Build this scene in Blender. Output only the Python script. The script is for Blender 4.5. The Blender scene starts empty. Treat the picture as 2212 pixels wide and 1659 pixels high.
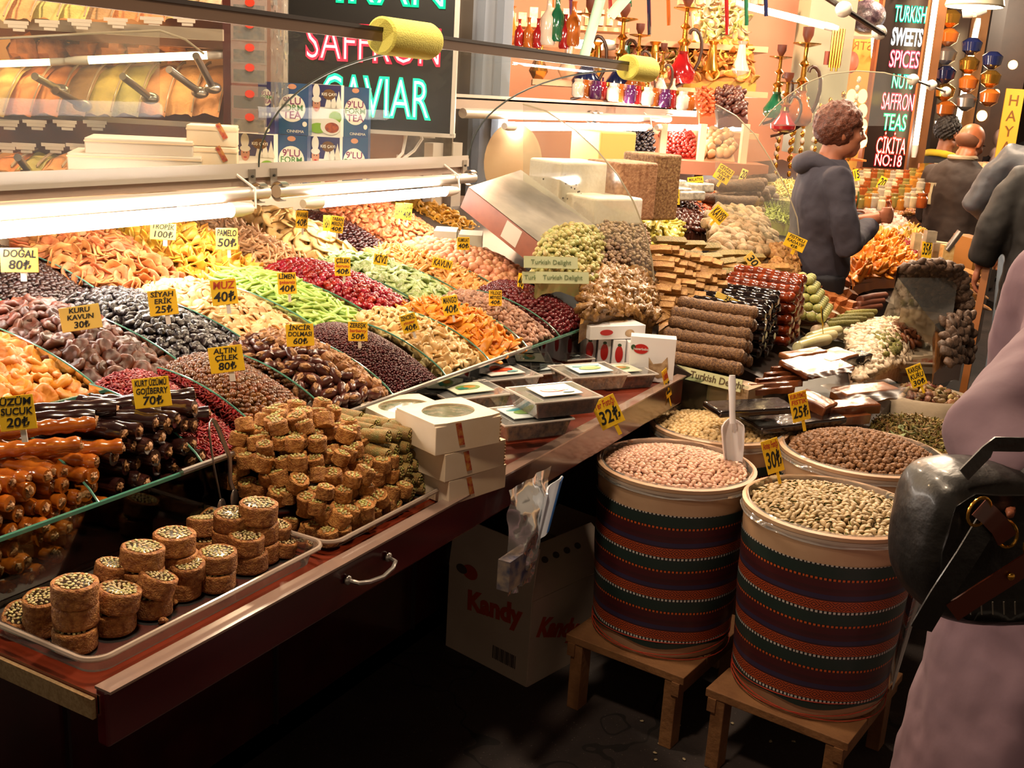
import bpy, math, random
import numpy as np
from mathutils import Matrix, Vector, noise as mnoise
random.seed(7); np.random.seed(7)
SC = bpy.context.scene
COL = SC.collection

# ---------------------------------------------------------------- camera
CAM_H = 1.6
FPX = 2324.0
def _frame():
    cx, cy = 1106.0, 829.5
    d1 = Vector((2440 - cx, -(285 - cy), -FPX)); dn = Vector((600 - cx, -(9500 - cy), -FPX))
    Z = (-dn).normalized(); X = (d1 - d1.dot(Z) * Z).normalized(); Y = Z.cross(X)
    return Matrix((X, Y, Z))
CM = _frame()
cam = bpy.data.cameras.new('camera'); cam_o = bpy.data.objects.new('camera', cam); COL.objects.link(cam_o)
cam.sensor_width = 36; cam.lens = FPX / 2212 * 36; cam.clip_start = 0.05; cam.clip_end = 200
cam_o.matrix_world = Matrix.Translation((0, 0, CAM_H)) @ CM.to_4x4()
SC.camera = cam_o
YAW = math.atan2(CM[1][0], CM[0][0])          # heading of the camera's right-hand side

# ---------------------------------------------------------------- world, exposure
w = bpy.data.worlds.new('world'); SC.world = w; w.use_nodes = True
w.node_tree.nodes['Background'].inputs[0].default_value = (1.0, 0.72, 0.48, 1)
w.node_tree.nodes['Background'].inputs[1].default_value = 0.22
SC.view_settings.view_transform = 'Standard'; SC.view_settings.look = 'None'
SC.view_settings.gamma = 1; SC.view_settings.use_curve_mapping = False
SC.view_settings.exposure = 0.28
cy = SC.cycles
cy.max_bounces = 6; cy.diffuse_bounces = 2; cy.glossy_bounces = 3; cy.transmission_bounces = 4; cy.transparent_max_bounces = 24
cy.use_denoising = True; cy.sample_clamp_indirect = 4.0; cy.caustics_reflective = False; cy.caustics_refractive = False
cy.use_adaptive_sampling = True; cy.adaptive_threshold = 0.02

# ---------------------------------------------------------------- helpers
def at(px, py, x=None, y=None, z=None, d=None):
    """the point of the place that the photograph shows at (px, py), on a given plane or at a given distance"""
    r = CM @ Vector((px - 1106.0, -(py - 829.5), -FPX))
    if d is not None: return r.normalized() * d + Vector((0, 0, CAM_H))
    if x is not None: t = x / r.x
    elif y is not None: t = y / r.y
    else: t = (z - CAM_H) / r.z
    return r * t + Vector((0, 0, CAM_H))

def lin(h):
    h = h.lstrip('#'); c = [int(h[i:i + 2], 16) / 255 for i in (0, 2, 4)]
    return tuple((v / 12.92 if v <= .04045 else ((v + .055) / 1.055) ** 2.4) for v in c) + (1.0,)

MATS = {}
def mat(name, col, rough=.5, var=0.0, hue=0.0, nscale=0, namt=0.0, col2=None, bump=0.0, bscale=None, metal=0.0, spec=.5, coat=0.0, sss=0.0,
        emit=None, estr=0.0, alpha=1.0, trans=0.0):
    if name in MATS: return MATS[name]
    m = bpy.data.materials.new(name); m.use_nodes = True; MATS[name] = m
    nt = m.node_tree; N = nt.nodes; L = nt.links; b = N['Principled BSDF']
    c = lin(col) if isinstance(col, str) else col
    b.inputs['Base Color'].default_value = c; b.inputs['Roughness'].default_value = rough
    b.inputs['Metallic'].default_value = metal; b.inputs['Specular IOR Level'].default_value = spec
    b.inputs['Coat Weight'].default_value = coat; b.inputs['Coat Roughness'].default_value = .12
    b.inputs['Alpha'].default_value = alpha; b.inputs['Transmission Weight'].default_value = trans
    if sss: b.inputs['Subsurface Weight'].default_value = sss; b.inputs['Subsurface Radius'].default_value = (.01, .004, .002); 
    if emit: b.inputs['Emission Color'].default_value = lin(emit); b.inputs['Emission Strength'].default_value = estr
    src = None
    tc = N.new('ShaderNodeTexCoord')
    if nscale or col2:
        nz = N.new('ShaderNodeTexNoise'); nz.inputs['Scale'].default_value = nscale or 5; nz.inputs['Detail'].default_value = 4
        L.new(tc.outputs['Object'], nz.inputs['Vector'])
        mx = N.new('ShaderNodeMix'); mx.data_type = 'RGBA'
        rp = N.new('ShaderNodeMapRange'); rp.inputs['From Min'].default_value = .35; rp.inputs['From Max'].default_value = .65
        L.new(nz.outputs['Fac'], rp.inputs['Value'])
        mx.inputs['A'].default_value = c
        mx.inputs['B'].default_value = lin(col2) if col2 else tuple(v * (1 - namt) for v in c[:3]) + (1,)
        L.new(rp.outputs[0], mx.inputs['Factor']); src = mx.outputs['Result']
    if var or hue:
        oi = N.new('ShaderNodeObjectInfo'); ge = N.new('ShaderNodeNewGeometry')
        ad = N.new('ShaderNodeMath'); ad.operation = 'ADD'; L.new(oi.outputs['Random'], ad.inputs[0]); L.new(ge.outputs['Random Per Island'], ad.inputs[1])
        fr = N.new('ShaderNodeMath'); fr.operation = 'FRACT'; L.new(ad.outputs[0], fr.inputs[0])
        hs = N.new('ShaderNodeHueSaturation')
        if src: L.new(src, hs.inputs['Color'])
        else: hs.inputs['Color'].default_value = c
        mv = N.new('ShaderNodeMapRange'); mv.inputs['To Min'].default_value = 1 - var; mv.inputs['To Max'].default_value = 1 + var
        L.new(fr.outputs[0], mv.inputs['Value']); L.new(mv.outputs[0], hs.inputs['Value'])
        if hue:
            m2 = N.new('ShaderNodeMath'); m2.operation = 'MULTIPLY'; m2.inputs[1].default_value = 7.31; L.new(fr.outputs[0], m2.inputs[0])
            f2 = N.new('ShaderNodeMath'); f2.operation = 'FRACT'; L.new(m2.outputs[0], f2.inputs[0])
            mh = N.new('ShaderNodeMapRange'); mh.inputs['To Min'].default_value = .5 - hue; mh.inputs['To Max'].default_value = .5 + hue
            L.new(f2.outputs[0], mh.inputs['Value']); L.new(mh.outputs[0], hs.inputs['Hue'])
        src = hs.outputs['Color']
    if src: L.new(src, b.inputs['Base Color'])
    if bump:
        nb = N.new('ShaderNodeTexNoise'); nb.inputs['Scale'].default_value = bscale or 80; nb.inputs['Detail'].default_value = 3
        L.new(tc.outputs['Object'], nb.inputs['Vector'])
        bp = N.new('ShaderNodeBump'); bp.inputs['Strength'].default_value = bump; bp.inputs['Distance'].default_value = .004
        L.new(nb.outputs['Fac'], bp.inputs['Height']); L.new(bp.outputs[0], b.inputs['Normal'])
    return m

def glass(name, tint='#f2fbf7', gloss=1.0, haze=0.0, rough=.02):
    """thin clear sheet: lets light straight through, mirrors at grazing angles"""
    if name in MATS: return MATS[name]
    m = bpy.data.materials.new(name); m.use_nodes = True; MATS[name] = m
    nt = m.node_tree; N = nt.nodes; L = nt.links; N.remove(N['Principled BSDF'])
    out = N['Material Output']
    t = N.new('ShaderNodeBsdfTransparent'); t.inputs[0].default_value = lin(tint)
    g = N.new('ShaderNodeBsdfGlossy'); g.inputs['Roughness'].default_value = rough
    f = N.new('ShaderNodeFresnel'); f.inputs['IOR'].default_value = 1.45
    mu = N.new('ShaderNodeMath'); mu.operation = 'MULTIPLY'; mu.inputs[1].default_value = gloss; L.new(f.outputs[0], mu.inputs[0])
    mx = N.new('ShaderNodeMixShader'); L.new(mu.outputs[0], mx.inputs[0]); L.new(t.outputs[0], mx.inputs[1]); L.new(g.outputs[0], mx.inputs[2])
    last = mx
    if haze:
        d = N.new('ShaderNodeBsdfDiffuse'); d.inputs[0].default_value = (.85, .85, .82, 1)
        m2 = N.new('ShaderNodeMixShader'); m2.inputs[0].default_value = haze; L.new(mx.outputs[0], m2.inputs[1]); L.new(d.outputs[0], m2.inputs[2]); last = m2
    L.new(last.outputs[0], out.inputs['Surface'])
    return m

def emis(name, col, s):
    return mat(name, '#000000', emit=col, estr=s, spec=0)

def rotz(a): return Matrix.Rotation(a, 4, 'Z')
def frame4(loc, yaw=0, pitch=0, roll=0):
    return Matrix.Translation(loc) @ rotz(yaw) @ Matrix.Rotation(pitch, 4, 'X') @ Matrix.Rotation(roll, 4, 'Y')

class Geo:
    def __init__(s): s.V = []; s.F = []; s.M = []
    def add(s, V, F, mi=0, T=None):
        o = len(s.V)
        for v in V:
            v = Vector(v)
            s.V.append(tuple(T @ v if T is not None else v))
        for f in F: s.F.append(tuple(i + o for i in f)); s.M.append(mi)
        return s
    def box(s, c, d, mi=0, T=None, taper=1.0):
        x, y, z = d[0] / 2, d[1] / 2, d[2] / 2
        V = [(c[0] + a * x * (taper if k < 0 else 1), c[1] + b * y * (taper if k < 0 else 1), c[2] + k * z) for k in (-1, 1) for b in (-1, 1) for a in (-1, 1)]
        F = [(0, 2, 3, 1), (4, 5, 7, 6), (0, 1, 5, 4), (2, 6, 7, 3), (0, 4, 6, 2), (1, 3, 7, 5)]
        return s.add(V, F, mi, T)
    def tube(s, P, r, n=10, mi=0, T=None, cap=True, closed=False, sq=1.0):
        P = [Vector(p) for p in P]; m = len(P); R = r if isinstance(r, (list, tuple)) else [r] * m
        V = []; F = []; up = None
        for i, p in enumerate(P):
            a = P[(i - 1) % m] if (i > 0 or closed) else P[i]; b = P[(i + 1) % m] if (i < m - 1 or closed) else P[i]
            t = (b - a).normalized()
            if up is None: up = t.orthogonal().normalized()
            up = (up - up.dot(t) * t).normalized(); sd = t.cross(up)
            for k in range(n):
                an = 2 * math.pi * k / n
                V.append(p + (up * math.cos(an) * sq + sd * math.sin(an)) * R[i])
        for i in range(m if closed else m - 1):
            for k in range(n):
                j = (i + 1) % m; F.append((i * n + k, i * n + (k + 1) % n, j * n + (k + 1) % n, j * n + k))
        if cap and not closed: F.append(tuple(range(n))[::-1]); F.append(tuple((m - 1) * n + k for k in range(n)))
        return s.add(V, F, mi, T)
    def lathe(s, prof, n=24, mi=0, T=None, sx=1, sy=1, cap=True):
        V = []; F = []
        for (r, z) in prof:
            for k in range(n):
                a = 2 * math.pi * k / n; V.append((r * math.cos(a) * sx, r * math.sin(a) * sy, z))
        for i in range(len(prof) - 1):
            for k in range(n): F.append((i * n + k, i * n + (k + 1) % n, (i + 1) * n + (k + 1) % n, (i + 1) * n + k))
        if cap: F.append(tuple(range(n))[::-1]); F.append(tuple((len(prof) - 1) * n + k for k in range(n)))
        return s.add(V, F, mi, T)
    def grid(s, fn, nu, nv, mi=0, T=None, closeu=False):
        V = [fn(i / nu, j / nv) for j in range(nv + 1) for i in range(nu + 1)]
        F = [(j * (nu + 1) + i, j * (nu + 1) + i + 1, (j + 1) * (nu + 1) + i + 1, (j + 1) * (nu + 1) + i) for j in range(nv) for i in range(nu)]
        return s.add(V, F, mi, T)
    def sheet(s, fn, nu, nv, th, mi=0, T=None):
        """a grid with thickness th (offset along its normals)"""
        G = [[Vector(fn(i / nu, j / nv)) for i in range(nu + 1)] for j in range(nv + 1)]
        def nrm(i, j):
            a = G[j][min(i + 1, nu)] - G[j][max(i - 1, 0)]; b = G[min(j + 1, nv)][i] - G[max(j - 1, 0)][i]
            n = a.cross(b); return n.normalized() if n.length > 1e-12 else Vector((0, 0, 1))
        V = [G[j][i] for j in range(nv + 1) for i in range(nu + 1)] + [G[j][i] - nrm(i, j) * th for j in range(nv + 1) for i in range(nu + 1)]
        K = (nu + 1) * (nv + 1); F = []
        for j in range(nv):
            for i in range(nu):
                q = (j * (nu + 1) + i, j * (nu + 1) + i + 1, (j + 1) * (nu + 1) + i + 1, (j + 1) * (nu + 1) + i)
                F.append(q); F.append(tuple(k + K for k in q[::-1]))
        rim = [i for i in range(nu + 1)] + [j * (nu + 1) + nu for j in range(1, nv + 1)] + [nv * (nu + 1) + i for i in range(nu - 1, -1, -1)] + [j * (nu + 1) for j in range(nv - 1, 0, -1)]
        for a, b in zip(rim, rim[1:] + rim[:1]): F.append((b, a, a + K, b + K))
        return s.add(V, F, mi, T)
    def blob(s, r, n=12, m=8, nz=0.0, ns=3.0, seed=0, mi=0, T=None):
        V = []; F = []; rx, ry, rz = r; sd = Vector((seed * 3.1, seed * 1.7, seed))
        V.append(Vector((0, 0, rz)))
        for j in range(1, m):
            ph = math.pi * j / m
            for i in range(n):
                a = 2 * math.pi * i / n
                V.append(Vector((rx * math.sin(ph) * math.cos(a), ry * math.sin(ph) * math.sin(a), rz * math.cos(ph))))
        V.append(Vector((0, 0, -rz)))
        if nz:
            q = max(r)
            V = [v * (1 + nz * mnoise.noise(Vector((v.x / q, v.y / q, v.z / q)) * ns + sd)) for v in V]
        for i in range(n): F.append((0, 1 + i, 1 + (i + 1) % n))
        for j in range(m - 2):
            for i in range(n): F.append((1 + j * n + i, 1 + (j + 1) * n + i, 1 + (j + 1) * n + (i + 1) % n, 1 + j * n + (i + 1) % n))
        e = len(V) - 1; o = 1 + (m - 2) * n
        for i in range(n): F.append((o + i, e, o + (i + 1) % n))
        return s.add(V, F, mi, T)
    def prism(s, pts, th, mi=0, T=None):
        """outline in the XZ plane, thickness th along +Y"""
        n = len(pts); V = [(p[0], 0, p[1]) for p in pts] + [(p[0], th, p[1]) for p in pts]
        F = [tuple(range(n)), tuple(range(2 * n - 1, n - 1, -1))] + [(i, i + n, (i + 1) % n + n, (i + 1) % n) for i in range(n)]
        return s.add(V, F, mi, T)
    def mesh(s, name, mats, smooth=True, ang=0.7):
        me = bpy.data.meshes.new(name); me.from_pydata(s.V, [], s.F)
        for m in (mats if isinstance(mats, (list, tuple)) else [mats]): me.materials.append(m)
        if any(s.M): me.polygons.foreach_set('material_index', s.M)
        if smooth:
            me.shade_smooth()
            if ang: me.set_sharp_from_angle(angle=ang)
        me.update(); return me
    def obj(s, name, mats, parent=None, smooth=True, ang=0.7, M=None):
        return link(name, s.mesh(name, mats, smooth, ang), parent, M)

def link(name, data, parent=None, M=None):
    o = bpy.data.objects.new(name, data); COL.objects.link(o)
    if parent is not None: o.parent = parent
    if M is not None: o.matrix_local = M if parent is not None else M
    return o
def tag(o, label, cat, group=None, kind=None):
    o['label'] = label; o['category'] = cat
    if group: o['group'] = group
    if kind: o['kind'] = kind
    return o
def thing(name, label, cat, M=None, group=None):
    o = bpy.data.objects.new(name, None); COL.objects.link(o); o.empty_display_size = .05
    if M is not None: o.matrix_world = M if isinstance(M, Matrix) else Matrix.Translation(M)
    return tag(o, label, cat, group)
def structure(o, label=None):
    o['kind'] = 'structure'
    if label: o['label'] = label
    return o
def bevel(o, w=.002, seg=2):
    b = o.modifiers.new('bevel', 'BEVEL'); b.width = w; b.segments = seg; b.limit_method = 'ANGLE'; return o
def copy_tree(o, parent=None):
    c = o.copy(); COL.objects.link(c); c.parent = parent
    for ch in o.children: copy_tree(ch, c)
    return c
def folds(o, strength=.02, scale=.12):
    tx = bpy.data.textures.new('folds', 'CLOUDS'); tx.noise_scale = scale; tx.noise_depth = 2
    d = o.modifiers.new('folds', 'DISPLACE'); d.texture = tx; d.strength = strength; d.texture_coords = 'LOCAL'; d.mid_level = .5
def remesh(o, vox=.008, it=6, smooth=True):
    r = o.modifiers.new('skin', 'REMESH'); r.mode = 'VOXEL'; r.voxel_size = vox; r.use_smooth_shade = True
    if it: k = o.modifiers.new('soft', 'SMOOTH'); k.iterations = it; k.factor = .5
    return o

def text(name, s, size, parent=None, M=None, m=None, ext=.0004, off=0.0, shear=0.0, align='CENTER', space=1.0):
    c = bpy.data.curves.new(name, 'FONT'); c.body = s; c.size = size; c.extrude = ext; c.align_x = align; c.align_y = 'CENTER'
    c.offset = off; c.shear = shear; c.space_character = space; c.resolution_u = 3
    if m: c.materials.append(m)
    tmp = bpy.data.objects.new('tmp', c); me = bpy.data.meshes.new_from_object(tmp); me.name = name
    bpy.data.objects.remove(tmp); bpy.data.curves.remove(c)
    if m and not me.materials: me.materials.append(m)
    return link(name, me, parent, M)
STAND = Matrix.Rotation(math.pi / 2, 4, 'X')     # writing upright, facing -Y

def scatter_mesh(name, proto, mats4, mt, smooth=True):
    """many small pieces of one heap as one mesh; proto = list of Geo"""
    Vs = []; Ls = []; Cs = []; off = 0; Ms = []
    P = []
    for g in proto:
        P.append((np.array(g.V), np.concatenate([np.array(f) for f in g.F]), np.array([len(f) for f in g.F]), np.array(g.M)))
    for k, m in enumerate(mats4):
        V, Lp, C, MI = P[k % len(P)]; A = np.array(m)
        Vs.append(V @ A[:3, :3].T + A[:3, 3]); Ls.append(Lp + off); Cs.append(C); Ms.append(MI); off += len(V)
    V = np.concatenate(Vs); Lp = np.concatenate(Ls); C = np.concatenate(Cs); MI = np.concatenate(Ms)
    me = bpy.data.meshes.new(name); me.vertices.add(len(V)); me.vertices.foreach_set('co', V.ravel())
    me.loops.add(len(Lp)); me.loops.foreach_set('vertex_index', Lp.astype(np.int32))
    me.polygons.add(len(C)); me.polygons.foreach_set('loop_start', np.concatenate([[0], np.cumsum(C)[:-1]]).astype(np.int32))
    me.polygons.foreach_set('material_index', MI.astype(np.int32))
    for m in (mt if isinstance(mt, (list, tuple)) else [mt]): me.materials.append(m)
    me.update(calc_edges=True); me.validate()
    if smooth: me.shade_smooth()
    return me

# ---------------------------------------------------------------- heaps
class Surf:
    """a filled bin: u along the counter, v from the front edge to the back, rising and domed"""
    def __init__(s, a, b, c, d, dome=.03, bow=.0, pw=.6):
        s.a, s.b, s.c, s.d = [Vector(p) for p in (a, b, c, d)]   # front-left, front-right, back-right, back-left
        s.dome = dome; s.bow = bow; s.pw = pw
    def p(s, u, v):
        q = (s.a * (1 - u) + s.b * u) * (1 - v) + (s.d * (1 - u) + s.c * u) * v
        z = s.dome * max(0, math.sin(math.pi * min(max(u, 0), 1))) ** s.pw * (.35 + .65 * math.sin(math.pi * min(1, max(0, v * .8 + .12)))) + s.bow * math.sin(math.pi / 2 * min(1, max(0, v)) ) ** .7 - s.bow * v
        return q + Vector((0, 0, z))
    def n(s, u, v):
        e = .03; a = s.p(u + e, v) - s.p(u - e, v); b = s.p(u, v + e) - s.p(u, v - e); return a.cross(b).normalized()
    def size(s): return ((s.b - s.a).length + (s.c - s.d).length) / 2, (s.p(.5, 1) - s.p(.5, .5)).length + (s.p(.5, .5) - s.p(.5, 0)).length
class Disc:
    def __init__(s, c, r, dome=.03): s.cc = Vector(c); s.r = r; s.dome = dome
    def p(s, u, v):
        x, y = u * 2 - 1, v * 2 - 1; q = min(1, math.hypot(x, y))
        return s.cc + Vector((x * s.r, y * s.r, s.dome * (1 - q * q)))
    def n(s, u, v):
        x, y = u * 2 - 1, v * 2 - 1; return Vector((x * s.dome * 2 / s.r, y * s.dome * 2 / s.r, 1)).normalized()
    def size(s): return 2 * s.r, 2 * s.r
def pts(surf, sp, jit=.3, edge=.02, rng=None):
    rng = rng or random; W, D = surf.size(); nu = max(1, int(round(W / sp))); nv = max(1, int(round(D / (sp * .87)))); out = []
    for j in range(nv):
        for i in range(nu + 1):
            u = (i + (.5 if j % 2 else 0)) / nu + rng.uniform(-jit, jit) / nu; v = (j + .5 + rng.uniform(-jit, jit)) / nv
            if isinstance(surf, Disc):
                if math.hypot(u * 2 - 1, v * 2 - 1) > 1 - sp / surf.r * .45: continue
            elif not (edge < u < 1 - edge and 0 <= v <= 1): continue
            out.append((u, v))
    return out
def place(surf, u, v, lift, tilt=.3, spin=None, rng=random, sc=(.85, 1.15), lie=True):
    n = surf.n(u, v) if lie else Vector((0, 0, 1)); p = surf.p(u, v) + surf.n(u, v) * lift
    q = Vector((0, 0, 1)).rotation_difference(n).to_matrix().to_4x4()
    s = rng.uniform(*sc)
    return Matrix.Translation(p) @ q @ Matrix.Rotation(rng.uniform(-tilt, tilt), 4, 'X') @ Matrix.Rotation(rng.uniform(-tilt, tilt), 4, 'Y') @ rotz(rng.uniform(0, 6.283) if spin is None else rng.gauss(*spin)) @ Matrix.Scale(s, 4)
def bed(name, surf, depth, mt, label, cat, bmp=.006, res=.012):
    W, D = surf.size(); nu = min(40, max(6, int(W / res))); nv = min(40, max(6, int(D / res)))
    g = Geo()
    if isinstance(surf, Disc):
        def fn(u, v):
            a = 2 * math.pi * u; r = v * .98; p = surf.p(.5 + r * math.cos(a) / 2, .5 + r * math.sin(a) / 2)
            return p - Vector((0, 0, depth)) + Vector((0, 0, bmp * mnoise.noise(p * 60)))
        g.grid(fn, 40, 14)
    else:
        def fn(u, v):
            p = surf.p(u, v) - surf.n(u, v) * depth
            return p + Vector((0, 0, bmp * mnoise.noise(p * 60)))
        g.grid(fn, nu, nv)
        def skirt(fa):
            g.grid(lambda t, k: fa(t) - Vector((0, 0, .06 * k)), 12, 1)
        skirt(lambda t: Vector(fn(t, 0))); skirt(lambda t: Vector(fn(1, t)))
        skirt(lambda t: Vector(fn(0, 1 - t)))
    o = g.obj(name, mt); return tag(o, label, cat, kind='stuff')
def heap(name, label, cat, surf, protos, mt, sp, lift, tilt=.35, spin=None, n_ind=280, layers=1, sc=(.85, 1.15), jit=.3, bedmat=None, bedlabel=None,
         beddepth=None, group=None, parts=None, lie=True, seed=1):
    """items one by one on the surface of a bin; the ones beyond n_ind, farthest first, share one mesh. parts = {child name: ([Geo], material)}"""
    rng = random.Random(seed * 101 + len(name)); tr = []
    for l in range(layers):
        for (u, v) in pts(surf, sp, jit, rng=rng):
            tr.append((l, place(surf, u, v, lift - l * sp * .45, tilt, spin, rng, sc, lie)))
    cam_p = Vector((0, 0, CAM_H)); tr.sort(key=lambda m: (m[0], (m[1].translation - cam_p).length)); n_ind = min(n_ind, sum(1 for m in tr if m[0] == 0)); tr = [m[1] for m in tr]
    ind = tr[:n_ind]; rest = tr[n_ind:]
    mm = mt if isinstance(mt, (list, tuple)) else [mt]
    rng.shuffle(ind)
    meshes = [g.mesh(name, mm, ang=None) for g in protos]
    pm = {k: ([g.mesh(k, v[1]) for g in v[0]]) for k, v in (parts or {}).items()}
    for i, m in enumerate(ind):
        o = bpy.data.objects.new(name, meshes[i % len(meshes)]); COL.objects.link(o); o.matrix_world = m
        tag(o, label, cat, group or (cat + ' heaped together: ' + label)[:60])
        for k, ml in pm.items():
            c = bpy.data.objects.new(k, ml[i % len(ml)]); COL.objects.link(c); c.parent = o
    if rest:
        o = link(name + '_heap', scatter_mesh(name + '_heap', protos, rest, mm)); tag(o, (bedlabel or label) + ', the mass of small ones', cat, kind='stuff')
    if beddepth is not None:
        bed(name + '_bed', surf, beddepth, bedmat or mm[0], 'underlayer of ' + (bedlabel or label), cat)
def grains(name, label, cat, surf, protos, mt, sp, lift, tilt=.6, spin=None, layers=2, sc=(.8, 1.2), seed=1, beddepth=None, bedmat=None):
    rng = random.Random(seed * 77 + len(name)); tr = []
    for l in range(layers):
        for (u, v) in pts(surf, sp, .35, .01, rng): tr.append(place(surf, u, v, lift - l * sp * .5, tilt, spin, rng, sc))
    mm = mt if isinstance(mt, (list, tuple)) else [mt]
    o = link(name, scatter_mesh(name, protos, tr, mm)); tag(o, label, cat, kind='stuff')
    b = bed('underlayer', surf, beddepth if beddepth is not None else sp * .8, bedmat or mm[0], 'x', cat)
    for k in ('category', 'label', 'kind'):
        if k in b: del b[k]
    b.parent = o
    return o
# ================================================================ LAMPS OF THE STALLS (fluorescent tubes in view, pendants overhead)
M_TUBE = emis('tube_light', '#fff1e2', 42)
M_TUBEW = emis('tube_light_back', '#ffd9a0', 16)
M_WHITEP = mat('white_plastic', '#e8e2da', .35)
M_STEEL = mat('brushed_steel', '#b9b2aa', .28, metal=.9)
M_ALU = mat('satin_aluminium', '#cfc6bd', .38, metal=.55)
M_ALUP = mat('pinkish_aluminium', '#b59f93', .4, metal=.3)
M_DARK = mat('black_rubber', '#15130f', .6)
def tube_lamp(a, b, r, label, cable=True, m=None, fitting=True):
    a, b = Vector(a), Vector(b); t = thing('fluorescent_tube', label, 'lamp', a, 'fluorescent tubes of the stalls'); d = b - a
    g = Geo().tube([d * .02, d * .98], r, 12); g.obj('glowing_tube', m or M_TUBE, t)
    for s_ in (0, 1):
        q = d * s_; e = d.normalized() * (.05 if s_ == 0 else -.05)
        Geo().tube([q - e * .6, q + e * .2, q + e], [r * .8, r * 1.12, r * 1.12], 12).obj('end_cap', M_WHITEP, t)
    if cable:
        Geo().tube([d, d + Vector((.05, 0, .0)), d + Vector((.07, .02, .05)), d + Vector((.05, .08, .09))], .004, 6).obj('cable', M_WHITEP, t)
    return t
tube_lamp((.3, 2.06, 1.262), (2.22, 2.06, 1.262), .018, 'long bright white tube under the rail above apple rings')
tube_lamp((2.5, 2.06, 1.262), (3.28, 2.06, 1.262), .016, 'shorter bright tube above pineapple and papaya pieces')
M_TUBE2 = emis('tube_light_bright', '#fff4e6', 95)
tube_lamp((4.05, 2.28, 1.475), (5.6, 2.28, 1.475), .018, 'brightest tube under the second stall rail above white nougat', m=M_TUBE2)
tube_lamp((5.75, 2.28, 1.475), (7.3, 2.28, 1.475), .018, 'tube beyond the nougat stall above red berries', cable=False)
tube_lamp((7.6, 1.9, 1.45), (9.0, 1.9, 1.45), .02, 'far bright tube behind the man in the hoodie', cable=False)

def pendant(loc, label, power, col=(1, .78, .56), r=.09):
    t = thing('pendant_lamp', label, 'lamp', Vector(loc), 'pendant lamps over the stalls')
    Geo().lathe([(.03, .16), (.05, .15), (.19, .02), (.2, 0)], 28, cap=False).obj('lamp_shade', mat('lamp_shade', '#6a5a42', .4, metal=.6), t)
    Geo().tube([(0, 0, .16), (0, 0, 1.1)], .006, 6).obj('cord', M_DARK, t)
    Geo().blob((.035, .035, .05), 14, 10, T=Matrix.Translation((0, 0, .045))).obj('bulb', emis('bulb_light', '#ffd08a', 60), t)
    l = bpy.data.lights.new('lamp_light', 'POINT'); l.energy = power * 2.6; l.color = col; l.shadow_soft_size = r
    lo = link('lamp_light', l, t); lo.location = (0, 0, -.02)
    return t
pendant((1.0, .95, 2.75), 'pendant lamp hanging over the baklava end of the counter', 30)
pendant((2.1, 1.5, 2.75), 'pendant lamp hanging over the middle of the dried fruit case', 30)
pendant((3.2, .75, 2.7), 'pendant lamp hanging over the nut tubs', 25)
pendant((4.3, 1.3, 2.75), 'pendant lamp hanging over the nougat stall', 48)
pendant((5.9, 1.0, 2.8), 'pendant lamp hanging over the spice stall behind the clerk', 75)
pendant((7.6, 1.2, 2.9), 'pendant lamp hanging near the tall vertical sign', 90)
pendant((10.0, -.6, 3.0), 'pendant lamp hanging far down the aisle', 120)
pendant((3.6, 3.3, 2.9), 'pendant lamp hanging behind the glass near the red and green sign', 55)
pendant((1.9, 3.9, 2.6), 'pendant lamp hanging before the shelf of scooped spices', 42, (1, .66, .36))
pendant((6.2, 3.0, 2.9), 'pendant lamp hanging by the hookah shelf', 120, (1, .62, .36))

# ================================================================ SETTING
M_FLOOR = mat('worn_asphalt_floor', '#3a2f2c', .75, nscale=3, col2='#241c1a', bump=.5, bscale=40)
M_CREAM = mat('cream_panel', '#e2c7a4', .5)
def plane(name, c, d, m, label=None):
    return structure(Geo().box(c, d).obj(name, m, smooth=False), label)
_nt = M_FLOOR.node_tree; _N = _nt.nodes; _b = _N['Principled BSDF']; _old = _b.inputs['Base Color'].links[0].from_socket
_tc = _N.new('ShaderNodeTexCoord'); _v = _N.new('ShaderNodeTexVoronoi'); _v.feature = 'DISTANCE_TO_EDGE'; _v.inputs['Scale'].default_value = 1.3
_nz = _N.new('ShaderNodeTexNoise'); _nz.inputs['Scale'].default_value = 5; _ad = _N.new('ShaderNodeVectorMath'); _ad.operation = 'MULTIPLY_ADD'; _ad.inputs[1].default_value = (.35, .35, .35)
_nt.links.new(_tc.outputs['Object'], _nz.inputs['Vector']); _nt.links.new(_nz.outputs['Color'], _ad.inputs[0]); _nt.links.new(_tc.outputs['Object'], _ad.inputs[2]); _nt.links.new(_ad.outputs[0], _v.inputs['Vector'])
_lt = _N.new('ShaderNodeMath'); _lt.operation = 'LESS_THAN'; _lt.inputs[1].default_value = .006; _nt.links.new(_v.outputs['Distance'], _lt.inputs[0])
_n2 = _N.new('ShaderNodeTexNoise'); _n2.inputs['Scale'].default_value = 160; _nt.links.new(_tc.outputs['Object'], _n2.inputs['Vector']); _g = _N.new('ShaderNodeMath'); _g.operation = 'GREATER_THAN'; _g.inputs[1].default_value = .70; _nt.links.new(_n2.outputs['Fac'], _g.inputs[0])
_m1 = _N.new('ShaderNodeMix'); _m1.data_type = 'RGBA'; _m1.inputs['B'].default_value = lin('#6a5c54'); _nt.links.new(_g.outputs[0], _m1.inputs['Factor']); _nt.links.new(_old, _m1.inputs['A'])
_m2 = _N.new('ShaderNodeMix'); _m2.data_type = 'RGBA'; _m2.inputs['B'].default_value = lin('#120c0a'); _nt.links.new(_lt.outputs[0], _m2.inputs['Factor']); _nt.links.new(_m1.outputs['Result'], _m2.inputs['A']); _nt.links.new(_m2.outputs['Result'], _b.inputs['Base Color'])
plane('floor', (9, 1, -.05), (30, 14, .1), M_FLOOR, 'dark worn floor with small cracks')
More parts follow.
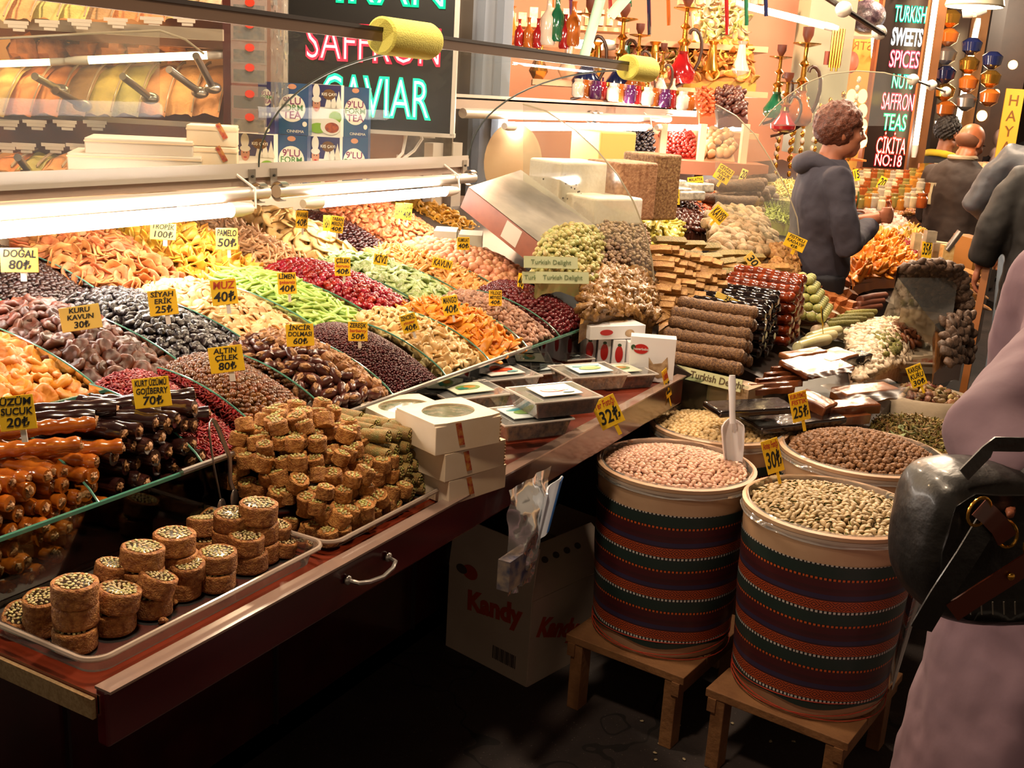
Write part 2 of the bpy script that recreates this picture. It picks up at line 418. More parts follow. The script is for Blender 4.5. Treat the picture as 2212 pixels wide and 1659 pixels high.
plane('wall_back', (4, 4.85, 1.5), (10, .1, 3.4), mat('brown_wall', '#4a2d1c', .6))
plane('wall_end', (26, 1, 2.2), (.1, 14, 5), mat('far_wall', '#3a2414', .6))
plane('ceiling', (12, 1, 4.2), (30, 14, .1), mat('dark_vault', '#3d2a1c', .8))
# steel column between the stalls
g = Geo(); c = at(1058, 200, d=4.9)
col = Geo().box((0, 0, 0), (.17, .17, 3.2)).obj('trim_1', mat('column_steel', '#8d95a3', .45, metal=.2), M=frame4((c.x, c.y, 1.6), YAW), smooth=False); structure(col, 'blue grey steel column between the stalls')
for k in (-.05, .03):
    structure(Geo().box((k, -.09, 0), (.03, .02, 3.2)).obj('trim_2', mat('column_steel_groove', '#6f7886', .45, metal=.2), M=frame4((c.x, c.y, 1.6), YAW), smooth=False), 'ribs on the steel column')

# ================================================================ DISPLAY CASE AND COUNTER
R1 = dict(yf=1.36, zf=.92, yb=1.655, zb=.985); R2 = dict(yf=1.655, zf=1.0, yb=2.05, zb=1.05); R3 = dict(yf=2.05, zf=1.055, yb=2.42, zb=1.115)
X0, X1 = .35, 3.05
M_GLASS = glass('clear_glass', '#eef7f2'); M_EDGE = mat('green_glass_edge', '#4f8a76', .15, spec=.8, coat=.5); M_GLASSD = glass('dusky_glass', '#9fb3a4')
M_MAROON = mat('dark_red_lacquer', '#3a0f10', .25, coat=.6, nscale=12, col2='#2c0a0b')
M_BOARD = mat('reddish_wood_board', '#7a2f1c', .32, nscale=9, col2='#67240f', coat=.3)
case = thing('display_case', 'stepped glass and steel display case full of dried fruit', 'display case', Vector((0, 0, 0)))
g = Geo().box((1.55, 2.1, .36), (3.2, 1.0, .72)); g.obj('cabinet_body', M_MAROON, case, smooth=False)
for x in (.62, 1.22, 1.82, 2.42): Geo().box((x, 1.594, .36), (.006, .012, .6)).obj('panel_joint', mat('joint_strip', '#1a0505', .6), case, smooth=False)
Geo().box((1.55, 1.66, .03), (3.2, .12, .06)).obj('plinth', mat('plinth_wood', '#4a3527', .6), case, smooth=False)
Geo().box((1.7, 1.9, .765), (2.9, 1.1, .06)).obj('case_floor', M_STEEL, case, smooth=False)
# three stepped glass fronts, green edge on top
for nm, (y, z0, z1) in dict(low=(1.36, .80, .92), mid=(1.655, .9, 1.0), high=(2.05, .97, 1.055)).items():
    x0, x1 = (X0, X1) if nm == 'low' else ((X0, 3.35) if nm == 'mid' else (X0, 3.6))
    Geo().box(((x0 + x1) / 2, y, (z0 + z1) / 2), (x1 - x0, .005, z1 - z0)).obj('front_glass', M_GLASS, case, smooth=False)
    Geo().box(((x0 + x1) / 2, y, z1), (x1 - x0, .0065, .006)).obj('glass_edge', M_EDGE, case, smooth=False)
    Geo().box(((x0 + x1) / 2, y + .012, z0 - .02), (x1 - x0, .02, .03)).obj('steel_rail', M_STEEL, case, smooth=False)
# bright steel rod clipped on the lowest glass
Geo().tube([(1.3, 1.355, .925), (2.6, 1.355, .925)], .006, 8).obj('top_rod', M_STEEL, case)
Geo().box((1.7, 1.353, .80), (2.7, .012, .02)).obj('base_rail', M_STEEL, case, smooth=False)
# sloping trays below the fruit
for R in (R1, R2, R3):
    Geo().add([(X0, R['yf'], R['zf'] - .1), (3.5, R['yf'], R['zf'] - .1), (3.5, R['yb'], R['zb'] - .07), (X0, R['yb'], R['zb'] - .07)], [(0, 1, 2, 3)]).obj('tray_floor', mat('tray_dark', '#2a1a14', .5), case, smooth=False)
def divider(x, R, h=.03, dx=0):
    """glass fin between two bins with a convex top edge"""
    n = 14; top = []; g = Geo()
    for i in range(n + 1):
        v = i / n; y = R['yf'] + (R['yb'] - R['yf']) * v; z = R['zf'] + (R['zb'] + .035 - R['zf']) * math.sin(math.pi / 2 * v) ** .75 + .0
        top.append((y, z))
    V = []; F = []
    for (y, z) in top: V += [(x - .0025, y, z), (x + .0025, y, z), (x - .0025, y, R['zf'] - .09), (x + .0025, y, R['zf'] - .09)]
    for i in range(n):
        a = i * 4; b = a + 4; F += [(a, a + 2, b + 2, b), (a + 1, b + 1, b + 3, a + 3)]
    g.add(V, F, 0)
    g.obj('divider_glass', M_GLASS, case, smooth=False)
    Geo().tube([(x, y, z) for (y, z) in top], .0022, 6).obj('divider_edge', M_EDGE, case)
D1 = [1.125, 1.36, 1.53, 1.73, 1.955, 2.18, 2.39, 2.60, 2.80]
D2 = [1.16, 1.385, 1.61, 1.83, 2.07, 2.29, 2.52, 2.75, 2.95]
D3 = [1.52, 1.77, 2.0, 2.28, 2.52, 2.72, 2.97, 3.2]
for D, R in ((D1, R1), (D2, R2), (D3, R3)):
    for x in D: divider(x, R)
# back wall of the case, posts
Geo().box((1.9, 2.5, 1.05), (3.4, .02, .5)).obj('back_panel', M_CREAM, case, smooth=False)
for x in (1.02, 2.33, 3.45):
    Geo().box((x, 2.42, 1.2), (.05, .05, .32)).obj('post', M_ALU, case, smooth=False)
for x, zz in ((3.52, 1.2), (3.66, 1.2)):
    Geo().box((x, 2.3, zz), (.07, .04, .42)).obj('end_post', M_ALU, case, smooth=False)
# bin fills -------------------------------------------------------
def bsurf(R, xa, xb, dome=.03, lo=0.0, bow=.03, back=.0, sink=0.0):
    return Surf((xa + .006, R['yf'] + .012, R['zf'] - .022 - lo - sink), (xb - .006, R['yf'] + .012, R['zf'] - .022 - lo - sink),
                (xb - .006, R['yb'] + .01, R['zb'] + .015 + back - sink), (xa + .006, R['yb'] + .01, R['zb'] + .015 + back - sink), dome, bow)
def B(*a, **k): g = Geo(); g.blob(*a, **k); return g
def puck(r=.02, th=.006, seed=0, wob=.12, dent=.35):
    """a flattened dried half: thick rim, hollow middle"""
    g = Geo(); sd = Vector((seed, seed * 2.3, 1)); V = []; F = []; n = 14
    prof = [(0, th * (1 - dent)), (.45, th * (1 - dent * .8)), (.8, th), (1, th * .3), (.97, -th * .5), (.6, -th * .9), (0, -th * .8)]
    V.append((0, 0, prof[0][1]))
    for (q, z) in prof[1:-1]:
        for k in range(n):
            a = 2 * math.pi * k / n; w_ = 1 + wob * mnoise.noise(Vector((math.cos(a), math.sin(a), 0)) * 1.6 + sd)
            V.append((r * q * w_ * math.cos(a), r * q * w_ * math.sin(a) * .92, z + th * .9 * mnoise.noise(Vector((math.cos(a) * q, math.sin(a) * q, 3)) * 2 + sd)))
    V.append((0, 0, prof[-1][1]))
    for k in range(n): F.append((0, 1 + k, 1 + (k + 1) % n))
    L_ = len(prof) - 2
    for j in range(L_ - 1):
        for k in range(n): F.append((1 + j * n + k, 1 + (j + 1) * n + k, 1 + (j + 1) * n + (k + 1) % n, 1 + j * n + (k + 1) % n))
    e = len(V) - 1
    for k in range(n): F.append((1 + (L_ - 1) * n + k, e, 1 + (L_ - 1) * n + (k + 1) % n))
    return g.add(V, F)
def ring(R_=.03, r=.011, fl=.35, seed=0, wob=.2, bend=.25, n=18, m=6):
    g = Geo(); sd = Vector((seed * 5.1, seed, 2)); V = []; F = []
    for i in range(n):
        a = 2 * math.pi * i / n; w_ = 1 + wob * mnoise.noise(Vector((math.cos(a), math.sin(a), 0)) * 1.8 + sd)
        for k in range(m):
            b = 2 * math.pi * k / m; rr = (R_ + r * math.cos(b)) * w_
            x, y = rr * math.cos(a), rr * math.sin(a); V.append((x, y, r * fl * math.sin(b) + bend * R_ * (2 * (x / R_) ** 2 - 1) * .3 + .004 * mnoise.noise(Vector((x, y, 0)) * 60 + sd)))
    for i in range(n):
        for k in range(m): F.append((i * m + k, ((i + 1) % n) * m + k, ((i + 1) % n) * m + (k + 1) % m, i * m + (k + 1) % m))
    return g.add(V, F)
def chip(L_=.05, W_=.03, th=.003, curl=.5, seed=0, wav=.2):
    """a curled slice"""
    g = Geo(); sd = Vector((seed * 3.3, 1, seed)); 
    def fn(u, v):
        x = (u - .5) * L_; q = 1 - abs(2 * u - 1) ** 2.2 * .75; y = (v - .5) * W_ * q
        return Vector((x, y, curl * (x * x / L_ * 1.5 - y * y / W_ * .8) + wav * .03 * mnoise.noise(Vector((x, y, 0)) * 50 + sd)))
    return g.sheet(fn, 8, 4, th)
def stick(L_=.05, w_=.009, seed=0, bend=.2, n=6, taper=.5):
    g = Geo(); rg = random.Random(seed); P = []; R = []
    for i in range(n + 1):
        t = i / n - .5; P.append((t * L_, bend * L_ * (t * t * 2) * rg.choice((1, 1)), .1 * L_ * mnoise.noise(Vector((t * 3, seed, 0)))))
        R.append(w_ * (1 - taper * abs(2 * t) ** 2.5))
    return g.tube(P, R, 6, sq=.6)
def coin(r=.014, th=.003, seed=0): # thin slice of small fruit
    g = Geo(); n = 14
    sd = Vector((seed, 2, 5)); V = []; F = []
    for z, q in ((th, .88), (th * .6, 1), (-th * .6, 1), (-th, .88)):
        for k in range(n):
            a = 2 * math.pi * k / n; w_ = 1 + .1 * mnoise.noise(Vector((math.cos(a), math.sin(a), 0)) * 1.5 + sd)
            V.append((r * q * w_ * math.cos(a), r * q * w_ * math.sin(a) * .85, z + .15 * r * math.cos(2 * a + seed)))
    for j in range(3):
        for k in range(n): F.append((j * n + k, (j + 1) * n + k, (j + 1) * n + (k + 1) % n, j * n + (k + 1) % n))
    F.append(tuple(range(n))); F.append(tuple(range(4 * n - 1, 3 * n - 1, -1)))
    return g.add(V, F)

A = .85
# ---- row two (apricots, dark apricots, prunes, banana, starfruit, strawberries, kiwi, melon, kumquat)
m_apr = mat('orange_apricot', '#e0953a', .45, var=.16, hue=.012, nscale=60, col2='#d07a24', spec=.4)
heap('dried_apricot', 'soft orange dried apricot in the heap at the left edge, behind amber walnut sausages', 'dried fruit', bsurf(R2, .95, 1.385, .035, bow=.05, back=.015), [puck(.0235, .0085, s, .08, .18) for s in range(5)], m_apr, .033, .002, .65, layers=2, sc=(.8, 1.15), beddepth=.012, seed=2)
m_dap = mat('brown_apricot', '#3e1e12', .45, var=.3, hue=.01, nscale=50, col2='#66301a', spec=.5)
heap('brown_dried_apricot', 'dark brown sun-dried apricot between the orange apricots and black prunes', 'dried fruit', bsurf(R2, 1.385, 1.61, .035, bow=.05, back=.015), [puck(.0220, .0085, s + 9, .1, .2) for s in range(5)], m_dap, .031, .002, .65, layers=2, beddepth=.012, seed=3)
m_pru = mat('black_prune', '#120c10', .34, var=.4, nscale=70, col2='#2a1c20', bump=.7, bscale=120, spec=.7)
heap('dried_prune', 'wrinkled glossy black prune beside the banana slices', 'dried fruit', bsurf(R2, 1.61, 1.83, .04, bow=.05, back=.015), [B((.015, .0115, .008), 10, 7, .45, 2.6, s) for s in range(5)], m_pru, .0215, .003, .5, layers=2, beddepth=.01, seed=4)
m_ban = mat('banana_chip', '#d9a56a', .5, var=.15, nscale=90, col2='#e9c28e')
heap('banana_chip', 'pale beige dried banana slice between prunes and green pomelo sticks', 'dried fruit', bsurf(R2, 1.83, 2.07, .035, bow=.05, back=.01), [coin(.0165, .0028, s) for s in range(5)], m_ban, .0215, .002, .7, layers=2, beddepth=.008, seed=5)
m_grn = mat('green_candied_strip', '#9cc04e', .45, var=.18, hue=.02, nscale=30, col2='#c6dd84', spec=.6)
heap('green_candied_strip', 'translucent lime green candied fruit strip beside the red strawberries', 'dried fruit', bsurf(R2, 2.07, 2.29, .04, bow=.05, back=.01), [stick(.075, .0085, s, .25) for s in range(5)], m_grn, .022, .003, .35, spin=(-1.1, .45), layers=2, beddepth=.01, seed=6)
m_str = mat('red_dried_strawberry', '#a01420', .28, var=.25, hue=.01, nscale=90, col2='#7c0c14', spec=.6)
heap('dried_strawberry', 'glossy red dried strawberry between green strips and kiwi coins', 'dried fruit', bsurf(R2, 2.29, 2.52, .045, bow=.055, back=.01), [B((.0125, .011, .0095), 9, 7, .35, 2.4, s) for s in range(4)], m_str, .0195, .003, .6, layers=2, beddepth=.01, seed=7)
m_kiw = mat('kiwi_slice', '#a8b878', .5, var=.12, nscale=200, col2='#8ea35c')
m_kiwc = mat('kiwi_core', '#dfe2b8', .5, nscale=260, col2='#7f9450')
heap('dried_kiwi_slice', 'pale green dried kiwi coin beside the strawberries', 'dried fruit', bsurf(R2, 2.52, 2.75, .045, bow=.055, back=.01), [coin(.0185, .0028, s) for s in range(4)], m_kiw, .024, .002, .6, layers=2, beddepth=.008, seed=8,
     parts={'pale_core': ([Geo().lathe([(.0125, .0033), (.012, .0036)], 12), ], m_kiwc)})
m_mel = mat('orange_melon_strip', '#dd9a50', .45, var=.15, nscale=30, col2='#efb066', spec=.6)
heap('dried_melon_strip', 'light orange dried melon strip between kiwi and kumquats', 'dried fruit', bsurf(R2, 2.75, 2.95, .04, bow=.05, back=.01), [chip(.06, .022, .004, .5, s) for s in range(4)], m_mel, .022, .003, .45, spin=(-1.0, .5), layers=2, beddepth=.01, seed=9)
m_kum = mat('candied_kumquat', '#cf8c66', .55, var=.12, hue=.01, nscale=80, col2='#dd9c74')
heap('candied_kumquat', 'round peach-coloured candied kumquat beside the melon strips', 'dried fruit', bsurf(R2, 2.95, 3.24, .05, bow=.05, back=.01), [B((.0155, .0145, .014), 12, 9, .12, 2, s) for s in range(4)], m_kum, .026, .004, .6, layers=2, beddepth=.012, seed=10)
# ---- row three
m_fig = mat('tan_dried_fig', '#a97c4e', .55, var=.15, nscale=40, col2='#8c5f36')
heap('dried_fig', 'flat tan dried fig at the left edge behind the apricots', 'dried fruit', bsurf(R3, 1.2, 1.52, .03, bow=.05, back=.02), [puck(.026, .009, s + 3, dent=.2) for s in range(4)], m_fig, .036, .003, .5, layers=1, beddepth=.012, seed=11)
m_rai = mat('dark_raisin', '#2c1712', .42, var=.4, hue=.015, spec=.6)
grains('raisins', 'dark brown raisins heaped at the left under the natural price card', 'dried fruit', bsurf(R3, 1.52, 1.77, .04, bow=.05, back=.02), [B((.0085, .0065, .005), 7, 5, .4, 2.5, s) for s in range(4)], m_rai, .0118, .002, seed=12)
m_app = mat('dried_apple', '#c8854c', .6, var=.15, hue=.01, nscale=60, col2='#a85a2a')
heap('dried_apple_ring', 'curled rusty orange dried apple ring between raisins and yellow mango', 'dried fruit', bsurf(R3, 1.77, 2.06, .06, bow=.06, back=.02), [ring(.0215, .0095, .3, s, .18, .5, 20, 8) for s in range(5)], m_app, .030, .003, .8, layers=2, beddepth=.012, seed=13)
m_man = mat('yellow_dried_mango', '#e8a12c', .4, var=.15, hue=.02, nscale=40, col2='#f0bd52')
heap('dried_mango_slice', 'bright yellow curled dried mango slice right under the tube', 'dried fruit', bsurf(R3, 2.06, 2.33, .06, bow=.06, back=.02), [chip(.055, .042, .003, 1.2, s, .5) for s in range(5)], m_man, .030, .004, .8, layers=2, beddepth=.012, seed=14)
m_pom = mat('pale_ginger_strip', '#d09a6c', .45, var=.18, nscale=50, col2='#e4bb92')
heap('candied_peel_strip', 'thin pinkish beige candied peel strip beside the pineapple rings', 'dried fruit', bsurf(R3, 2.33, 2.55, .05, bow=.05, back=.02), [stick(.07, .006, s, .5) for s in range(5)], m_pom, .021, .003, .7, n_ind=150, layers=2, beddepth=.01, seed=15)
m_pin = mat('dried_pineapple', '#d8a860', .4, var=.1, nscale=60, col2='#e6c286')
heap('dried_pineapple_ring', 'large pale yellow dried pineapple ring behind the strawberries', 'dried fruit', bsurf(R3, 2.55, 2.78, .075, bow=.06, back=.02), [ring(.024, .0165, .22, s, .1, .15, 20) for s in range(4)], m_pin, .040, .004, .45, layers=2, beddepth=.014, seed=16)
m_cra = mat('dark_dried_cherry', '#34100f', .3, var=.4, spec=.6)
grains('dried_cherries', 'dark red-brown dried cherries between pineapple rings and papaya cubes', 'dried fruit', bsurf(R3, 2.78, 3.0, .05, bow=.05, back=.02), [B((.0095, .0075, .006), 7, 5, .4, 2.5, s) for s in range(4)], m_cra, .0135, .002, seed=17)
m_pap = mat('dried_papaya', '#d8713c', .45, var=.2, hue=.01, nscale=60, col2='#e89a68')
heap('dried_papaya_piece', 'salmon orange dried papaya chunk behind kiwi and kumquats', 'dried fruit', bsurf(R3, 3.0, 3.34, .07, bow=.06, back=.03), [B((.016, .011, .007), 12, 9, .6, 2.2, s) for s in range(4)], m_pap, .025, .003, .7, n_ind=150, layers=2, beddepth=.01, seed=18)
m_gua = mat('dried_guava', '#c68f2a', .4, var=.2, nscale=50, col2='#a8782a')
heap('dried_guava_curl', 'golden brown dried guava curl at the far back corner', 'dried fruit', bsurf(R3, 3.34, 3.6, .06, bow=.06, back=.02), [ring(.013, .007, .6, s, .35, .6, 12) for s in range(4)], m_gua, .030, .003, .9, n_ind=90, layers=2, beddepth=.01, seed=19)
# ---- row one
m_goj = mat('red_goji', '#8c1412', .42, var=.35, hue=.01)
grains('goji_berries', 'small bright red goji berries heaped beside the dark walnut sausages', 'dried fruit', bsurf(R1, 1.36, 1.53, .05, bow=.045, back=.0, lo=.03), [stick(.0125, .0028, s, .1, 3, .4) for s in range(4)], m_goj, .0066, .002, seed=20, layers=2)
m_gol = mat('golden_berry', '#4a260c', .35, var=.4, hue=.012, nscale=160, col2='#7a4416', spec=.6)
heap('dried_golden_berry', 'small amber brown dried golden berry heaped behind the tongs', 'dried fruit', bsurf(R1, 1.53, 1.73, .045, bow=.045, lo=.0), [B((.0075, .007, .006), 8, 6, .35, 2.4, s) for s in range(4)], m_gol, .0112, .002, .6, n_ind=290, layers=2, beddepth=.006, seed=21)
m_dat = mat('stuffed_date', '#3f1c16', .3, var=.2, nscale=40, col2='#5a2a1e', bump=.3, bscale=90, spec=.6)
m_wal = mat('walnut_kernel', '#b98a58', .55, nscale=160, col2='#7a4c28', bump=.8, bscale=150)
def walnut(r=.012, seed=0): return B((r, r * .8, r * .65), 12, 8, .5, 5, seed)
def date(seed=0): return B((.0235, .0125, .0115), 14, 8, .12, 3, seed)
sD = bsurf(R1, 1.73, 1.955, .05, bow=.045)
rg = random.Random(5); dm = [date(s).mesh('stuffed_date', m_dat) for s in range(4)]; wm = [Geo().blob((.012, .006, .006), 12, 8, .5, 5, s, T=Matrix.Translation((0, 0, .0095))).mesh('walnut_filling', m_wal) for s in range(4)]
m_fs = mat('stuffed_fig', '#a57040', .5, nscale=50, col2='#7c4a28', var=.15); fm = [B((.018, .017, .014), 12, 8, .25, 2, s).mesh('stuffed_fig', m_fs) for s in range(3)]; fw = [Geo().blob((.013, .012, .007), 14, 8, .6, 4, s, T=Matrix.Translation((0, 0, .0105))).mesh('walnut_filling', m_wal) for s in range(3)]
for l in range(2):
    for i, (u, v) in enumerate(pts(sD, .031, .2, rng=rg)):
        fig = u + .35 * v + rg.uniform(-.15, .15) > .78; k = rg.randrange(3)
        o = bpy.data.objects.new('stuffed_fig' if fig else 'stuffed_date', fm[k] if fig else dm[k]); COL.objects.link(o)
        o.matrix_world = place(sD, u, v, .008 - l * .016, .55, None, rg, (.9, 1.15))
        tag(o, 'tan dried fig stuffed with walnut, among the stuffed dates' if fig else 'dark glossy date split and stuffed with walnut, beside the barberries', 'dried fruit', 'walnut-stuffed figs' if fig else 'walnut-stuffed dates')
        link('walnut_filling', (fw if fig else wm)[k], o)
bed('stuffed_date_bed', sD, .018, m_dat, 'underlayer of stuffed dates and figs', 'dried fruit')
m_bar = mat('barberry', '#4a0c10', .38, var=.45, hue=.01)
grains('barberries', 'tiny dark red barberries heaped between stuffed dates and ginger', 'dried fruit', bsurf(R1, 1.955, 2.18, .05, bow=.045), [B((.0042, .0028, .0026), 6, 4, .3, 2.5, s) for s in range(3)], m_bar, .0066, .0015, seed=22, layers=2)
m_gin = mat('candied_ginger', '#d8ad6c', .38, var=.12, nscale=60, col2='#e6c58e', spec=.6)
heap('candied_ginger_slice', 'pale translucent candied ginger slice between barberries and orange mango', 'dried fruit', bsurf(R1, 2.18, 2.39, .05, bow=.045), [chip(.042, .026, .004, .5, s, .8) for s in range(5)], m_gin, .025, .002, .6, layers=2, beddepth=.008, seed=23)
m_omg = mat('orange_mango', '#de861c', .45, var=.15, hue=.01, nscale=40, col2='#e8962f', spec=.6)
heap('orange_mango_strip', 'vivid orange dried mango strip beside the candied ginger', 'dried fruit', bsurf(R1, 2.39, 2.60, .05, bow=.045), [chip(.075, .026, .004, .35, s, .4) for s in range(5)], m_omg, .026, .002, .5, spin=(-.9, .5), layers=2, beddepth=.008, seed=24)
m_mul = mat('dusty_mulberry', '#8a5a44', .6, var=.3, nscale=120, col2='#b48a6e')
heap('dusty_dried_mulberry', 'small dusty brown dried mulberry beside the orange mango strips', 'dried fruit', bsurf(R1, 2.60, 2.80, .05, bow=.045), [B((.0105, .008, .007), 8, 6, .7, 3, s) for s in range(4)], m_mul, .0155, .002, .6, layers=2, beddepth=.008, seed=25)
m_crb = mat('dark_cranberry', '#5c0f16', .3, var=.3, spec=.6)
heap('dried_cranberry', 'dark crimson dried cranberry at the right end of the front row', 'dried fruit', bsurf(R1, 2.80, 3.06, .05, bow=.045), [B((.0095, .0085, .008), 8, 6, .25, 2.5, s) for s in range(4)], m_crb, .0152, .002, .6, layers=2, beddepth=.008, seed=26)
# raisins of the neighbouring case seen behind the posts
grains('green_raisins', 'pale green raisins behind the papaya at the back of the case', 'dried fruit', Surf((3.1, 2.44, 1.12), (3.75, 2.44, 1.12), (3.75, 2.7, 1.17), (3.1, 2.7, 1.17), .03), [B((.010, .008, .007), 7, 5, .2, 2.5, s) for s in range(3)], mat('green_raisin', '#7b7a4c', .45, var=.25), .017, .002, seed=27)

# ---- walnut sausages in the first two bins of the front row
def sausage(name, L_, r, seed, m_skin, m_core, lump, nl=7):
    P = []; R = []; n = 26; rg = random.Random(seed)
    for i in range(n + 1):
        t = i / n; P.append((rg.uniform(-.0008, .0008), -L_ * (1 - t), .003 * math.sin(t * 3 + seed))); R.append(r * (1 - lump * (.5 + .5 * math.cos(t * nl * 2 * math.pi + seed))) * (1 if 0 < i < n else .96))
    sk = Geo().tube(P, R, 12)
    core = Geo(); 
    core.blob((r * .5, .004, r * .42), 12, 8, .9, 4, seed, T=Matrix.Translation((0, -L_ - .0005, 0)))
    return sk.mesh(name, m_skin), core.mesh('walnut_core', m_core)
m_amb = mat('amber_sausage_skin', '#8a3f0c', .18, var=.2, nscale=40, col2='#b5651c', coat=.6, spec=.7)
m_drk = mat('dark_sausage_skin', '#24100f', .2, var=.25, nscale=30, col2='#331814', coat=.5, spec=.6)
def stack(protos, x0, x1, z0, rows, r, y, yaw, jit, label, group, name, seed, fall=.0, top=None):
    rg = random.Random(seed)
    for j in range(rows):
        n = int((x1 - x0) / (2 * r)); z = z0 + j * r * 1.78
        for i in range(n - (j % 2)):
            x = x0 + r + i * 2 * r + (r if j % 2 else 0) + rg.uniform(-jit, jit)
            if top and z > top(x): continue
            k = rg.randrange(len(protos)); a, b = protos[k]
            o = bpy.data.objects.new(name, a); COL.objects.link(o)
            o.matrix_world = frame4((x, y + .19 + rg.uniform(-.012, .012) + fall * j, z + rg.uniform(-.002, .002)), yaw + rg.gauss(0, .05), rg.gauss(0, .02)) @ Matrix.Rotation(rg.uniform(0, 6.28), 4, 'Y')
            tag(o, label, 'sweet', group); link('walnut_core', b, o)
am = [sausage('amber_walnut_sausage', .2, .0145, s, m_amb, m_wal, .22, 7) for s in range(4)]
dk = [sausage('dark_walnut_sausage', .2, .0165, s + 7, m_drk, m_wal, .14, 4) for s in range(4)]
stack(am, .86, 1.125, .80, 8, .0145, 1.385, .25, .002, 'glossy amber walnut sausage with cut end facing the counter edge', 'amber walnut sausages stacked behind the glass', 'amber_walnut_sausage', 31, .003, top=lambda x: .95 + .06 * math.sin((x - .8) * 7))
stack(dk, 1.125, 1.365, .80, 8, .0165, 1.385, .3, .003, 'dark brown walnut sausage with pale nut core, beside the goji berries', 'dark walnut sausages stacked behind the glass', 'dark_walnut_sausage', 32, .004, top=lambda x: 1.03 if x > 1.16 else 1.0)
rg = random.Random(9)
for i, (px, py, a) in enumerate([(110, 905, .9), (230, 893, .95), (300, 880, 1.0), (330, 905, .8), (60, 925, .85)]):
    p = at(px, py, y=1.5); k = i % 4
    o = link('dark_walnut_sausage', dk[k][0], M=frame4(p + Vector((-.05, .09, 0)), a)); tag(o, 'dark walnut sausage lying lengthwise on top of its stack', 'sweet', 'dark sausages lying on the stack'); link('walnut_core', dk[k][1], o)
for i, (px, py, a) in enumerate([(60, 955, 1.1), (20, 990, .9), (120, 985, .8)]):
    p = at(px, py, y=1.44); k = i % 4
    o = link('amber_walnut_sausage', am[k][0], M=frame4(p + Vector((-.05, .09, 0)), a)); tag(o, 'amber walnut sausage lying lengthwise on top of its stack', 'sweet', 'amber sausages lying on the stack'); link('walnut_core', am[k][1], o)
# ================================================================ SNEEZE GUARD OF THE FRUIT CASE
RAIL_A = at(254, 2, z=1.71); RAIL_B = at(1385, 152, z=1.71)
ry = (RAIL_A.y + RAIL_B.y) / 2 + .0
sg = thing('sneeze_guard', 'curved glass guard with long metal rails above the dried fruit', 'glass guard', Vector((0, 0, 0)))
def rail_box(x0, x1, y, z, sy, sz, nm, m, th=None): return Geo().box(((x0 + x1) / 2, y, z), (x1 - x0, sy, sz)).obj(nm, m, sg, smooth=False)
M_BRZ = mat('bronze_rail', '#6e5747', .35, metal=.5); M_BRZD = mat('dark_bronze', '#2c211c', .4, metal=.3)
rail_box(.1, 3.52, ry, 1.71, .012, .022, 'top_rail', M_BRZ)
rail_box(.1, 3.52, ry, 1.725, .016, .008, 'rail_cap', M_BRZD)
rail_box(.1, 3.5, 2.16, 1.362, .05, .008, 'middle_shelf_edge', M_ALU)
rail_box(.1, 3.5, 2.132, 1.356, .006, .040, 'middle_rail', M_ALU)
rail_box(.1, 3.5, 2.142, 1.325, .006, .026, 'lower_rail', M_ALUP)
Geo().tube([(.1, 2.10, 1.297), (2.36, 2.10, 1.297)], .0185, 14).obj('support_tube', M_ALU, sg)
Geo().tube([(2.40, 2.10, 1.297), (3.49, 2.10, 1.297)], .0185, 14).obj('support_tube', M_ALU, sg)
for x in (2.33, 2.42, 3.47):
    g = Geo()
    def hook(u, v, x=x):
        a = 2.4 - 4.3 * u; return Vector((x + (v - .5) * .028, 2.10 - .024 * math.cos(a) * -1, 1.297 + .026 * math.sin(a)))
    g.sheet(hook, 16, 1, .003); g.box((x, 2.128, 1.335), (.028, .004, .05)); g.obj('bracket', M_STEEL, sg)
    Geo().lathe([(.004, 0), (.004, .003)], 8, T=frame4((x, 2.125, 1.34), 0, math.pi / 2)).obj('bolt', M_DARK, sg)
def curve(y0, z0, y1, z1, t, bulge=.28):
    """section of the bent glass, from the middle rail up and out to the top rail"""
    a = math.pi / 2 * t; return (y0 + (y1 - y0) * (1 - math.cos(a)), z0 + (z1 - z0) * math.sin(a))
for xa, xb in ((.1, 2.355), (2.365, 3.5)):
    g = Geo(); g.grid(lambda u, v: Vector((xa + (xb - xa) * u, *curve(2.13, 1.365, ry, 1.705, v))), 1, 16)
    g.obj('curved_glass', glass('bent_guard_glass', '#f4f6f0', gloss=.07, haze=.03), sg)
for x in (2.36, 3.5):
    Geo().tube([(x, *curve(2.13, 1.365, ry, 1.705, i / 16)) for i in range(17)], .003, 6).obj('glass_joint', mat('dark_joint', '#26302a', .3), sg)
m_foam = mat('yellow_foam', '#d9cf62', .95, bump=.6, bscale=300)
for x in (2.13, 3.5):
    Geo().lathe([(.036, -.1), (.041, -.095), (.042, .085), (.037, .1)], 28, T=frame4((x, ry, 1.712), math.pi / 2, math.pi / 2)).obj('foam_pad', m_foam, sg)

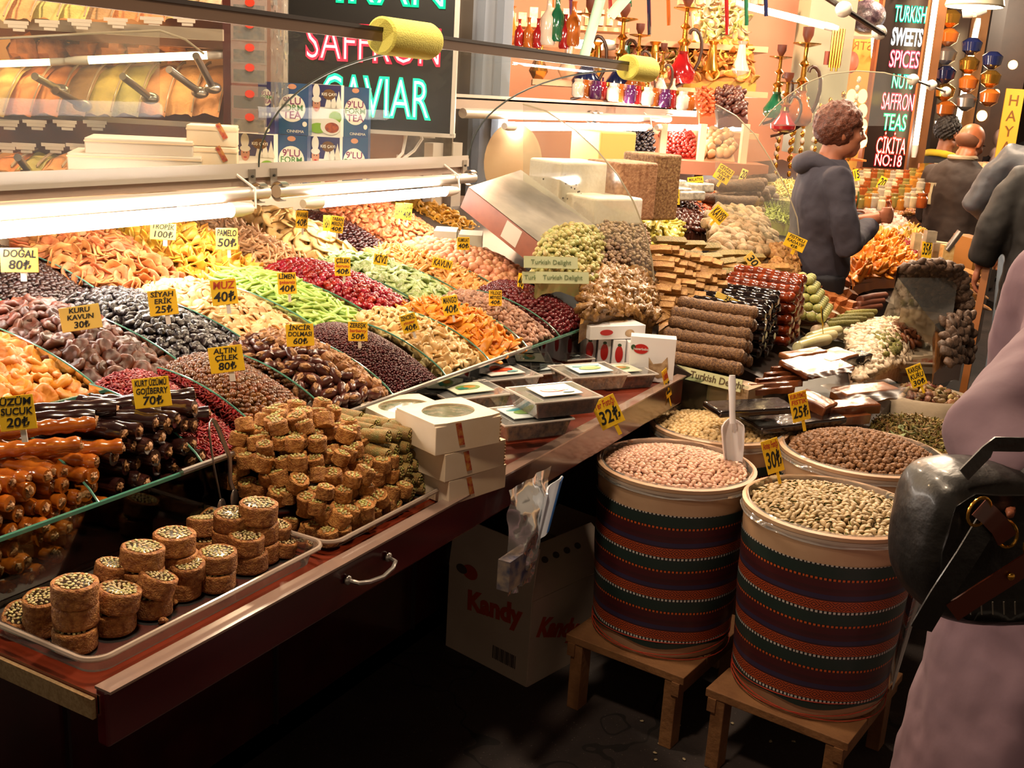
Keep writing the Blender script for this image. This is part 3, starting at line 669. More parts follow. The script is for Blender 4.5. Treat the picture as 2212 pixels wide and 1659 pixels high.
# ================================================================ THE PULLED-OUT BOARD WITH SWEETS
bd = thing('serving_board', 'reddish pull-out board with dark red lacquered front under the baklava trays', 'counter', Vector((0, 0, 0)))
Geo().box((1.96, 1.24, .781), (2.18, .34, .028)).obj('board_top', M_BOARD, bd, smooth=False)
Geo().box((.866, 1.24, .775), (.006, .33, .03)).obj('raw_edge', mat('raw_chipboard', '#a3845c', .8, nscale=200, col2='#8a6b45'), bd, smooth=False)
fr = Geo().box((1.96, 1.066, .762), (2.18, .022, .085)).obj('front_strip', mat('dark_red_front', '#54141a', .22, coat=.7, nscale=5, col2='#4a0f14'), bd, smooth=False); bevel(fr, .004)
Geo().box((1.96, 1.062, .8055), (2.18, .03, .004)).obj('clear_edging', mat('clear_edging', '#8d7468', .12, coat=.8, spec=.8), bd, smooth=False)
h = Geo().tube([(1.385, 1.052, .770), (1.39, 1.030, .768), (1.41, 1.022, .765), (1.445, 1.018, .762), (1.48, 1.022, .765), (1.50, 1.030, .768), (1.505, 1.052, .770)], .0042, 8).obj('drawer_handle', M_STEEL, bd)
for x in (1.385, 1.505): Geo().blob((.009, .006, .009), 12, 8, T=Matrix.Translation((x, 1.050, .770))).obj('handle_foot', M_STEEL, h)
for x in (.93, 1.9, 2.9): Geo().box((x, 1.35, .735), (.03, .5, .03)).obj('runner', mat('wood_runner', '#5a4230', .7), bd, smooth=False)

def tray(name, x0, x1, y0, y1, z, hh, label, m, M=None):
    """low clear tray with a rolled rim"""
    g = Geo(); cx_, cy_ = (x0 + x1) / 2, (y0 + y1) / 2; W, D = x1 - x0, y1 - y0
    def ringpts(w_, d_, z_, n=8, r=.03):
        P = []
        for sx, sy, a0 in ((1, 1, 0), (-1, 1, 90), (-1, -1, 180), (1, -1, 270)):
            for k in range(n + 1):
                a = math.radians(a0 + 90 * k / n); P.append((sx * (w_ / 2 - r) + r * math.cos(a), sy * (d_ / 2 - r) + r * math.sin(a), z_))
        return P
    prof = [(.0, .03, 0.002), (.0, .012, .004), (0, 0, hh), (.01, .01, hh + .001), (.02, .02, hh - .004)]
    rings = [ringpts(W - .03, D - .03, .002), ringpts(W - .012, D - .012, .006), ringpts(W, D, hh), ringpts(W + .014, D + .014, hh + .001), ringpts(W + .02, D + .02, hh - .004)]
    n = len(rings[0]); V = [p for r in rings for p in r]; F = []
    for j in range(len(rings) - 1):
        for k in range(n): F.append((j * n + k, j * n + (k + 1) % n, (j + 1) * n + (k + 1) % n, (j + 1) * n + k))
    F.append(tuple(range(n)))
    o = thing(name, label, 'tray', M if M is not None else Matrix.Translation((cx_, cy_, z)))
    Geo().add(V, F).obj('tray_shell', m, o)
    Geo().tube([(p[0], p[1], hh) for p in ringpts(W + .016, D + .016, hh)], .004, 6, closed=True).obj('rim', mat('clear_plastic_rim', '#b9a493', .15, coat=.5, alpha=.75), o)
    return o
M_CP = glass('clear_tray_plastic', '#e8ddd0', gloss=1.2, haze=.03, rough=.08)
TZ = .797
tray('sweets_tray', .885, 1.365, 1.095, 1.385, TZ, .036, 'clear plastic tray holding big pistachio roll slices', M_CP)
tray('sweets_tray', 1.40, 1.80, 1.10, 1.385, TZ, .026, 'clear tray under the pyramid of small shredded rolls', M_CP)

# ---- roll slices
def fibre_roll(r, h, seed, m, fib=.05, n=40, k=9, tilt=0):
    g = Geo(); sd = Vector((seed * 3.3, seed, 7)); V = []; F = []
    prof = [(r * .80, 0), (r * .97, h * .06)] + [(r, h * (.12 + .76 * i / (k - 1))) for i in range(k)] + [(r * .985, h * .95), (r * .9, h), (r * .78, h * .975)]
    for (q, z) in prof:
        for i in range(n):
            a = 2 * math.pi * i / n
            w_ = 1 + .05 * mnoise.noise(Vector((math.cos(a), math.sin(a), 0)) * 1.3 + sd) + fib * mnoise.noise(Vector((math.cos(a) * 3.0, math.sin(a) * 3.0, z / h * 9)) + sd) + fib * .6 * random.Random(int(seed * 99 + i * 31 + z * 9e4)).uniform(-1, 1)
            V.append((q * w_ * math.cos(a), q * w_ * math.sin(a), z + h * tilt * math.cos(a + seed)))
    m_ = len(prof)
    for j in range(m_ - 1):
        for i in range(n): F.append((j * n + i, j * n + (i + 1) % n, (j + 1) * n + (i + 1) % n, (j + 1) * n + i))
    F.append(tuple(range(n))[::-1]); F.append(tuple((m_ - 1) * n + i for i in range(n)))
    return g.add(V, F)
m_kad = mat('baked_shredded_pastry', '#8a4c1c', .6, var=.12, nscale=130, col2='#c08444', bump=1.0, bscale=350)
m_kad2 = mat('golden_shredded_pastry', '#96591f', .65, var=.2, nscale=150, col2='#c48a45', bump=1.0, bscale=400)
m_syr = mat('dark_syrup_filling', '#2a1a0c', .2, coat=.5)
m_pis = mat('green_pistachio', '#a8965c', .4, var=.35, hue=.03, nscale=90, col2='#c4b07c', coat=.2)
def nuts_disc(r, z, seed, s=.0040, h=.0019):
    rg = random.Random(seed); g = Geo(); pt = []
    for _ in range(1200):
        a = rg.uniform(0, 6.283); q = r * math.sqrt(rg.random()); x, y = q * math.cos(a), q * math.sin(a)
        if all((x - p[0]) ** 2 + (y - p[1]) ** 2 > (s * 1.45) ** 2 for p in pt): pt.append((x, y))
    for (x, y) in pt: g.blob((s * rg.uniform(.75, 1.1), s * .62, h), 8, 5, .15, 2, rg.random() * 9, 0, Matrix.Translation((x, y, z)) @ rotz(rg.uniform(0, 6.28)))
    return g
big = []
for s in range(5):
    r = .0325; h = .0345
    big.append((fibre_roll(r, h, s, m_kad, .02, 44, 9).mesh('pistachio_roll', m_kad), Geo().lathe([(r * .79, h * .97), (r * .6, h * 1.0), (r * .3, h * 1.01)], 24).mesh('syrup_bed', m_syr), nuts_disc(r * .76, h * 1.01, s + 3).mesh('pistachio_filling', m_pis)))
def put_roll(x, y, z, k, s=1.0, tilt=(0, 0), label='x', sh=1.0):
    o = link('pistachio_roll', big[k % 5][0], M=Matrix.Translation((x, y, z)) @ Matrix.Rotation(tilt[0], 4, 'X') @ Matrix.Rotation(tilt[1], 4, 'Y') @ rotz(k * 1.7) @ Matrix.Diagonal((s, s, s * sh, 1)))
    tag(o, label, 'pastry', 'pistachio roll slices in the front tray'); link('syrup_bed', big[k % 5][1], o); link('pistachio_filling', big[k % 5][2], o); return o
# each stack: (px, py of the top face centre, number of slices, size, tilt x, tilt y)
T0 = TZ + .004; HH = .0345
def stackroll(px, py, n, s, tx=0, ty=0, sh=1.0, lab=''):
    hz = HH * s * sh; z = T0 + n * hz; p = at(px, py, z=z); rg = random.Random(int(px))
    for j in range(n):
        top = j == n - 1
        put_roll(p.x + (0 if top else rg.uniform(-.006, .006)), p.y + (0 if top else rg.uniform(-.005, .005)), T0 + j * hz, int(px) + j, s * (1 if top else rg.uniform(.96, 1.04)), (tx, ty) if top else (0, 0),
                 lab + (', top slice of its pile' if n > 1 and top else ', lower slice of its pile' if n > 1 else ''), sh)
stackroll(160, 1255, 3, .98, .04, .02, 1, 'round pistachio pastry slice at the left end, tallest front pile')
stackroll(92, 1285, 2, .85, .1, -.1, 1, 'smaller pistachio slice behind the tallest front pile')
stackroll(50, 1310, 1, .85, .3, -.3, 1.1, 'leaning pistachio slice in the far left tray corner')
stackroll(238, 1215, 3, .80, .12, .18, .95, 'pistachio slice second from the left, in the rear line')
stackroll(250, 1270, 2, .98, .1, .15, 1.0, 'pistachio slice tilted in front of the rear line at left')
stackroll(304, 1180, 3, 1.02, .05, .1, .95, 'large pistachio slice in the middle rear of the tray')
stackroll(328, 1240, 2, .92, .2, .3, 1.05, 'slice leaning low in the middle of the tray')
stackroll(375, 1150, 3, 1.02, .02, .05, .95, 'broad pistachio slice right of the middle, rear line')
stackroll(405, 1212, 2, .85, .1, -.1, 1.0, 'syrupy pistachio slice in the middle front')
stackroll(440, 1120, 2, .92, -.15, .2, 1.0, 'pistachio slice lying tilted in the rear right')
stackroll(470, 1190, 2, .98, .0, .0, .9, 'round pistachio slice of the front right pile')
stackroll(500, 1105, 3, .92, .1, -.05, .95, 'slice in the right rear beside the tongs')
stackroll(556, 1085, 3, 1.02, .05, .05, 1.0, 'highest pistachio slice at the right rear corner')
stackroll(530, 1155, 2, .92, .05, .05, 1.0, 'pistachio slice in the right half, second pile from the corner')
stackroll(592, 1130, 2, .82, .15, .1, .95, 'slice by the right edge of the front tray')
stackroll(605, 1165, 1, .8, .15, .2, 1.0, 'lowest slice at the right end of the front tray')
stackroll(455, 1108, 1, .8, .5, -.3, 1.0, 'half hidden slice behind the rear line')
# crumbs
rg = random.Random(2)
for i, (px, py) in enumerate([(360, 1322), (352, 1344), (375, 1305)]):
    p = at(px, py, z=T0); o = B((.008, .006, .005), 8, 6, .7, 3, i).obj('pastry_crumb', m_kad, M=Matrix.Translation(p + Vector((0, 0, .003)))); tag(o, ['crumb of pastry fallen by the tray wall', 'larger crumb outside the clear tray', 'crumb between two pistachio slices'][i], 'crumb')

# ---- pyramid of small rolls (upright at the left, lying at the right)
sm = [(fibre_roll(.0172, .026, s + 20, m_kad2, .075, 26, 7).mesh('shredded_roll', m_kad2), nuts_disc(.0105, .0262, s, .0038, .0022).mesh('nut_filling', mat('pale_nut_filling', '#a89a5a', .5, var=.3, hue=.05))) for s in range(6)]
rg = random.Random(3)
BX0, BX1, BY0, BY1 = 1.415, 1.80, 1.115, 1.37
nx, ny = 11, 8; cnt = 0
for j in range(7):
    for iy in range(ny):
        for ix in range(7):
            x = BX0 + .018 + ix * .034 + (.017 if j % 2 else 0) + rg.uniform(-.008, .008); y = BY0 + .012 + iy * .033 + rg.uniform(-.008, .008); z = T0 + j * .0262 + rg.uniform(-.002, .004)
            hgt = .045 + .17 * max(0, 1 - ((x - 1.56) / .20) ** 2) * min(1, max(0, (y - 1.10) / .19)) + rg.uniform(-.03, .012)
            if z + .01 > T0 + hgt: continue
            if iy > 1 and z + .01 < T0 + hgt - .075: continue       # buried ones
            o = bpy.data.objects.new('shredded_roll', sm[cnt % 6][0]); COL.objects.link(o)
            o.matrix_world = Matrix.Translation((x, y, z)) @ Matrix.Rotation(rg.gauss(0, .22), 4, 'X') @ Matrix.Rotation(rg.gauss(0, .22), 4, 'Y') @ rotz(rg.uniform(0, 6.28)) @ Matrix.Scale(rg.uniform(.9, 1.15), 4)
            tag(o, 'short upright roll of shredded pastry in the heap behind the front tray', 'pastry', 'upright shredded rolls'); link('nut_filling', sm[cnt % 6][1], o); cnt += 1
ly = [(fibre_roll(.0135, .06, s + 40, m_kad2, .05, 20, 12).mesh('long_shredded_roll', mat('pale_shredded_pastry', '#a57a40', .6, var=.2, nscale=50, col2='#7d8048', bump=1, bscale=500)), nuts_disc(.009, .0602, s, .0034, .002).mesh('nut_filling', MATS['pale_nut_filling'])) for s in range(5)]
cnt = 0
for j in range(6):
    for k in range(9):
        x = 1.655 + k * .027 - (0 if j % 2 else .013) + rg.uniform(-.003, .003); z = T0 + .014 + j * .0235
        if z > T0 + .03 + .15 * max(0, 1 - ((x - 1.63) / .21) ** 2): continue
        for yy in (0, .066, .13):
            if yy and z < T0 + .02 + .10 * max(0, 1 - ((x - 1.60) / .20) ** 2): continue
            o = bpy.data.objects.new('long_shredded_roll', ly[cnt % 5][0]); COL.objects.link(o)
            o.matrix_world = frame4((x, BY0 + .075 + yy + j * .006 + rg.uniform(-.006, .006), z), rg.gauss(.1, .08)) @ Matrix.Rotation(math.pi / 2 + rg.gauss(0, .05), 4, 'X') @ Matrix.Scale(rg.uniform(.92, 1.06), 4)
            tag(o, 'longer shredded pastry roll lying on its side next to the wooden boxes', 'pastry', 'lying shredded rolls'); link('nut_filling', ly[cnt % 5][1], o); cnt += 1
for i, (px, py, a) in enumerate([(760, 935, 1.1), (815, 930, 1.2), (850, 918, 1.25), (790, 955, 1.15), (840, 950, 1.3), (730, 950, 1.0)]):
    p = at(px, py, y=1.30); o = link('long_shredded_roll', ly[i % 5][0], M=frame4(p, a) @ Matrix.Rotation(math.pi / 2, 4, 'X')); tag(o, 'shredded roll lying across the top of the heap', 'pastry', 'rolls on top of the heap'); link('nut_filling', ly[i % 5][1], o)

# ---- serving tongs leaning in the rear
tg = thing('serving_tongs', 'steel serving tongs leaning on the front glass before the goji berries', 'tongs', at(487, 1085, y=1.34))
tp = at(458, 905, y=1.352) - at(487, 1085, y=1.34)
def arm(off, side):
    P = [tp + Vector((0, 0, 0)), tp + Vector((side * .006, 0, -.006)), tp * .85 + Vector((side * .012, 0, 0)), tp * .5 + Vector((side * .012, -.005, 0)) + off * .5, tp * .2 + off * .9, off * 1.0 + Vector((0, 0, .012))]
    return P
for i, (off, sd_) in enumerate(((Vector((-.012, 0, -.004)), -1), (Vector((.022, .0, .004)), 1))):
    Geo().tube(arm(off, sd_), [.0035, .0045, .0045, .0042, .004, .004], 8, sq=.45).obj('arm', M_STEEL, tg)
    Geo().blob((.011, .0035, .018), 12, 8, T=Matrix.Translation(off + Vector((0, -.002, -.002)))).obj('claw', M_STEEL, tg)

# ---- wooden gift boxes
M_PINE = mat('pale_wood_box', '#ead8be', .6, nscale=8, col2='#dfc6a4', var=.04)
M_RIB = mat('red_gold_ribbon', '#9e1f18', .4, nscale=90, col2='#c98a3c')
def wood_box(c, yaw, w, d, h, label, window=True, seed=0):
    t = thing('wooden_gift_box', label, 'box', frame4(c, yaw), 'wooden gift boxes on the counter'); 
    n = 28; g = Geo()
    g.box((0, 0, h * .46), (w, d, h * .92)); o = g.obj('box_body', M_PINE, t, smooth=False); bevel(o, .0015)
    # lid with a round opening
    V = []; F = []; R_ = min(w, d) * .33
    for k in range(n):
        a = 2 * math.pi * k / n; V.append((R_ * 1.25 * math.cos(a), R_ * math.sin(a), h))
    for k in range(n):
        a = 2 * math.pi * k / n; s_ = 1 / max(abs(math.cos(a)) / (w / 2), abs(math.sin(a)) / (d / 2)); V.append((s_ * math.cos(a), s_ * math.sin(a), h))
    for k in range(n): F.append((k, k + n, (k + 1) % n + n, (k + 1) % n))
    V += [(v[0], v[1], h - .006) for v in V[:2 * n]]
    for k in range(n): F.append((k + n, k + 3 * n, (k + 1) % n + 3 * n, (k + 1) % n + n)); F.append((k, (k + 1) % n, (k + 1) % n + 2 * n, k + 2 * n))
    if window:
        Geo().add(V, F).obj('lid', M_PINE, t, smooth=False)
        Geo().lathe([(R_ * .99, h - .0045), (R_ * .99, h - .004)], 28, sx=1.25).obj('window_film', mat('dusty_film', '#8b8068', .12, nscale=60, col2='#4c5a3a', coat=.6), t)
    else: Geo().box((0, 0, h - .003), (w, d, .006)).obj('lid', M_PINE, t, smooth=False)
    for k in range(2):
        Geo().sheet(lambda u, v: Vector(((k - .5) * w * .35 + (v - .5) * .014 + u * .012, -d / 2 - .0012, h * (.95 - .75 * u))), 4, 1, .0005).obj('ribbon', M_RIB, t) if k == 0 else \
        Geo().box((w / 2 + .001, 0, h * .55), (.001, .014, h * .6)).obj('ribbon', M_RIB, t, smooth=False)
    for k in range(7):
        Geo().box((w / 2 - .001, -d / 2 - .0003, h * (.1 + .12 * k)), (.004, .0008, .004)).obj('finger_joint', mat('joint_brown', '#b08a5c', .6), t, smooth=False) if seed == 1 else None
    return t
bw, bdp, bh = .150, .130, .060
p = at(1000, 1010, z=.80)
pN = at(1000, 893, z=.973) + Vector((.0, .035, 0)); pR = at(874, 876, z=.925)
wood_box((pN.x + .03, pN.y + .0, .797), -.22, .17, .145, .052, 'bottom wooden box of the nearest pile', False)
wood_box((pN.x + .02, pN.y, .850), -.26, .17, .145, .058, 'middle wooden box with tape, in the nearest pile', False, 1)
wood_box((pN.x, pN.y, .909), -.36, .165, .142, .064, 'top wooden box with oval window, nearest pile beside pastry rolls', True, 1)
wood_box((pR.x + .02, pR.y, .797), -.25, .16, .14, .055, 'lower wooden box at the rear, behind the nearest pile', False)
wood_box((pR.x, pR.y, .853), -.38, .165, .15, .072, 'rear wooden box with larger round window of green film', True)
# ---- clear plastic packs with printed lids
M_PACK = glass('pack_plastic', '#f8f4ee', gloss=2.5, haze=.10, rough=.05)
def pack(c, yaw, w, d, h, cols, label, fill='#b98a5e', tiltx=0):
    t = thing('plastic_food_pack', label, 'pack', frame4(c, yaw, tiltx), 'clear packs of sweets on the counter')
    Geo().box((0, 0, h * .45), (w * .9, d * .9, h * .9), taper=.9).obj('contents', mat('pack_fill_' + fill.strip('#'), fill, .5, nscale=70, col2='#5a3a26', bump=.8, bscale=120), t, smooth=False)
    g = Geo(); g.box((0, 0, h * .48), (w, d, h * .96), taper=.88); g.obj('tub', M_PACK, t, smooth=False)
    g = Geo(); g.box((0, 0, h), (w * 1.07, d * 1.07, .003)); o = g.obj('lid_flange', M_PACK, t, smooth=False); 
    Geo().tube([(-w * .53, -d * .53, h), (w * .53, -d * .53, h), (w * .53, d * .53, h), (-w * .53, d * .53, h)], .003, 6, closed=True).obj('rim', mat('pack_rim', '#e8e0d6', .15, coat=.5, alpha=.8), t)
    lid = Geo().box((0, 0, h + .006), (w * .62, d * .66, .002)).obj('printed_label', mat('label_' + cols[0].strip('#'), cols[0], .25, coat=.6), t, smooth=False)
    for i, (cx_, cy_, a, b, c_) in enumerate(cols[1:]):
        Geo().lathe([(1, 0), (1, .0008)], 20, sx=a * .85, sy=b * .85, T=Matrix.Translation((cx_ * w * .7, cy_ * d * .7, h + .0075 + i * .0004))).obj('printed_shape', mat('print_' + c_.strip('#'), c_, .3, coat=.4), lid)
    return t
RD = ['#f0e6dc', (0, 0, .045, .02, '#b8301c'), (-.05, .05, .02, .01, '#5c1a10'), (.1, -.05, .018, .012, '#e0683a'), (.2, -.28, .02, .008, '#5aa0a8')]
GN = ['#e6e8cc', (0, 0, .04, .022, '#6f8f4a'), (.05, .02, .02, .012, '#c98a3a'), (-.15, -.1, .018, .008, '#2f7f6a')]
CY = ['#dfeef0', (0, .2, .05, .01, '#3a9aa8'), (0, -.05, .04, .018, '#7fa85a'), (.1, .0, .02, .01, '#d8c26a')]
H_ = .040
def PK(px, py, lvl, yaw, cols, lab, fill='#b98a5e', w=.172, d=.128):
    z = .797 + lvl * (H_ + .009); p = at(px, py, z=z + H_); return pack((p.x, p.y, z), yaw, w, d, H_, cols, lab, fill)
for i, (px, py, lv) in enumerate([(1130, 935, 0), (1130, 935, 1)]):
    PK(1135, 895, lv, -.55, CY if lv else GN, 'pack with white and green lid nearest the wooden boxes, ' + ('on top' if lv else 'under another'), '#c9a070')
for lv in range(3):
    PK(1197, 848, lv, -.55, RD, 'pack with red printed lid in the middle of the counter, ' + ['lowest', 'second', 'top'][lv] + ' of its pile', '#8a5a3c')
for lv in range(2):
    PK(1010, 843, lv, -.5, GN, 'pack with olive lid behind the wooden boxes, ' + ['lower', 'upper'][lv] + ' one', '#c58a58')
for lv in range(2):
    PK(1080, 805, lv, -.5, RD, 'pack with red lid by the end of the ginger bin, ' + ['lower', 'upper'][lv] + ' one', '#8a5a3c')
for lv in range(2):
    PK(1272, 800, lv, -.6, GN if lv == 0 else CY, 'pack with pale yellow and green lid before the nougat cartons, ' + ['lower', 'upper'][lv] + ' one', '#b98452')
PK(1338, 800, 0, -.6, GN, 'pack with cream paper lid leaning against the large white carton', '#b07a4c')
PK(1165, 795, 0, -.5, CY, 'low pack with green lid between the two red ones', '#7f8f5a')
PK(1205, 768, 0, -.55, CY, 'pack with green and blue lid in the rear, before the row of slim cartons', '#9a8a5a')
# ---- white cartons
M_CART = mat('white_carton', '#e9e6e6', .3, coat=.3); M_RED = mat('red_print', '#b3201c', .35); M_GREY = mat('grey_print', '#5a5660', .4); M_BEI = mat('beige_print', '#c9ab86', .5, nscale=40, col2='#8a6a46')
def oval(parent, m, M, a, b, name='red_oval', th=.0008): return Geo().lathe([(1, 0), (1, th)], 24, sx=a, sy=b, T=M).obj(name, m, parent)
def carton(c, yaw, w, d, h, label, spine=True, face=False):
    t = thing('white_carton', label, 'box', frame4(c, yaw), 'white sweet cartons with red ovals'); b_ = Geo().box((0, 0, h / 2), (w, d, h)).obj('carton_body', M_CART, t, smooth=False); bevel(b_, .0012)
    if spine: oval(t, M_RED, Matrix.Translation((0, -d / 2 - .0008, h * .55)) @ STAND, min(w * .3, .012), h * .27); oval(t, mat('dark_leaf', '#2a4a2a', .5), Matrix.Translation((0, -d / 2 - .0008, h * .84)) @ STAND, min(w * .2, .006), h * .05, 'leaf_print')
    return t
for i in range(5):
    p = at(1236 + i * 31, 776 + i * 5, z=.80); carton((p.x, p.y, .797), YAW + .05, .040, .10, .098, ['slim white carton at the left end of the row', 'slim white carton second from the left in the row', 'slim white carton in the middle of the row', 'slim white carton fourth in the row', 'slim white carton touching the large one'][i])
p = at(1330, 690, z=.93); p = at(1305, 786, z=.80); t = carton((p.x, p.y, .897), YAW + .38, .19, .15, .042, 'flat white carton lying on top of the slim row', False)
oval(t, M_RED, Matrix.Translation((-.04, -.0758, .022)) @ STAND, .022, .009); oval(t, M_RED, Matrix.Translation((-.045, .045, .0424)) @ rotz(.2), .026, .011); oval(t, M_BEI, Matrix.Translation((.02, .0, .0424)), .05, .028, 'nougat_picture'); oval(t, M_BEI, Matrix.Translation((.04, -.0758, .018)) @ STAND, .016, .012, 'nougat_picture')
p = at(1404, 818, z=.80); t = carton((p.x, p.y, .797), YAW - .12, .135, .05, .135, 'large upright white carton with nougat picture, at the counter end', False)
oval(t, M_RED, Matrix.Translation((-.035, -.0258, .098)) @ STAND, .022, .015); oval(t, mat('dark_leaf', '#2a4a2a', .5), Matrix.Translation((-.058, -.0258, .102)) @ STAND, .007, .008, 'leaf_print')
pts_ = [(-.02, .075), (-.005, .055), (.02, .06), (.035, .08), (.04, .045), (.03, .02), (.012, .012), (-.008, .022), (-.018, .045)]
Geo().prism([(a, b) for a, b in pts_], .0008, T=Matrix.Translation((.01, -.0265, 0))).obj('nougat_picture', M_BEI, t, smooth=False)
text('lettering', 'hazerbaba', .011, t, Matrix.Translation((-.035, -.0272, .098)) @ STAND, M_CART)
# clear film hanging over the end of the counter
fm_ = glass('clear_film', '#efe9e2', gloss=3.0, haze=.06, rough=.1)
# ================================================================ NUT TUBS ON WOODEN STANDS
def kilim():
    m = bpy.data.materials.new('striped_woven_cloth'); m.use_nodes = True; nt = m.node_tree; N = nt.nodes; L = nt.links; b = N['Principled BSDF']
    b.inputs['Roughness'].default_value = .6; b.inputs['Coat Weight'].default_value = .35; b.inputs['Coat Roughness'].default_value = .18
    tc = N.new('ShaderNodeTexCoord'); sp = N.new('ShaderNodeSeparateXYZ'); L.new(tc.outputs['Object'], sp.inputs[0])
    def M_(op, a, c=None, d=None):
        n = N.new('ShaderNodeMath'); n.operation = op
        for i, v in enumerate((a, c, d)):
            if v is None: continue
            if isinstance(v, (int, float)): n.inputs[i].default_value = v
            else: L.new(v, n.inputs[i])
        return n.outputs[0]
    wob = N.new('ShaderNodeTexNoise'); wob.inputs['Scale'].default_value = 2.2; L.new(tc.outputs['Object'], wob.inputs['Vector'])
    z = M_('ADD', sp.outputs['Z'], M_('MULTIPLY', wob.outputs['Fac'], .03))
    v = M_('FRACT', M_('MULTIPLY', z, -1 / .118)); u = M_('MULTIPLY', M_('ARCTAN2', sp.outputs['Y'], sp.outputs['X']), 1.0)
    def ramp(stops, fac):
        r = N.new('ShaderNodeValToRGB'); r.color_ramp.interpolation = 'CONSTANT'; e = r.color_ramp.elements
        while len(e) < len(stops): e.new(.5)
        for i, (p, c) in enumerate(stops): e[i].position = p; e[i].color = lin(c)
        L.new(fac, r.inputs[0]); return r.outputs[0]
    base = ramp([(0, '#350d16'), (.06, '#28203a'), (.16, '#320d15'), (.19, '#a8451c'), (.40, '#101018'), (.48, '#1a2824'), (.71, '#100c10'), (.78, '#4a0d15'), (.92, '#2e0b12')], v)
    fig = ramp([(0, '#45121c'), (.06, '#342848'), (.16, '#320d15'), (.19, '#471008'), (.40, '#c9c4bc'), (.48, '#1e322d'), (.71, '#c9561c'), (.78, '#3c0a10'), (.92, '#401018')], v)
    # diamonds in the orange band, dots in the narrow bands, fine weave elsewhere
    vb = M_('MULTIPLY', M_('ABSOLUTE', M_('SUBTRACT', v, .295)), 9.5)
    du = M_('MULTIPLY', M_('ABSOLUTE', M_('SUBTRACT', M_('FRACT', M_('MULTIPLY', u, 6.5)), .5)), 2)
    dm = M_('FRACT', M_('MULTIPLY', M_('ADD', vb, du), 2.0)); isd = M_('GREATER_THAN', dm, .6)
    dots = M_('GREATER_THAN', M_('FRACT', M_('MULTIPLY', u, 20.0)), .45)
    def band(a, c): return M_('MULTIPLY', M_('GREATER_THAN', v, a), M_('LESS_THAN', v, c))
    cen = M_('ADD', band(.415, .465), band(.722, .768))
    weave = M_('MULTIPLY', M_('GREATER_THAN', M_('FRACT', M_('ADD', M_('MULTIPLY', u, 60.0), M_('MULTIPLY', z, 300.0))), .5), M_('SUBTRACT', 1.0, M_('ADD', band(.19, .48), band(.71, .78))))
    fac = M_('ADD', M_('ADD', M_('MULTIPLY', isd, band(.205, .385)), M_('MULTIPLY', dots, cen)), weave)
    mx = N.new('ShaderNodeMix'); mx.data_type = 'RGBA'; L.new(fac, mx.inputs['Factor']); L.new(base, mx.inputs['A']); L.new(fig, mx.inputs['B'])
    L.new(mx.outputs['Result'], b.inputs['Base Color'])
    bp = N.new('ShaderNodeBump'); bp.inputs['Strength'].default_value = .25; bp.inputs['Distance'].default_value = .002; L.new(fac, bp.inputs['Height']); L.new(bp.outputs[0], b.inputs['Normal'])
    return m
M_KIL = kilim()
M_TUB = mat('cream_tub_plastic', '#c9a585', .45, nscale=6, col2='#bd9574')
M_FILM = glass('clear_film_lining', '#f3eee8', gloss=2.5, haze=.22, rough=.1)
M_WOOD = mat('rough_pine', '#8a5f38', .75, nscale=7, col2='#6b4424', bump=.6, bscale=60)
def tub(c, r, zt, z0, label, stool=None, fillc='#888888'):
    hgt = zt - z0; t = thing('nut_tub', label, 'tub', Matrix.Translation((c[0], c[1], z0)), 'tubs of nuts wrapped in woven cloth')
    def R(z): return r * (.885 + .115 * z / hgt)
    g = Geo(); 
    g.lathe([(R(0) * .97, 0), (R(0), .01), (R(hgt), hgt - .012), (r * 1.02, hgt - .010), (r * 1.025, hgt), (r * .985, hgt + .003), (r * .965, hgt), (r * .96, hgt - .03), (r * .95, hgt - .1)], 56, cap=False)
    g.lathe([(0.001, .002), (R(0) * .98, .002)], 32, cap=False)
    g.obj('tub_body', M_TUB, t)
    def cl(u, v):
        a = 2 * math.pi * u; z = .035 + (hgt - .105) * v; w_ = .004 + .003 * mnoise.noise(Vector((math.cos(a) * 2, math.sin(a) * 2, z * 9 + c[0])))
        if v < .001: z += .006 * math.sin(a * 5)
        rr = R(z) + w_; return Vector((rr * math.cos(a), rr * math.sin(a), z))
    Geo().grid(cl, 72, 24).obj('woven_cloth', M_KIL, t)
    def fl(u, v):
        a = 2 * math.pi * u; n_ = mnoise.noise(Vector((math.cos(a) * 4, math.sin(a) * 4, v * 3 + c[1])))
        if v < .5: q = r * (.955 + .0 * v); z = hgt - .02 + .05 * v
        else: q = r * (.955 + .15 * (v - .5)) ; z = hgt + .005 - .03 * (v - .5) * 2
        return Vector(((q + .004 * n_) * math.cos(a), (q + .004 * n_) * math.sin(a), z + .006 * n_ * (1 - abs(2 * v - 1) * .3)))
    Geo().grid(fl, 80, 6).obj('film_lining', M_FILM, t)
    Geo().lathe([(r * 1.032, hgt - .018), (r * 1.034, hgt - .014), (r * 1.032, hgt - .010)], 56, cap=False).obj('lip_ring', mat('clear_plastic_rim', '#b9a493', .15), t)
    for k in range(3):
        P = [Vector(((R(.02) + .006) * math.cos(a), (R(.02) + .006) * math.sin(a), .012 + .012 * k + .014 * math.sin(a + k * 2.1))) for a in [2 * math.pi * i / 40 for i in range(40)]]
        Geo().tube(P, .0012, 5, closed=True).obj('red_string', mat('red_string', '#a8321c', .6), t)
    return t
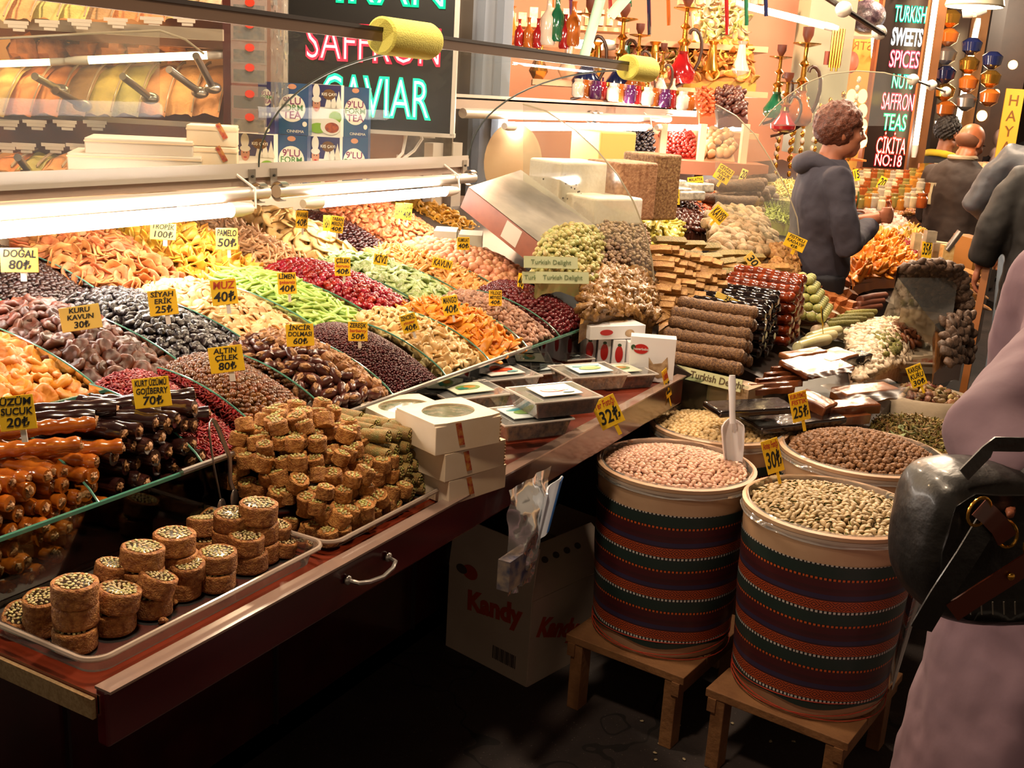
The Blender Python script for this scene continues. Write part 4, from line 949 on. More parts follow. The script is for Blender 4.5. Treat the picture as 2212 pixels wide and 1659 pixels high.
def stool(c, w_, d_, z, label, yaw=0):
    t = thing('wooden_stand', label, 'stand', frame4((c[0], c[1], 0), yaw), 'rough wooden stands under the tubs')
    for k in range(3):
        o = Geo().box(((k - 1) * w_ / 3, 0, z - .012), (w_ / 3 - .006, d_, .022)).obj('top_board', M_WOOD, t, smooth=False); bevel(o)
    for sy in (-1, 1): o = Geo().box((0, sy * (d_ / 2 - .02), z - .04), (w_, .022, .036)).obj('cross_rail', M_WOOD, t, smooth=False)
    for sx in (-1, 1):
        for sy in (-1, 1):
            o = Geo().box((sx * (w_ / 2 - .03), sy * (d_ / 2 - .035), (z - .024) / 2), (.05, .035, z - .024)).obj('leg', M_WOOD, t, smooth=False); bevel(o)
ZT = .69; Z0 = .215
cLB = at(1461, 1000, z=ZT); cRB = at(1797, 1090, z=ZT); cBB = at(1552, 915, z=ZT); cBR = at(1862, 972, z=ZT)
tub(cLB, .205, ZT, Z0, 'cloth-wrapped tub full of pink peanuts, with the white scoop')
tub(cRB, .208, ZT, Z0, 'cloth-wrapped tub full of pistachios beside the black handbag')
tub(cBB, .203, ZT, Z0, 'tub of round pale chickpeas behind the peanuts')
tub(cBR, .225, ZT, Z0, 'tub of brown caramel-coated peanuts behind the pistachios')
stool((cLB.x, cLB.y + .0), .42, .35, Z0, 'low wooden stand under the tub of peanuts', -.1)
stool((cRB.x, cRB.y - .0), .42, .36, Z0, 'low wooden stand under the tub of pistachios', -.12)
stool((cBB.x + .02, cBB.y), .38, .34, Z0, 'low wooden stand under the chickpea tub in the second line', -.1)
stool((cBR.x + .02, cBR.y), .38, .34, Z0, 'low wooden stand under the caramel peanut tub in the second line', -.1)
def nutbin(c, r, off=.0, dome=.03): return Disc((c.x, c.y, ZT - .018 + off), r, dome)
heap('pink_peanut', 'shelled peanut in its pink skin, in the tub with the white scoop', 'peanut', nutbin(cLB, .188, 0, .035), [B((.0095, .0062, .006), 9, 6, .12, 2, s) for s in range(4)], mat('pink_peanut_skin', '#c4947a', .5, var=.14, hue=.008, nscale=60, col2='#d4aa90'), .0135, .004, .5, beddepth=.012, layers=1, seed=41)
heap('chickpea', 'round pale yellow roasted chickpea in the tub behind the peanuts', 'chickpea', nutbin(cBB, .186, 0, .02), [B((.0082, .0078, .0078), 9, 7, .12, 2, s) for s in range(3)], mat('pale_chickpea', '#d1ac72', .5, var=.12, nscale=80, col2='#dcc08e'), .0155, .004, .6, beddepth=.012, seed=42)
heap('caramel_peanut', 'bumpy brown caramel-coated peanut behind the pistachios', 'peanut', nutbin(cBR, .205, 0, .055), [B((.0088, .0082, .008), 12, 9, .45, 5, s) for s in range(4)], mat('caramel_crust', '#6b4322', .6, var=.25, nscale=160, col2='#8a5f36', bump=.8, bscale=260), .0150, .004, .6, beddepth=.012, seed=43)
def pistachio(seed):
    g = Geo(); rg = random.Random(seed)
    for sgn in (1, -1):
        T = Matrix.Rotation(sgn * .16, 4, 'Y') @ Matrix.Translation((0, 0, sgn * .0012))
        def fn(u, v): a = math.pi * u; p = math.pi * v; return Vector((-.0105 * math.cos(p), .0062 * math.sin(p) * math.cos(a), sgn * .0056 * math.sin(p) * math.sin(a)))
        g.sheet(fn, 6, 8, .0006 * sgn, 0, T)
    g.blob((.0085, .0045, .0036), 8, 5, .1, 2, seed, 1)
    return g
heap('pistachio', 'half-open beige pistachio in the tub beside the handbag', 'pistachio', nutbin(cRB, .192, 0, .03), [pistachio(s) for s in range(4)], [mat('pistachio_shell', '#b39a74', .5, var=.16, nscale=50, col2='#a08556'), mat('pistachio_green_kernel', '#6f7434', .5)], .0150, .004, .8, beddepth=.011, seed=44)

# white scoop stuck in the peanuts
sc_ = thing('white_scoop', 'white plastic scoop standing in the pink peanuts', 'scoop', at(1583, 990, z=ZT + .012))
top = at(1578, 822, x=sc_.location.x + .02) - sc_.location; ax = top.normalized(); side = Vector((.49, -.87, 0)); side = (side - side.dot(ax) * ax).normalized(); fr_ = side.cross(ax)
Mx = Matrix((side, fr_, ax)).transposed().to_4x4()
def bowl(u, v):
    a = -1.9 + 3.8 * u; r_ = .030 * (1 - .25 * (1 - v) ** 2 if v < .8 else (1 - ((v - .8) / .2) ** 2 * .75)); return Mx @ Vector((r_ * math.sin(a), .024 * (1 - math.cos(a)) * (r_ / .03) - .012, -.01 + .115 * v))
Geo().sheet(bowl, 16, 14, .0015).obj('blade', mat('white_scoop_plastic', '#dcd8dc', .3, sss=.1), sc_)
Geo().tube([Mx @ Vector((0, .012, .095)), Mx @ Vector((0, .010, .125)), Mx @ Vector((.002, .006, .165)), Mx @ Vector((.004, .0, .205)), Mx @ Vector((.005, 0, .222))], [.009, .0085, .0095, .011, .0085], 12, sq=.7).obj('handle', MATS['white_scoop_plastic'], sc_)

# ================================================================ CARDBOARD BOX UNDER THE COUNTER
M_CB = mat('printed_cardboard', '#b8a594', .7, nscale=4, col2='#ab9786'); M_CBI = mat('cardboard_inside', '#7d6248', .8)
M_OR = mat('orange_print', '#a83c1c', .6); M_BK = mat('faded_dark_print', '#4a3c34', .7)
bx = thing('cardboard_box', 'open printed cardboard box with orange lettering on the floor under the counter', 'box', frame4((2.42, 1.205, 0), -.22))
W_, D_, H2 = .40, .32, .262
for nm, c_, d_ in (('side_wall', (0, D_ / 2, H2 / 2), (.005, D_, H2)), ('side_wall', (W_, D_ / 2, H2 / 2), (.005, D_, H2)), ('side_wall', (W_ / 2, 0, H2 / 2), (W_, .005, H2)), ('side_wall', (W_ / 2, D_, H2 / 2), (W_, .005, H2)), ('bottom', (W_ / 2, D_ / 2, .004), (W_, D_, .005))):
    Geo().box(c_, d_).obj(nm, M_CB, bx, smooth=False)
def flap(P, nm='flap'): 
    g = Geo(); a, b_, c_, d_ = [Vector(p) for p in P]; g.sheet(lambda u, v: (a * (1 - u) + b_ * u) * (1 - v) + (d_ * (1 - u) + c_ * u) * v + Vector((0, 0, .006 * math.sin(v * 3))), 3, 4, .004); return g.obj(nm, M_CB, bx, smooth=False)
flap([(0, 0, H2), (0, D_, H2), (.02, D_ + .0, H2 + .15), (.02, 0.0, H2 + .15)])
flap([(0, 0, H2), (W_, 0, H2), (W_ - .02, .10, H2 + .10), (.03, .10, H2 + .10)])
flap([(W_, 0, H2), (W_, D_, H2), (W_ + .1, D_, H2 + .06), (W_ + .1, 0, H2 + .06)])
LM = Matrix.Rotation(-math.pi / 2, 4, 'Z') @ STAND
text('lettering', 'Kandy', .082, bx, Matrix.Translation((-.0035, D_ / 2 - .02, .19)) @ Matrix.Rotation(-.12, 4, 'X') @ LM, M_OR, off=.004, shear=.1)
text('lettering', 'Kandy', .075, bx, Matrix.Translation((.12, -.0035, .14)) @ Matrix.Rotation(.35, 4, 'Y') @ STAND, M_OR, off=.004, shear=.1)
for s_, (yy, zz) in enumerate([(.275, .31), (.255, .3)]):
    pass
Geo().lathe([(1, 0), (1, .001)], 20, sx=.030, sy=.022, T=Matrix.Translation((-.003, .235, .268)) @ LM).obj('printed_emblem', M_OR, bx, smooth=False)
Geo().lathe([(1, 0), (1, .001)], 20, sx=.022, sy=.014, T=Matrix.Translation((-.0035, .268, .268)) @ LM).obj('printed_emblem', M_BK, bx, smooth=False)
for k in range(14): Geo().box((-.0034, .045 + k * .0065, .058), (.001, .0025 + .0015 * (k % 3), .04)).obj('barcode_bar', M_BK, bx, smooth=False)
for k in range(4): Geo().lathe([(1, 0), (1, .001)], 16, sx=.013, sy=.010, T=Matrix.Translation((.12 + .05 * k, .062, H2 + .068)) @ Matrix.Rotation(.8, 4, 'X')).obj('printed_mark', M_BK, bx, smooth=False)

# clear bag hanging from the board edge with a blue and white pack
bg = thing('hanging_plastic_bag', 'clear plastic bag with a blue and white pack hanging below the counter edge', 'bag', Vector((2.02, 1.04, .80)))
def bagf(u, v):
    w_ = .20 * (1 - .45 * v); n_ = mnoise.noise(Vector((u * 5, v * 6, 2))); return Vector(((u - .5) * w_ - .06 * v, -.01 - .03 * math.sin(math.pi * u) * math.sin(math.pi * v) + .012 * n_ - .02 * v, -.02 - .24 * v))
Geo().grid(bagf, 16, 18).obj('bag_film', glass('bag_film', '#e4dcd4', gloss=3, haze=.12, rough=.12), bg)
def packf(u, v):
    return Vector((.05 + (u - .5) * .055 * (1 - .3 * v) + .05 * (1 - v) - .06, -.045 + .008 * math.sin(5 * u), -.055 - .12 * v + .03 * u))
Geo().sheet(packf, 6, 6, .004).obj('white_pack', mat('white_wrapper', '#cfd6e2', .3, coat=.4), bg)
Geo().sheet(lambda u, v: packf(.55 + .55 * u, v * .9 + .05) + Vector((.002, -.003, 0)), 6, 6, .002).obj('blue_stripe', mat('blue_wrapper', '#1d62a8', .3, coat=.4), bg)
Geo().box((-.09, -.03, -.20), (.10, .03, .07)).obj('beige_pack', mat('beige_wrapper', '#a08c78', .4, nscale=30, col2='#39405c'), bg, smooth=False)
b2 = thing('hanging_film_bag', 'clear crumpled bag hanging right of the pistachio tub under the handbag', 'bag', at(1962, 1270, x=2.62))
Geo().grid(lambda u, v: Vector((.02 * math.sin(6 * u), (.5 - u) * .07 * (1 - .85 * v), -.27 * v + .01 * mnoise.noise(Vector((u * 4, v * 5, 1))))), 8, 14).obj('bag_film', MATS['bag_film'], b2)
rg = random.Random(12)
for i in range(16):
    p = at(rg.uniform(1380, 1980), rg.uniform(1500, 1655), z=.002)
    o = B((.006, .004, .0015), 7, 4, .6, 3, i).obj('floor_crumb', mat('pale_crumb', '#a08f70', .8), M=Matrix.Translation(p + Vector((0, 0, .0015))) @ rotz(i)); tag(o, 'pale crumb or leaf bit on the dark floor by the wooden stands', 'crumb', 'crumbs on the floor')
# ================================================================ SECOND STALL (nougat, walnut sausages, baklava)
def slope_at(px, py, off=0.0, y0=1.0, z0=.82, k=.3):
    """point on a sloping display deck"""
    r = CM @ Vector((px - 1106.0, -(py - 829.5), -FPX)); zz = z0 + off
    t = (zz - k * y0 - CAM_H) / (r.z - k * r.y); return r * t + Vector((0, 0, CAM_H))
def S4(fl, fr, br, bl, dome=.02, bow=.0, **k):
    return Surf(*[slope_at(p[0], p[1], p[2] if len(p) > 2 else 0, **k) for p in (fl, fr, br, bl)], dome, bow)
st = thing('sweets_stall', 'second stall counter with sloping deck of sweets and walnut sausages', 'counter', Vector((0, 0, 0)))
def deckbox(x0, x1, y0, y1, parent, m, k=.3, yy=1.0, zz=.82, off=-.04, bot=.0, nm='deck'):
    z = lambda y: zz + k * (y - yy) + off
    V = [(x0, y0, bot), (x1, y0, bot), (x1, y1, bot), (x0, y1, bot), (x0, y0, z(y0)), (x1, y0, z(y0)), (x1, y1, z(y1)), (x0, y1, z(y1))]
    return Geo().add(V, [(0, 3, 2, 1), (4, 5, 6, 7), (0, 1, 5, 4), (1, 2, 6, 5), (2, 3, 7, 6), (3, 0, 4, 7)]).obj(nm, m, parent, smooth=False)
M_DK = mat('dark_stall_wood', '#2e211a', .5)
deckbox(3.12, 4.5, 1.0, 2.3, st, M_DK)
deckbox(3.4, 4.55, .56, 1.0, st, M_DK, nm='front_deck')
deckbox(3.3, 5.4, 2.3, 3.0, st, M_DK, nm='rear_deck', k=0, zz=1.12)
Geo().box((3.115, 1.02, .73), (.012, .3, .12)).obj('front_glass', M_GLASS, st, smooth=False)
# second sneeze guard: rails, tube holder, curved end panels
s2 = thing('sneeze_guard', 'second curved glass guard with rails above the white nougat', 'glass guard', Vector((0, 0, 0)))
Geo().box((5.0, 2.36, 1.585), (3.0, .05, .02)).obj('middle_shelf_edge', M_ALU, s2, smooth=False)
Geo().box((5.0, 2.34, 1.56), (3.0, .01, .045)).obj('middle_rail', M_ALUP, s2, smooth=False)
Geo().tube([(3.75, 2.32, 1.522), (6.0, 2.32, 1.522)], .02, 14).obj('support_tube', M_ALU, s2)
for x in (4.95, 5.02, 6.0): Geo().sheet(lambda u, v: Vector((x + (v - .5) * .03, 2.32 + .027 * math.cos(2.4 - 4.3 * u), 1.522 + .028 * math.sin(2.4 - 4.3 * u))), 14, 1, .003).obj('bracket', M_STEEL, s2)
def fan(name, a0, parent, pts3, label_m=M_GLASS, edge=True):
    """flat glass end panel bounded by a curved edge"""
    c = Vector(a0); n = len(pts3); Geo().add([c] + [Vector(p) for p in pts3], [(0, i, i + 1) for i in range(1, n)]).obj(name, label_m, parent, smooth=False)
    if edge: Geo().tube(pts3, .003, 6).obj('panel_edge', mat('bright_glass_edge', '#9a8f78', .2, coat=.5), parent)
arc = [at(px, py, x=3.42) for px, py in [(1130, 225), (1180, 240), (1240, 280), (1290, 325), (1335, 378), (1368, 435), (1392, 495), (1408, 560), (1418, 655)]]
M_HAZ = glass('scratched_plexiglass', '#e6e8dc', gloss=2.2, haze=.07, rough=.06)
fan('end_panel', at(1130, 655, x=3.42), s2, arc, M_HAZ)
arc2 = [at(px, py, x=4.75) for px, py in [(1545, 225), (1590, 250), (1630, 290), (1665, 345), (1700, 410), (1722, 470), (1730, 540)]]
fan('end_panel', at(1545, 540, x=4.75), s2, arc2, M_HAZ)
# long upper rail with balls of the next case
s3 = thing('sneeze_guard', 'third glass guard: rails with white ball ends and a big arched panel behind the clerk', 'glass guard', Vector((0, 0, 0)))
Geo().tube([at(1700, -60, d=4.6), at(1910, 75, d=5.4)], .012, 8).obj('top_rail', M_BRZD, s3)
for px, py, d_, r_ in ((1822, 20, 4.95, .035), (1899, 70, 5.4, .034), (1972, 172, 6.1, .030), (2012, 184, 6.5, .030), (2043, 198, 6.9, .030)):
    B((r_, r_, r_ * .95), 18, 12).obj('ball_end', mat('white_ball', '#d8cfc0', .35), s3, M=Matrix.Translation(at(px, py, d=d_)))
Geo().tube([at(1972, 172, d=6.1), at(2043, 198, d=6.9)], .007, 8).obj('end_rod', M_BRZD, s3)
arc3 = [at(px, py, x=5.55) for px, py in [(1640, 272), (1665, 240), (1700, 208), (1740, 180), (1790, 160), (1850, 153), (1910, 157), (1970, 172)]]
fan('arched_panel', at(1960, 272, x=5.55), s3, arc3, M_HAZ)

# ---- walnut sausages, three stacks stepping up
def bumpy(L_, r, seed, m, lump, nl, noise_=.0, m2=None):
    g = Geo(); n = 34; P = []; R = []; 
    for i in range(n + 1): t = i / n; P.append((0, L_ * (t - .5), .004 * math.sin(5 * t + seed))); R.append(r * (1 - lump * (.5 + .5 * math.cos(t * nl * 6.283 + seed))) * (1 + noise_ * mnoise.noise(Vector((t * 40, seed, 0)))) * (.6 if i in (0, n) else 1))
    g.tube(P, R, 12)
    if noise_:
        g.V = [tuple(Vector(v) * 1 + Vector((v[0], 0, v[2])) * noise_ * mnoise.noise(Vector(v) * 130 + Vector((seed, 0, 0)))) for v in g.V]
    return g.mesh('x', m)
m_ses = mat('sesame_coated', '#4a2c1c', .5, var=.15, nscale=170, col2='#8a643c', bump=1, bscale=300)
m_blk = mat('black_molasses', '#140a0c', .14, coat=.7, var=.2, bump=.4, bscale=60)
m_red = mat('red_amber_molasses', '#541a0a', .2, coat=.5, var=.2, nscale=40, col2='#8c3410', bump=.4, bscale=60)
def steps(name, meshes, label, group, pa, pb, nstep, r, yaw=.0):
    rg = random.Random(nstep + int(pa.x * 100))
    for k in range(nstep):
        p = pa.lerp(pb, k / (nstep - 1)); z = p.z
        while z > .80:
            o = bpy.data.objects.new(name, meshes[rg.randrange(len(meshes))]); COL.objects.link(o)
            o.matrix_world = frame4((p.x + rg.uniform(-.004, .004), p.y + rg.uniform(-.006, .006), z), yaw + rg.gauss(0, .02)) @ Matrix.Rotation(rg.uniform(0, 6), 4, 'Y')
            tag(o, label, 'sweet', group); z -= r * 1.85
ms = [bumpy(.27, .0215, s, m_ses, .08, 9, .16) for s in range(4)]; mb = [bumpy(.27, .0215, s, m_blk, .12, 6, .06) for s in range(4)]; mr = [bumpy(.27, .0215, s, m_red, .14, 8, .06) for s in range(4)]
steps('sesame_walnut_sausage', ms, 'thick brown sesame-coated walnut sausage stacked above the Turkish Delight strip', 'sesame-coated sausages', Vector((3.16, 1.05, .83)), Vector((3.34, 1.07, .975)), 6, .0215, .04)
steps('black_walnut_sausage', mb, 'shiny black molasses walnut sausage behind the sesame-coated ones', 'black shiny sausages', Vector((3.44, 1.07, .95)), Vector((3.66, 1.08, .985)), 5, .0215, .02)
steps('red_walnut_sausage', mr, 'shiny red-amber walnut sausage at the back of the sausage stacks', 'red amber shiny sausages', Vector((3.74, 1.05, .975)), Vector((3.90, 1.06, 1.02)), 4, .0215, -.02)
# label strip and carton before them
ls = thing('label_strip', 'cream strip reading Turkish Delight on the stall front', 'sign', at(1528, 815, z=.795)); va = at(1600, 838, z=.79) - at(1456, 797, z=.80); ya = math.atan2(va.y, va.x)
ls.matrix_world = frame4(at(1528, 817, z=.795), ya, -.25)
Geo().box((0, 0, 0), (va.length, .003, .038)).obj('card', mat('cream_card', '#cfd0a0', .5), ls, smooth=False)
text('lettering', 'Turkish Delight', .030, ls, Matrix.Translation((.035, -.003, 0)) @ STAND, mat('brown_ink', '#5c4a30', .6), off=.0004)
cb = thing('carton', 'brown carton with a small printed stamp under the label strip', 'box', frame4(at(1530, 845, z=.755), ya)); Geo().box((0, .06, 0), (.26, .10, .06)).obj('carton_body', mat('plain_carton', '#a58a6c', .7), cb, smooth=False)
Geo().box((-.06, .0095, .0), (.06, .001, .022)).obj('stamp', M_BK, cb, smooth=False)
for i, (px, py, w_, rz) in enumerate([(1190, 567, .16, -.55), (1175, 600, .13, -.5), (1215, 600, .16, -.5)]):
    o = thing('label_strip', ['upper green-white name strip beside the tilted box', 'strip half hidden under the upper one', 'lower green-white name strip before the nut clusters'][i], 'sign', frame4(at(px, py, d=3.12), rz - .3, -.3))
    Geo().box((0, 0, 0), (w_, .003, .034)).obj('card', mat('pale_green_card', '#b3b890', .5), o, smooth=False); text('lettering', 'Turkish Delight', .019, o, Matrix.Translation((0, -.003, 0)) @ STAND, mat('green_ink', '#5f7048', .6))

# ---- slabs, rolls and cubes of baked pastry
m_bak = mat('baked_wafer', '#94622e', .6, var=.22, nscale=50, col2='#bd8f52', bump=.8, bscale=200)
m_bak2 = mat('pistachio_coated', '#6f6a34', .6, var=.2, nscale=140, col2='#a5874a', bump=1, bscale=300)
def slab(L_, w_, h, seed, m, nm='x'):
    g = Geo(); g.tube([(-L_ / 2, 0, 0), (-L_ / 2 + .003, 0, 0), (0, .002, 0), (L_ / 2 - .003, 0, 0), (L_ / 2, 0, 0)], [w_ * .92, w_, w_ * 1.03, w_, w_ * .92], 4, sq=1); 
    g.V = [(v[0], (v[1] - v[2]) * .707, (v[1] + v[2]) * .707 * h / w_) for v in g.V]; return g.mesh(nm, m)
def layrow(name, ms_, label, group, A_, B_, n, rows, dz, back, yaw, rseed=1, jit=.09):
    rg = random.Random(rseed)
    for j in range(rows):
        for i in range(n):
            p = A_.lerp(B_, (i + .5 * (j % 2)) / n) + Vector((0, 0, j * dz)) + back * j
            o = bpy.data.objects.new(name, ms_[rg.randrange(len(ms_))]); COL.objects.link(o)
            o.matrix_world = frame4(p + Vector([rg.uniform(-.008, .008) for _ in range(3)]), yaw + rg.gauss(0, jit * 1.3), rg.gauss(0, jit), rg.gauss(0, jit * .7)) @ Matrix.Scale(rg.uniform(.88, 1.08), 4); tag(o, label, 'pastry', group)
wf = [slab(.075, .0165, .0155, s, m_bak) for s in range(2)]; wl = [slab(.15, .0165, .0155, s, m_bak) for s in range(2)]; wg = [slab(.16, .022, .016, s, m_bak2) for s in range(2)]
bk = Vector((.022, .012, 0))
layrow('wafer_roll', wf, 'short golden wafer roll end in the pastry wall left of the sausages', 'short wafer rolls', slope_at(1430, 665, .03), slope_at(1560, 700, .03), 9, 7, .03, bk, -1.3, 3)
layrow('wafer_roll', wf, 'loose broken wafer stick at the foot of the pastry wall', 'loose wafer sticks', slope_at(1428, 690, .0), slope_at(1520, 705, .0), 7, 2, .02, bk, -.6, 4, .5)
layrow('long_wafer_roll', wl, 'long golden wafer roll lying behind the short ones, pointing to the clerk', 'long wafer rolls', slope_at(1560, 640, .03), slope_at(1690, 640, .03), 7, 4, .032, bk, -.75, 5, .08)
layrow('pistachio_slab', wg, 'long slab with green pistachio edge lying on the pastry wall', 'pistachio edged slabs', slope_at(1480, 570, .13), slope_at(1690, 610, .10), 6, 3, .03, Vector((.045, .05, 0)), -.5, 6, .08)
layrow('wafer_roll', wl, 'wafer stick lying on top of the pastry wall at the glass panel', 'wafer sticks on top', slope_at(1425, 560, .12), slope_at(1500, 565, .12), 5, 2, .02, bk, .1, 7, .2)
Geo_ = None
bed('pastry_crumb_bed', S4((1425, 705), (1700, 700), (1700, 560, .06), (1425, 560, .06), .05), .012, m_bak, 'mass of broken wafer pastry under the rolls', 'pastry', .02)
heap('small_pastry_cube', 'small stack of orange-brown roll ends between slabs and green balls', 'pastry', S4((1665, 610, .05), (1715, 600, .05), (1720, 540, .12), (1660, 540, .12), .02), [Geo().lathe([(.019, 0), (.021, .004), (.021, .03), (.015, .031), (.008, .024)], 12)], m_bak, .042, .0, .3, seed=51, beddepth=.01)
# round cut pastries
m_tan = mat('dusty_tan_roll', '#a88660', .6, var=.2, nscale=50, col2='#7c6a48', bump=.8, bscale=200)
heap('tan_walnut_roll', 'chunky dusty tan roll piece in the pile left of the clerk', 'pastry', S4((1540, 560, .08), (1690, 580, .06), (1640, 470, .1), (1530, 470, .12), .05), [Geo().tube([(-.036, 0, 0), (-.033, 0, 0), (0, 0, .003), (.033, 0, 0), (.036, 0, 0)], [.017, .023, .0245, .023, .015], 14)], m_tan, .060, .012, .6, n_ind=110, seed=52, layers=2, beddepth=.02)
# dates, apricots, yellow pieces, dark rolls
heap('dried_date', 'glossy dark brown date heaped between yellow pieces and far orange apricots', 'dried fruit', S4((1390, 505, .03), (1530, 505, .03), (1530, 445, .06), (1385, 445, .06), .03), [date(s) for s in range(3)], m_dat, .046, .006, .5, n_ind=120, seed=53, layers=2, beddepth=.012)
heap('yellow_candied_piece', 'pale yellow green candied slice beside the arched glass', 'dried fruit', S4((1395, 535, .05), (1480, 550, .05), (1470, 485, .07), (1390, 480, .07), .03), [chip(.07, .032, .010, .4, s) for s in range(3)], mat('pale_yellow_candy', '#c3b44e', .4, var=.15), .045, .006, .5, seed=54, layers=2, beddepth=.012)
heap('far_orange_apricot', 'deep orange dried apricot in the heap under the yellow price cards', 'dried fruit', S4((1475, 490, .02), (1560, 490, .02), (1555, 425, .05), (1470, 425, .05), .04), [puck(.026, .009, s) for s in range(3)], mat('deep_orange_apricot', '#b4521a', .4, var=.2, hue=.015), .044, .004, .7, n_ind=110, seed=55, layers=2, beddepth=.012)
dr = [bumpy(.30, .026, s, mat('grey_brown_roll', '#4a352a', .6, var=.2, nscale=60, col2='#6a503c', bump=.8, bscale=160), .06, 5, .08) for s in range(3)]
A_, B_ = slope_at(1560, 445, .06), slope_at(1640, 470, .06)
layrow('thick_fruit_roll', dr, 'thick grey-brown fruit roll in the stack left of the green box', 'thick fruit rolls', slope_at(1570, 470, .06), slope_at(1625, 440, .06), 4, 4, .045, Vector((.03, .01, 0)), .75, 8, .05)
o = B((.05, .035, .03), 14, 10, .5, 4, 2).obj('foil_bag', mat('silver_foil', '#b8c4c8', .2, metal=.8, bump=1, bscale=60), M=Matrix.Translation(slope_at(1622, 598, .06))); tag(o, 'crumpled silver foil bag between the pastry wall and the green balls', 'bag')
# green strips in a clear box
gb = thing('clear_sweet_box', 'clear box of green candied strips left of the clerk', 'box', frame4(slope_at(1690, 500, -.03), -.2))
Geo().box((0, 0, .09), (.30, .26, .18)).obj('box_shell', M_HAZ, gb, smooth=False)
heap('green_strip', 'light green candied strip in the clear box beside the clerk', 'dried fruit', S4((1645, 480, .05), (1728, 495, .05), (1728, 430, .09), (1640, 425, .09), .04), [chip(.06, .014, .004, .5, s) for s in range(3)], mat('light_green_strip', '#8f9a3e', .45, var=.2), .036, .004, .7, n_ind=110, seed=56, layers=2, beddepth=.012)
heap('yellow_noodle_strip', 'pale yellow strip in the heap behind the green box', 'dried fruit', S4((1620, 430, .12), (1728, 430, .12), (1725, 395, .14), (1625, 395, .14), .03), [chip(.05, .014, .004, .5, s) for s in range(3)], mat('cream_yellow_strip', '#cdbb6e', .45, var=.2), .040, .004, .7, n_ind=90, seed=57, beddepth=.012)
# green pistachio balls on a white tray
pt = tray('white_tray', 0, .24, 0, .26, 0, .02, 'white tray under the pyramid of green pistachio balls', mat('white_tray_plastic', '#cfc6b2', .4), frame4(slope_at(1720, 665, -.005), -.25, .28, 0) @ Matrix.Translation((-.0, -.0, 0)))
m_gpb = mat('pistachio_ball', '#a89e62', .6, var=.12, nscale=90, col2='#7c8a3c', bump=.6, bscale=260)
gpb = [B((.021, .021, .018), 12, 9, .06, 2, s).mesh('x', m_gpb) for s in range(3)]; rg = random.Random(4)
O_ = slope_at(1725, 680, .015)
ux = (slope_at(1790, 655, .015) - slope_at(1665, 690, .015)).normalized(); uy = Vector((.93, .30, .10)).normalized()
for L_ in range(5):
    for i in range(6 - L_):
        for j in range(7 - L_):
            if L_ < 4 and 0 < i < 5 - L_ and 0 < j < 6 - L_: continue
            p = slope_at(1672, 672, .018) + Vector((0, -1, 0)) * ((i + L_ / 2) * .036) + Vector((1, .12, .03)) * ((j + L_ / 2) * .036) + Vector((0, 0, .030 * L_))
            o = bpy.data.objects.new('pistachio_ball', gpb[rg.randrange(3)]); COL.objects.link(o); o.location = p; tag(o, 'pale green pistachio-dusted ball in the pyramid on the white tray', 'sweet', 'pistachio balls in a pyramid')
# arc of brown cubes
m_cub = mat('caramel_cube', '#9a5526', .5, var=.2, nscale=60, col2='#b97440', bump=.6, bscale=160)
cub = []
for s in range(3):
    g = Geo().box((0, 0, 0), (.052, .034, .030)); cub.append(g.mesh('x', m_cub, smooth=False))
rg = random.Random(8)
for k, (px, py) in enumerate([(1700, 556), (1722, 548), (1748, 546), (1770, 552), (1790, 560), (1690, 578), (1712, 572), (1738, 568), (1764, 574), (1788, 582), (1808, 590), (1700, 596), (1760, 592), (1785, 603), (1805, 608), (1825, 612), (1775, 620), (1798, 625), (1818, 630), (1838, 636), (1770, 640), (1792, 645), (1815, 652), (1838, 658), (1785, 662), (1810, 668), (1834, 674), (1800, 684), (1822, 690)]):
    p = slope_at(px, py, .05 - (py - 550) * .0002); o = bpy.data.objects.new('caramel_cube', cub[k % 3]); COL.objects.link(o)
    o.matrix_world = frame4(p, -1.0 + (py - 550) * .006 + rg.gauss(0, .15), rg.gauss(0, .25), rg.gauss(.1, .2)); tag(o, 'caramel brown roll slice in the curved stack in front of the clerk', 'sweet', 'caramel slices in a curved stack')
bed('caramel_cube_bed', S4((1690, 610, .0), (1840, 700, .0), (1835, 600, .03), (1700, 550, .03), .03), .0, m_cub, 'inner mass of the caramel slice stack', 'sweet', .01, .02)
# packed fruit slabs near the tubs
m_lea = mat('brown_fruit_leather', '#5a2c16', .25, coat=.35, var=.2, nscale=14, col2='#7a4424', bump=.3, bscale=50)
m_lea2 = mat('tan_wrapped_roll', '#9a6238', .3, coat=.25, nscale=10, col2='#7c4826', bump=.3, bscale=50); m_lea3 = mat('dark_wrapped_pack', '#1a1210', .12, coat=.9, bump=.5, bscale=40)
def wrap(px, py, off, L_, w_, h, yaw, pitch, m, label, roll=0):
    g = Geo(); g.sheet(lambda u, v: Vector(((u - .5) * L_, (v - .5) * w_, h / 2 + .004 * mnoise.noise(Vector((u * 4, v * 4, px))))), 8, 5, h)
    t = thing('wrapped_sweet_pack', label, 'pack', frame4(slope_at(px, py, off), yaw, pitch, roll), 'wrapped packs beside the nut tubs'); b_ = g.obj('wrapped_slab', m, t); bv = bevel(b_, min(h * .3, .006), 3)
    return t
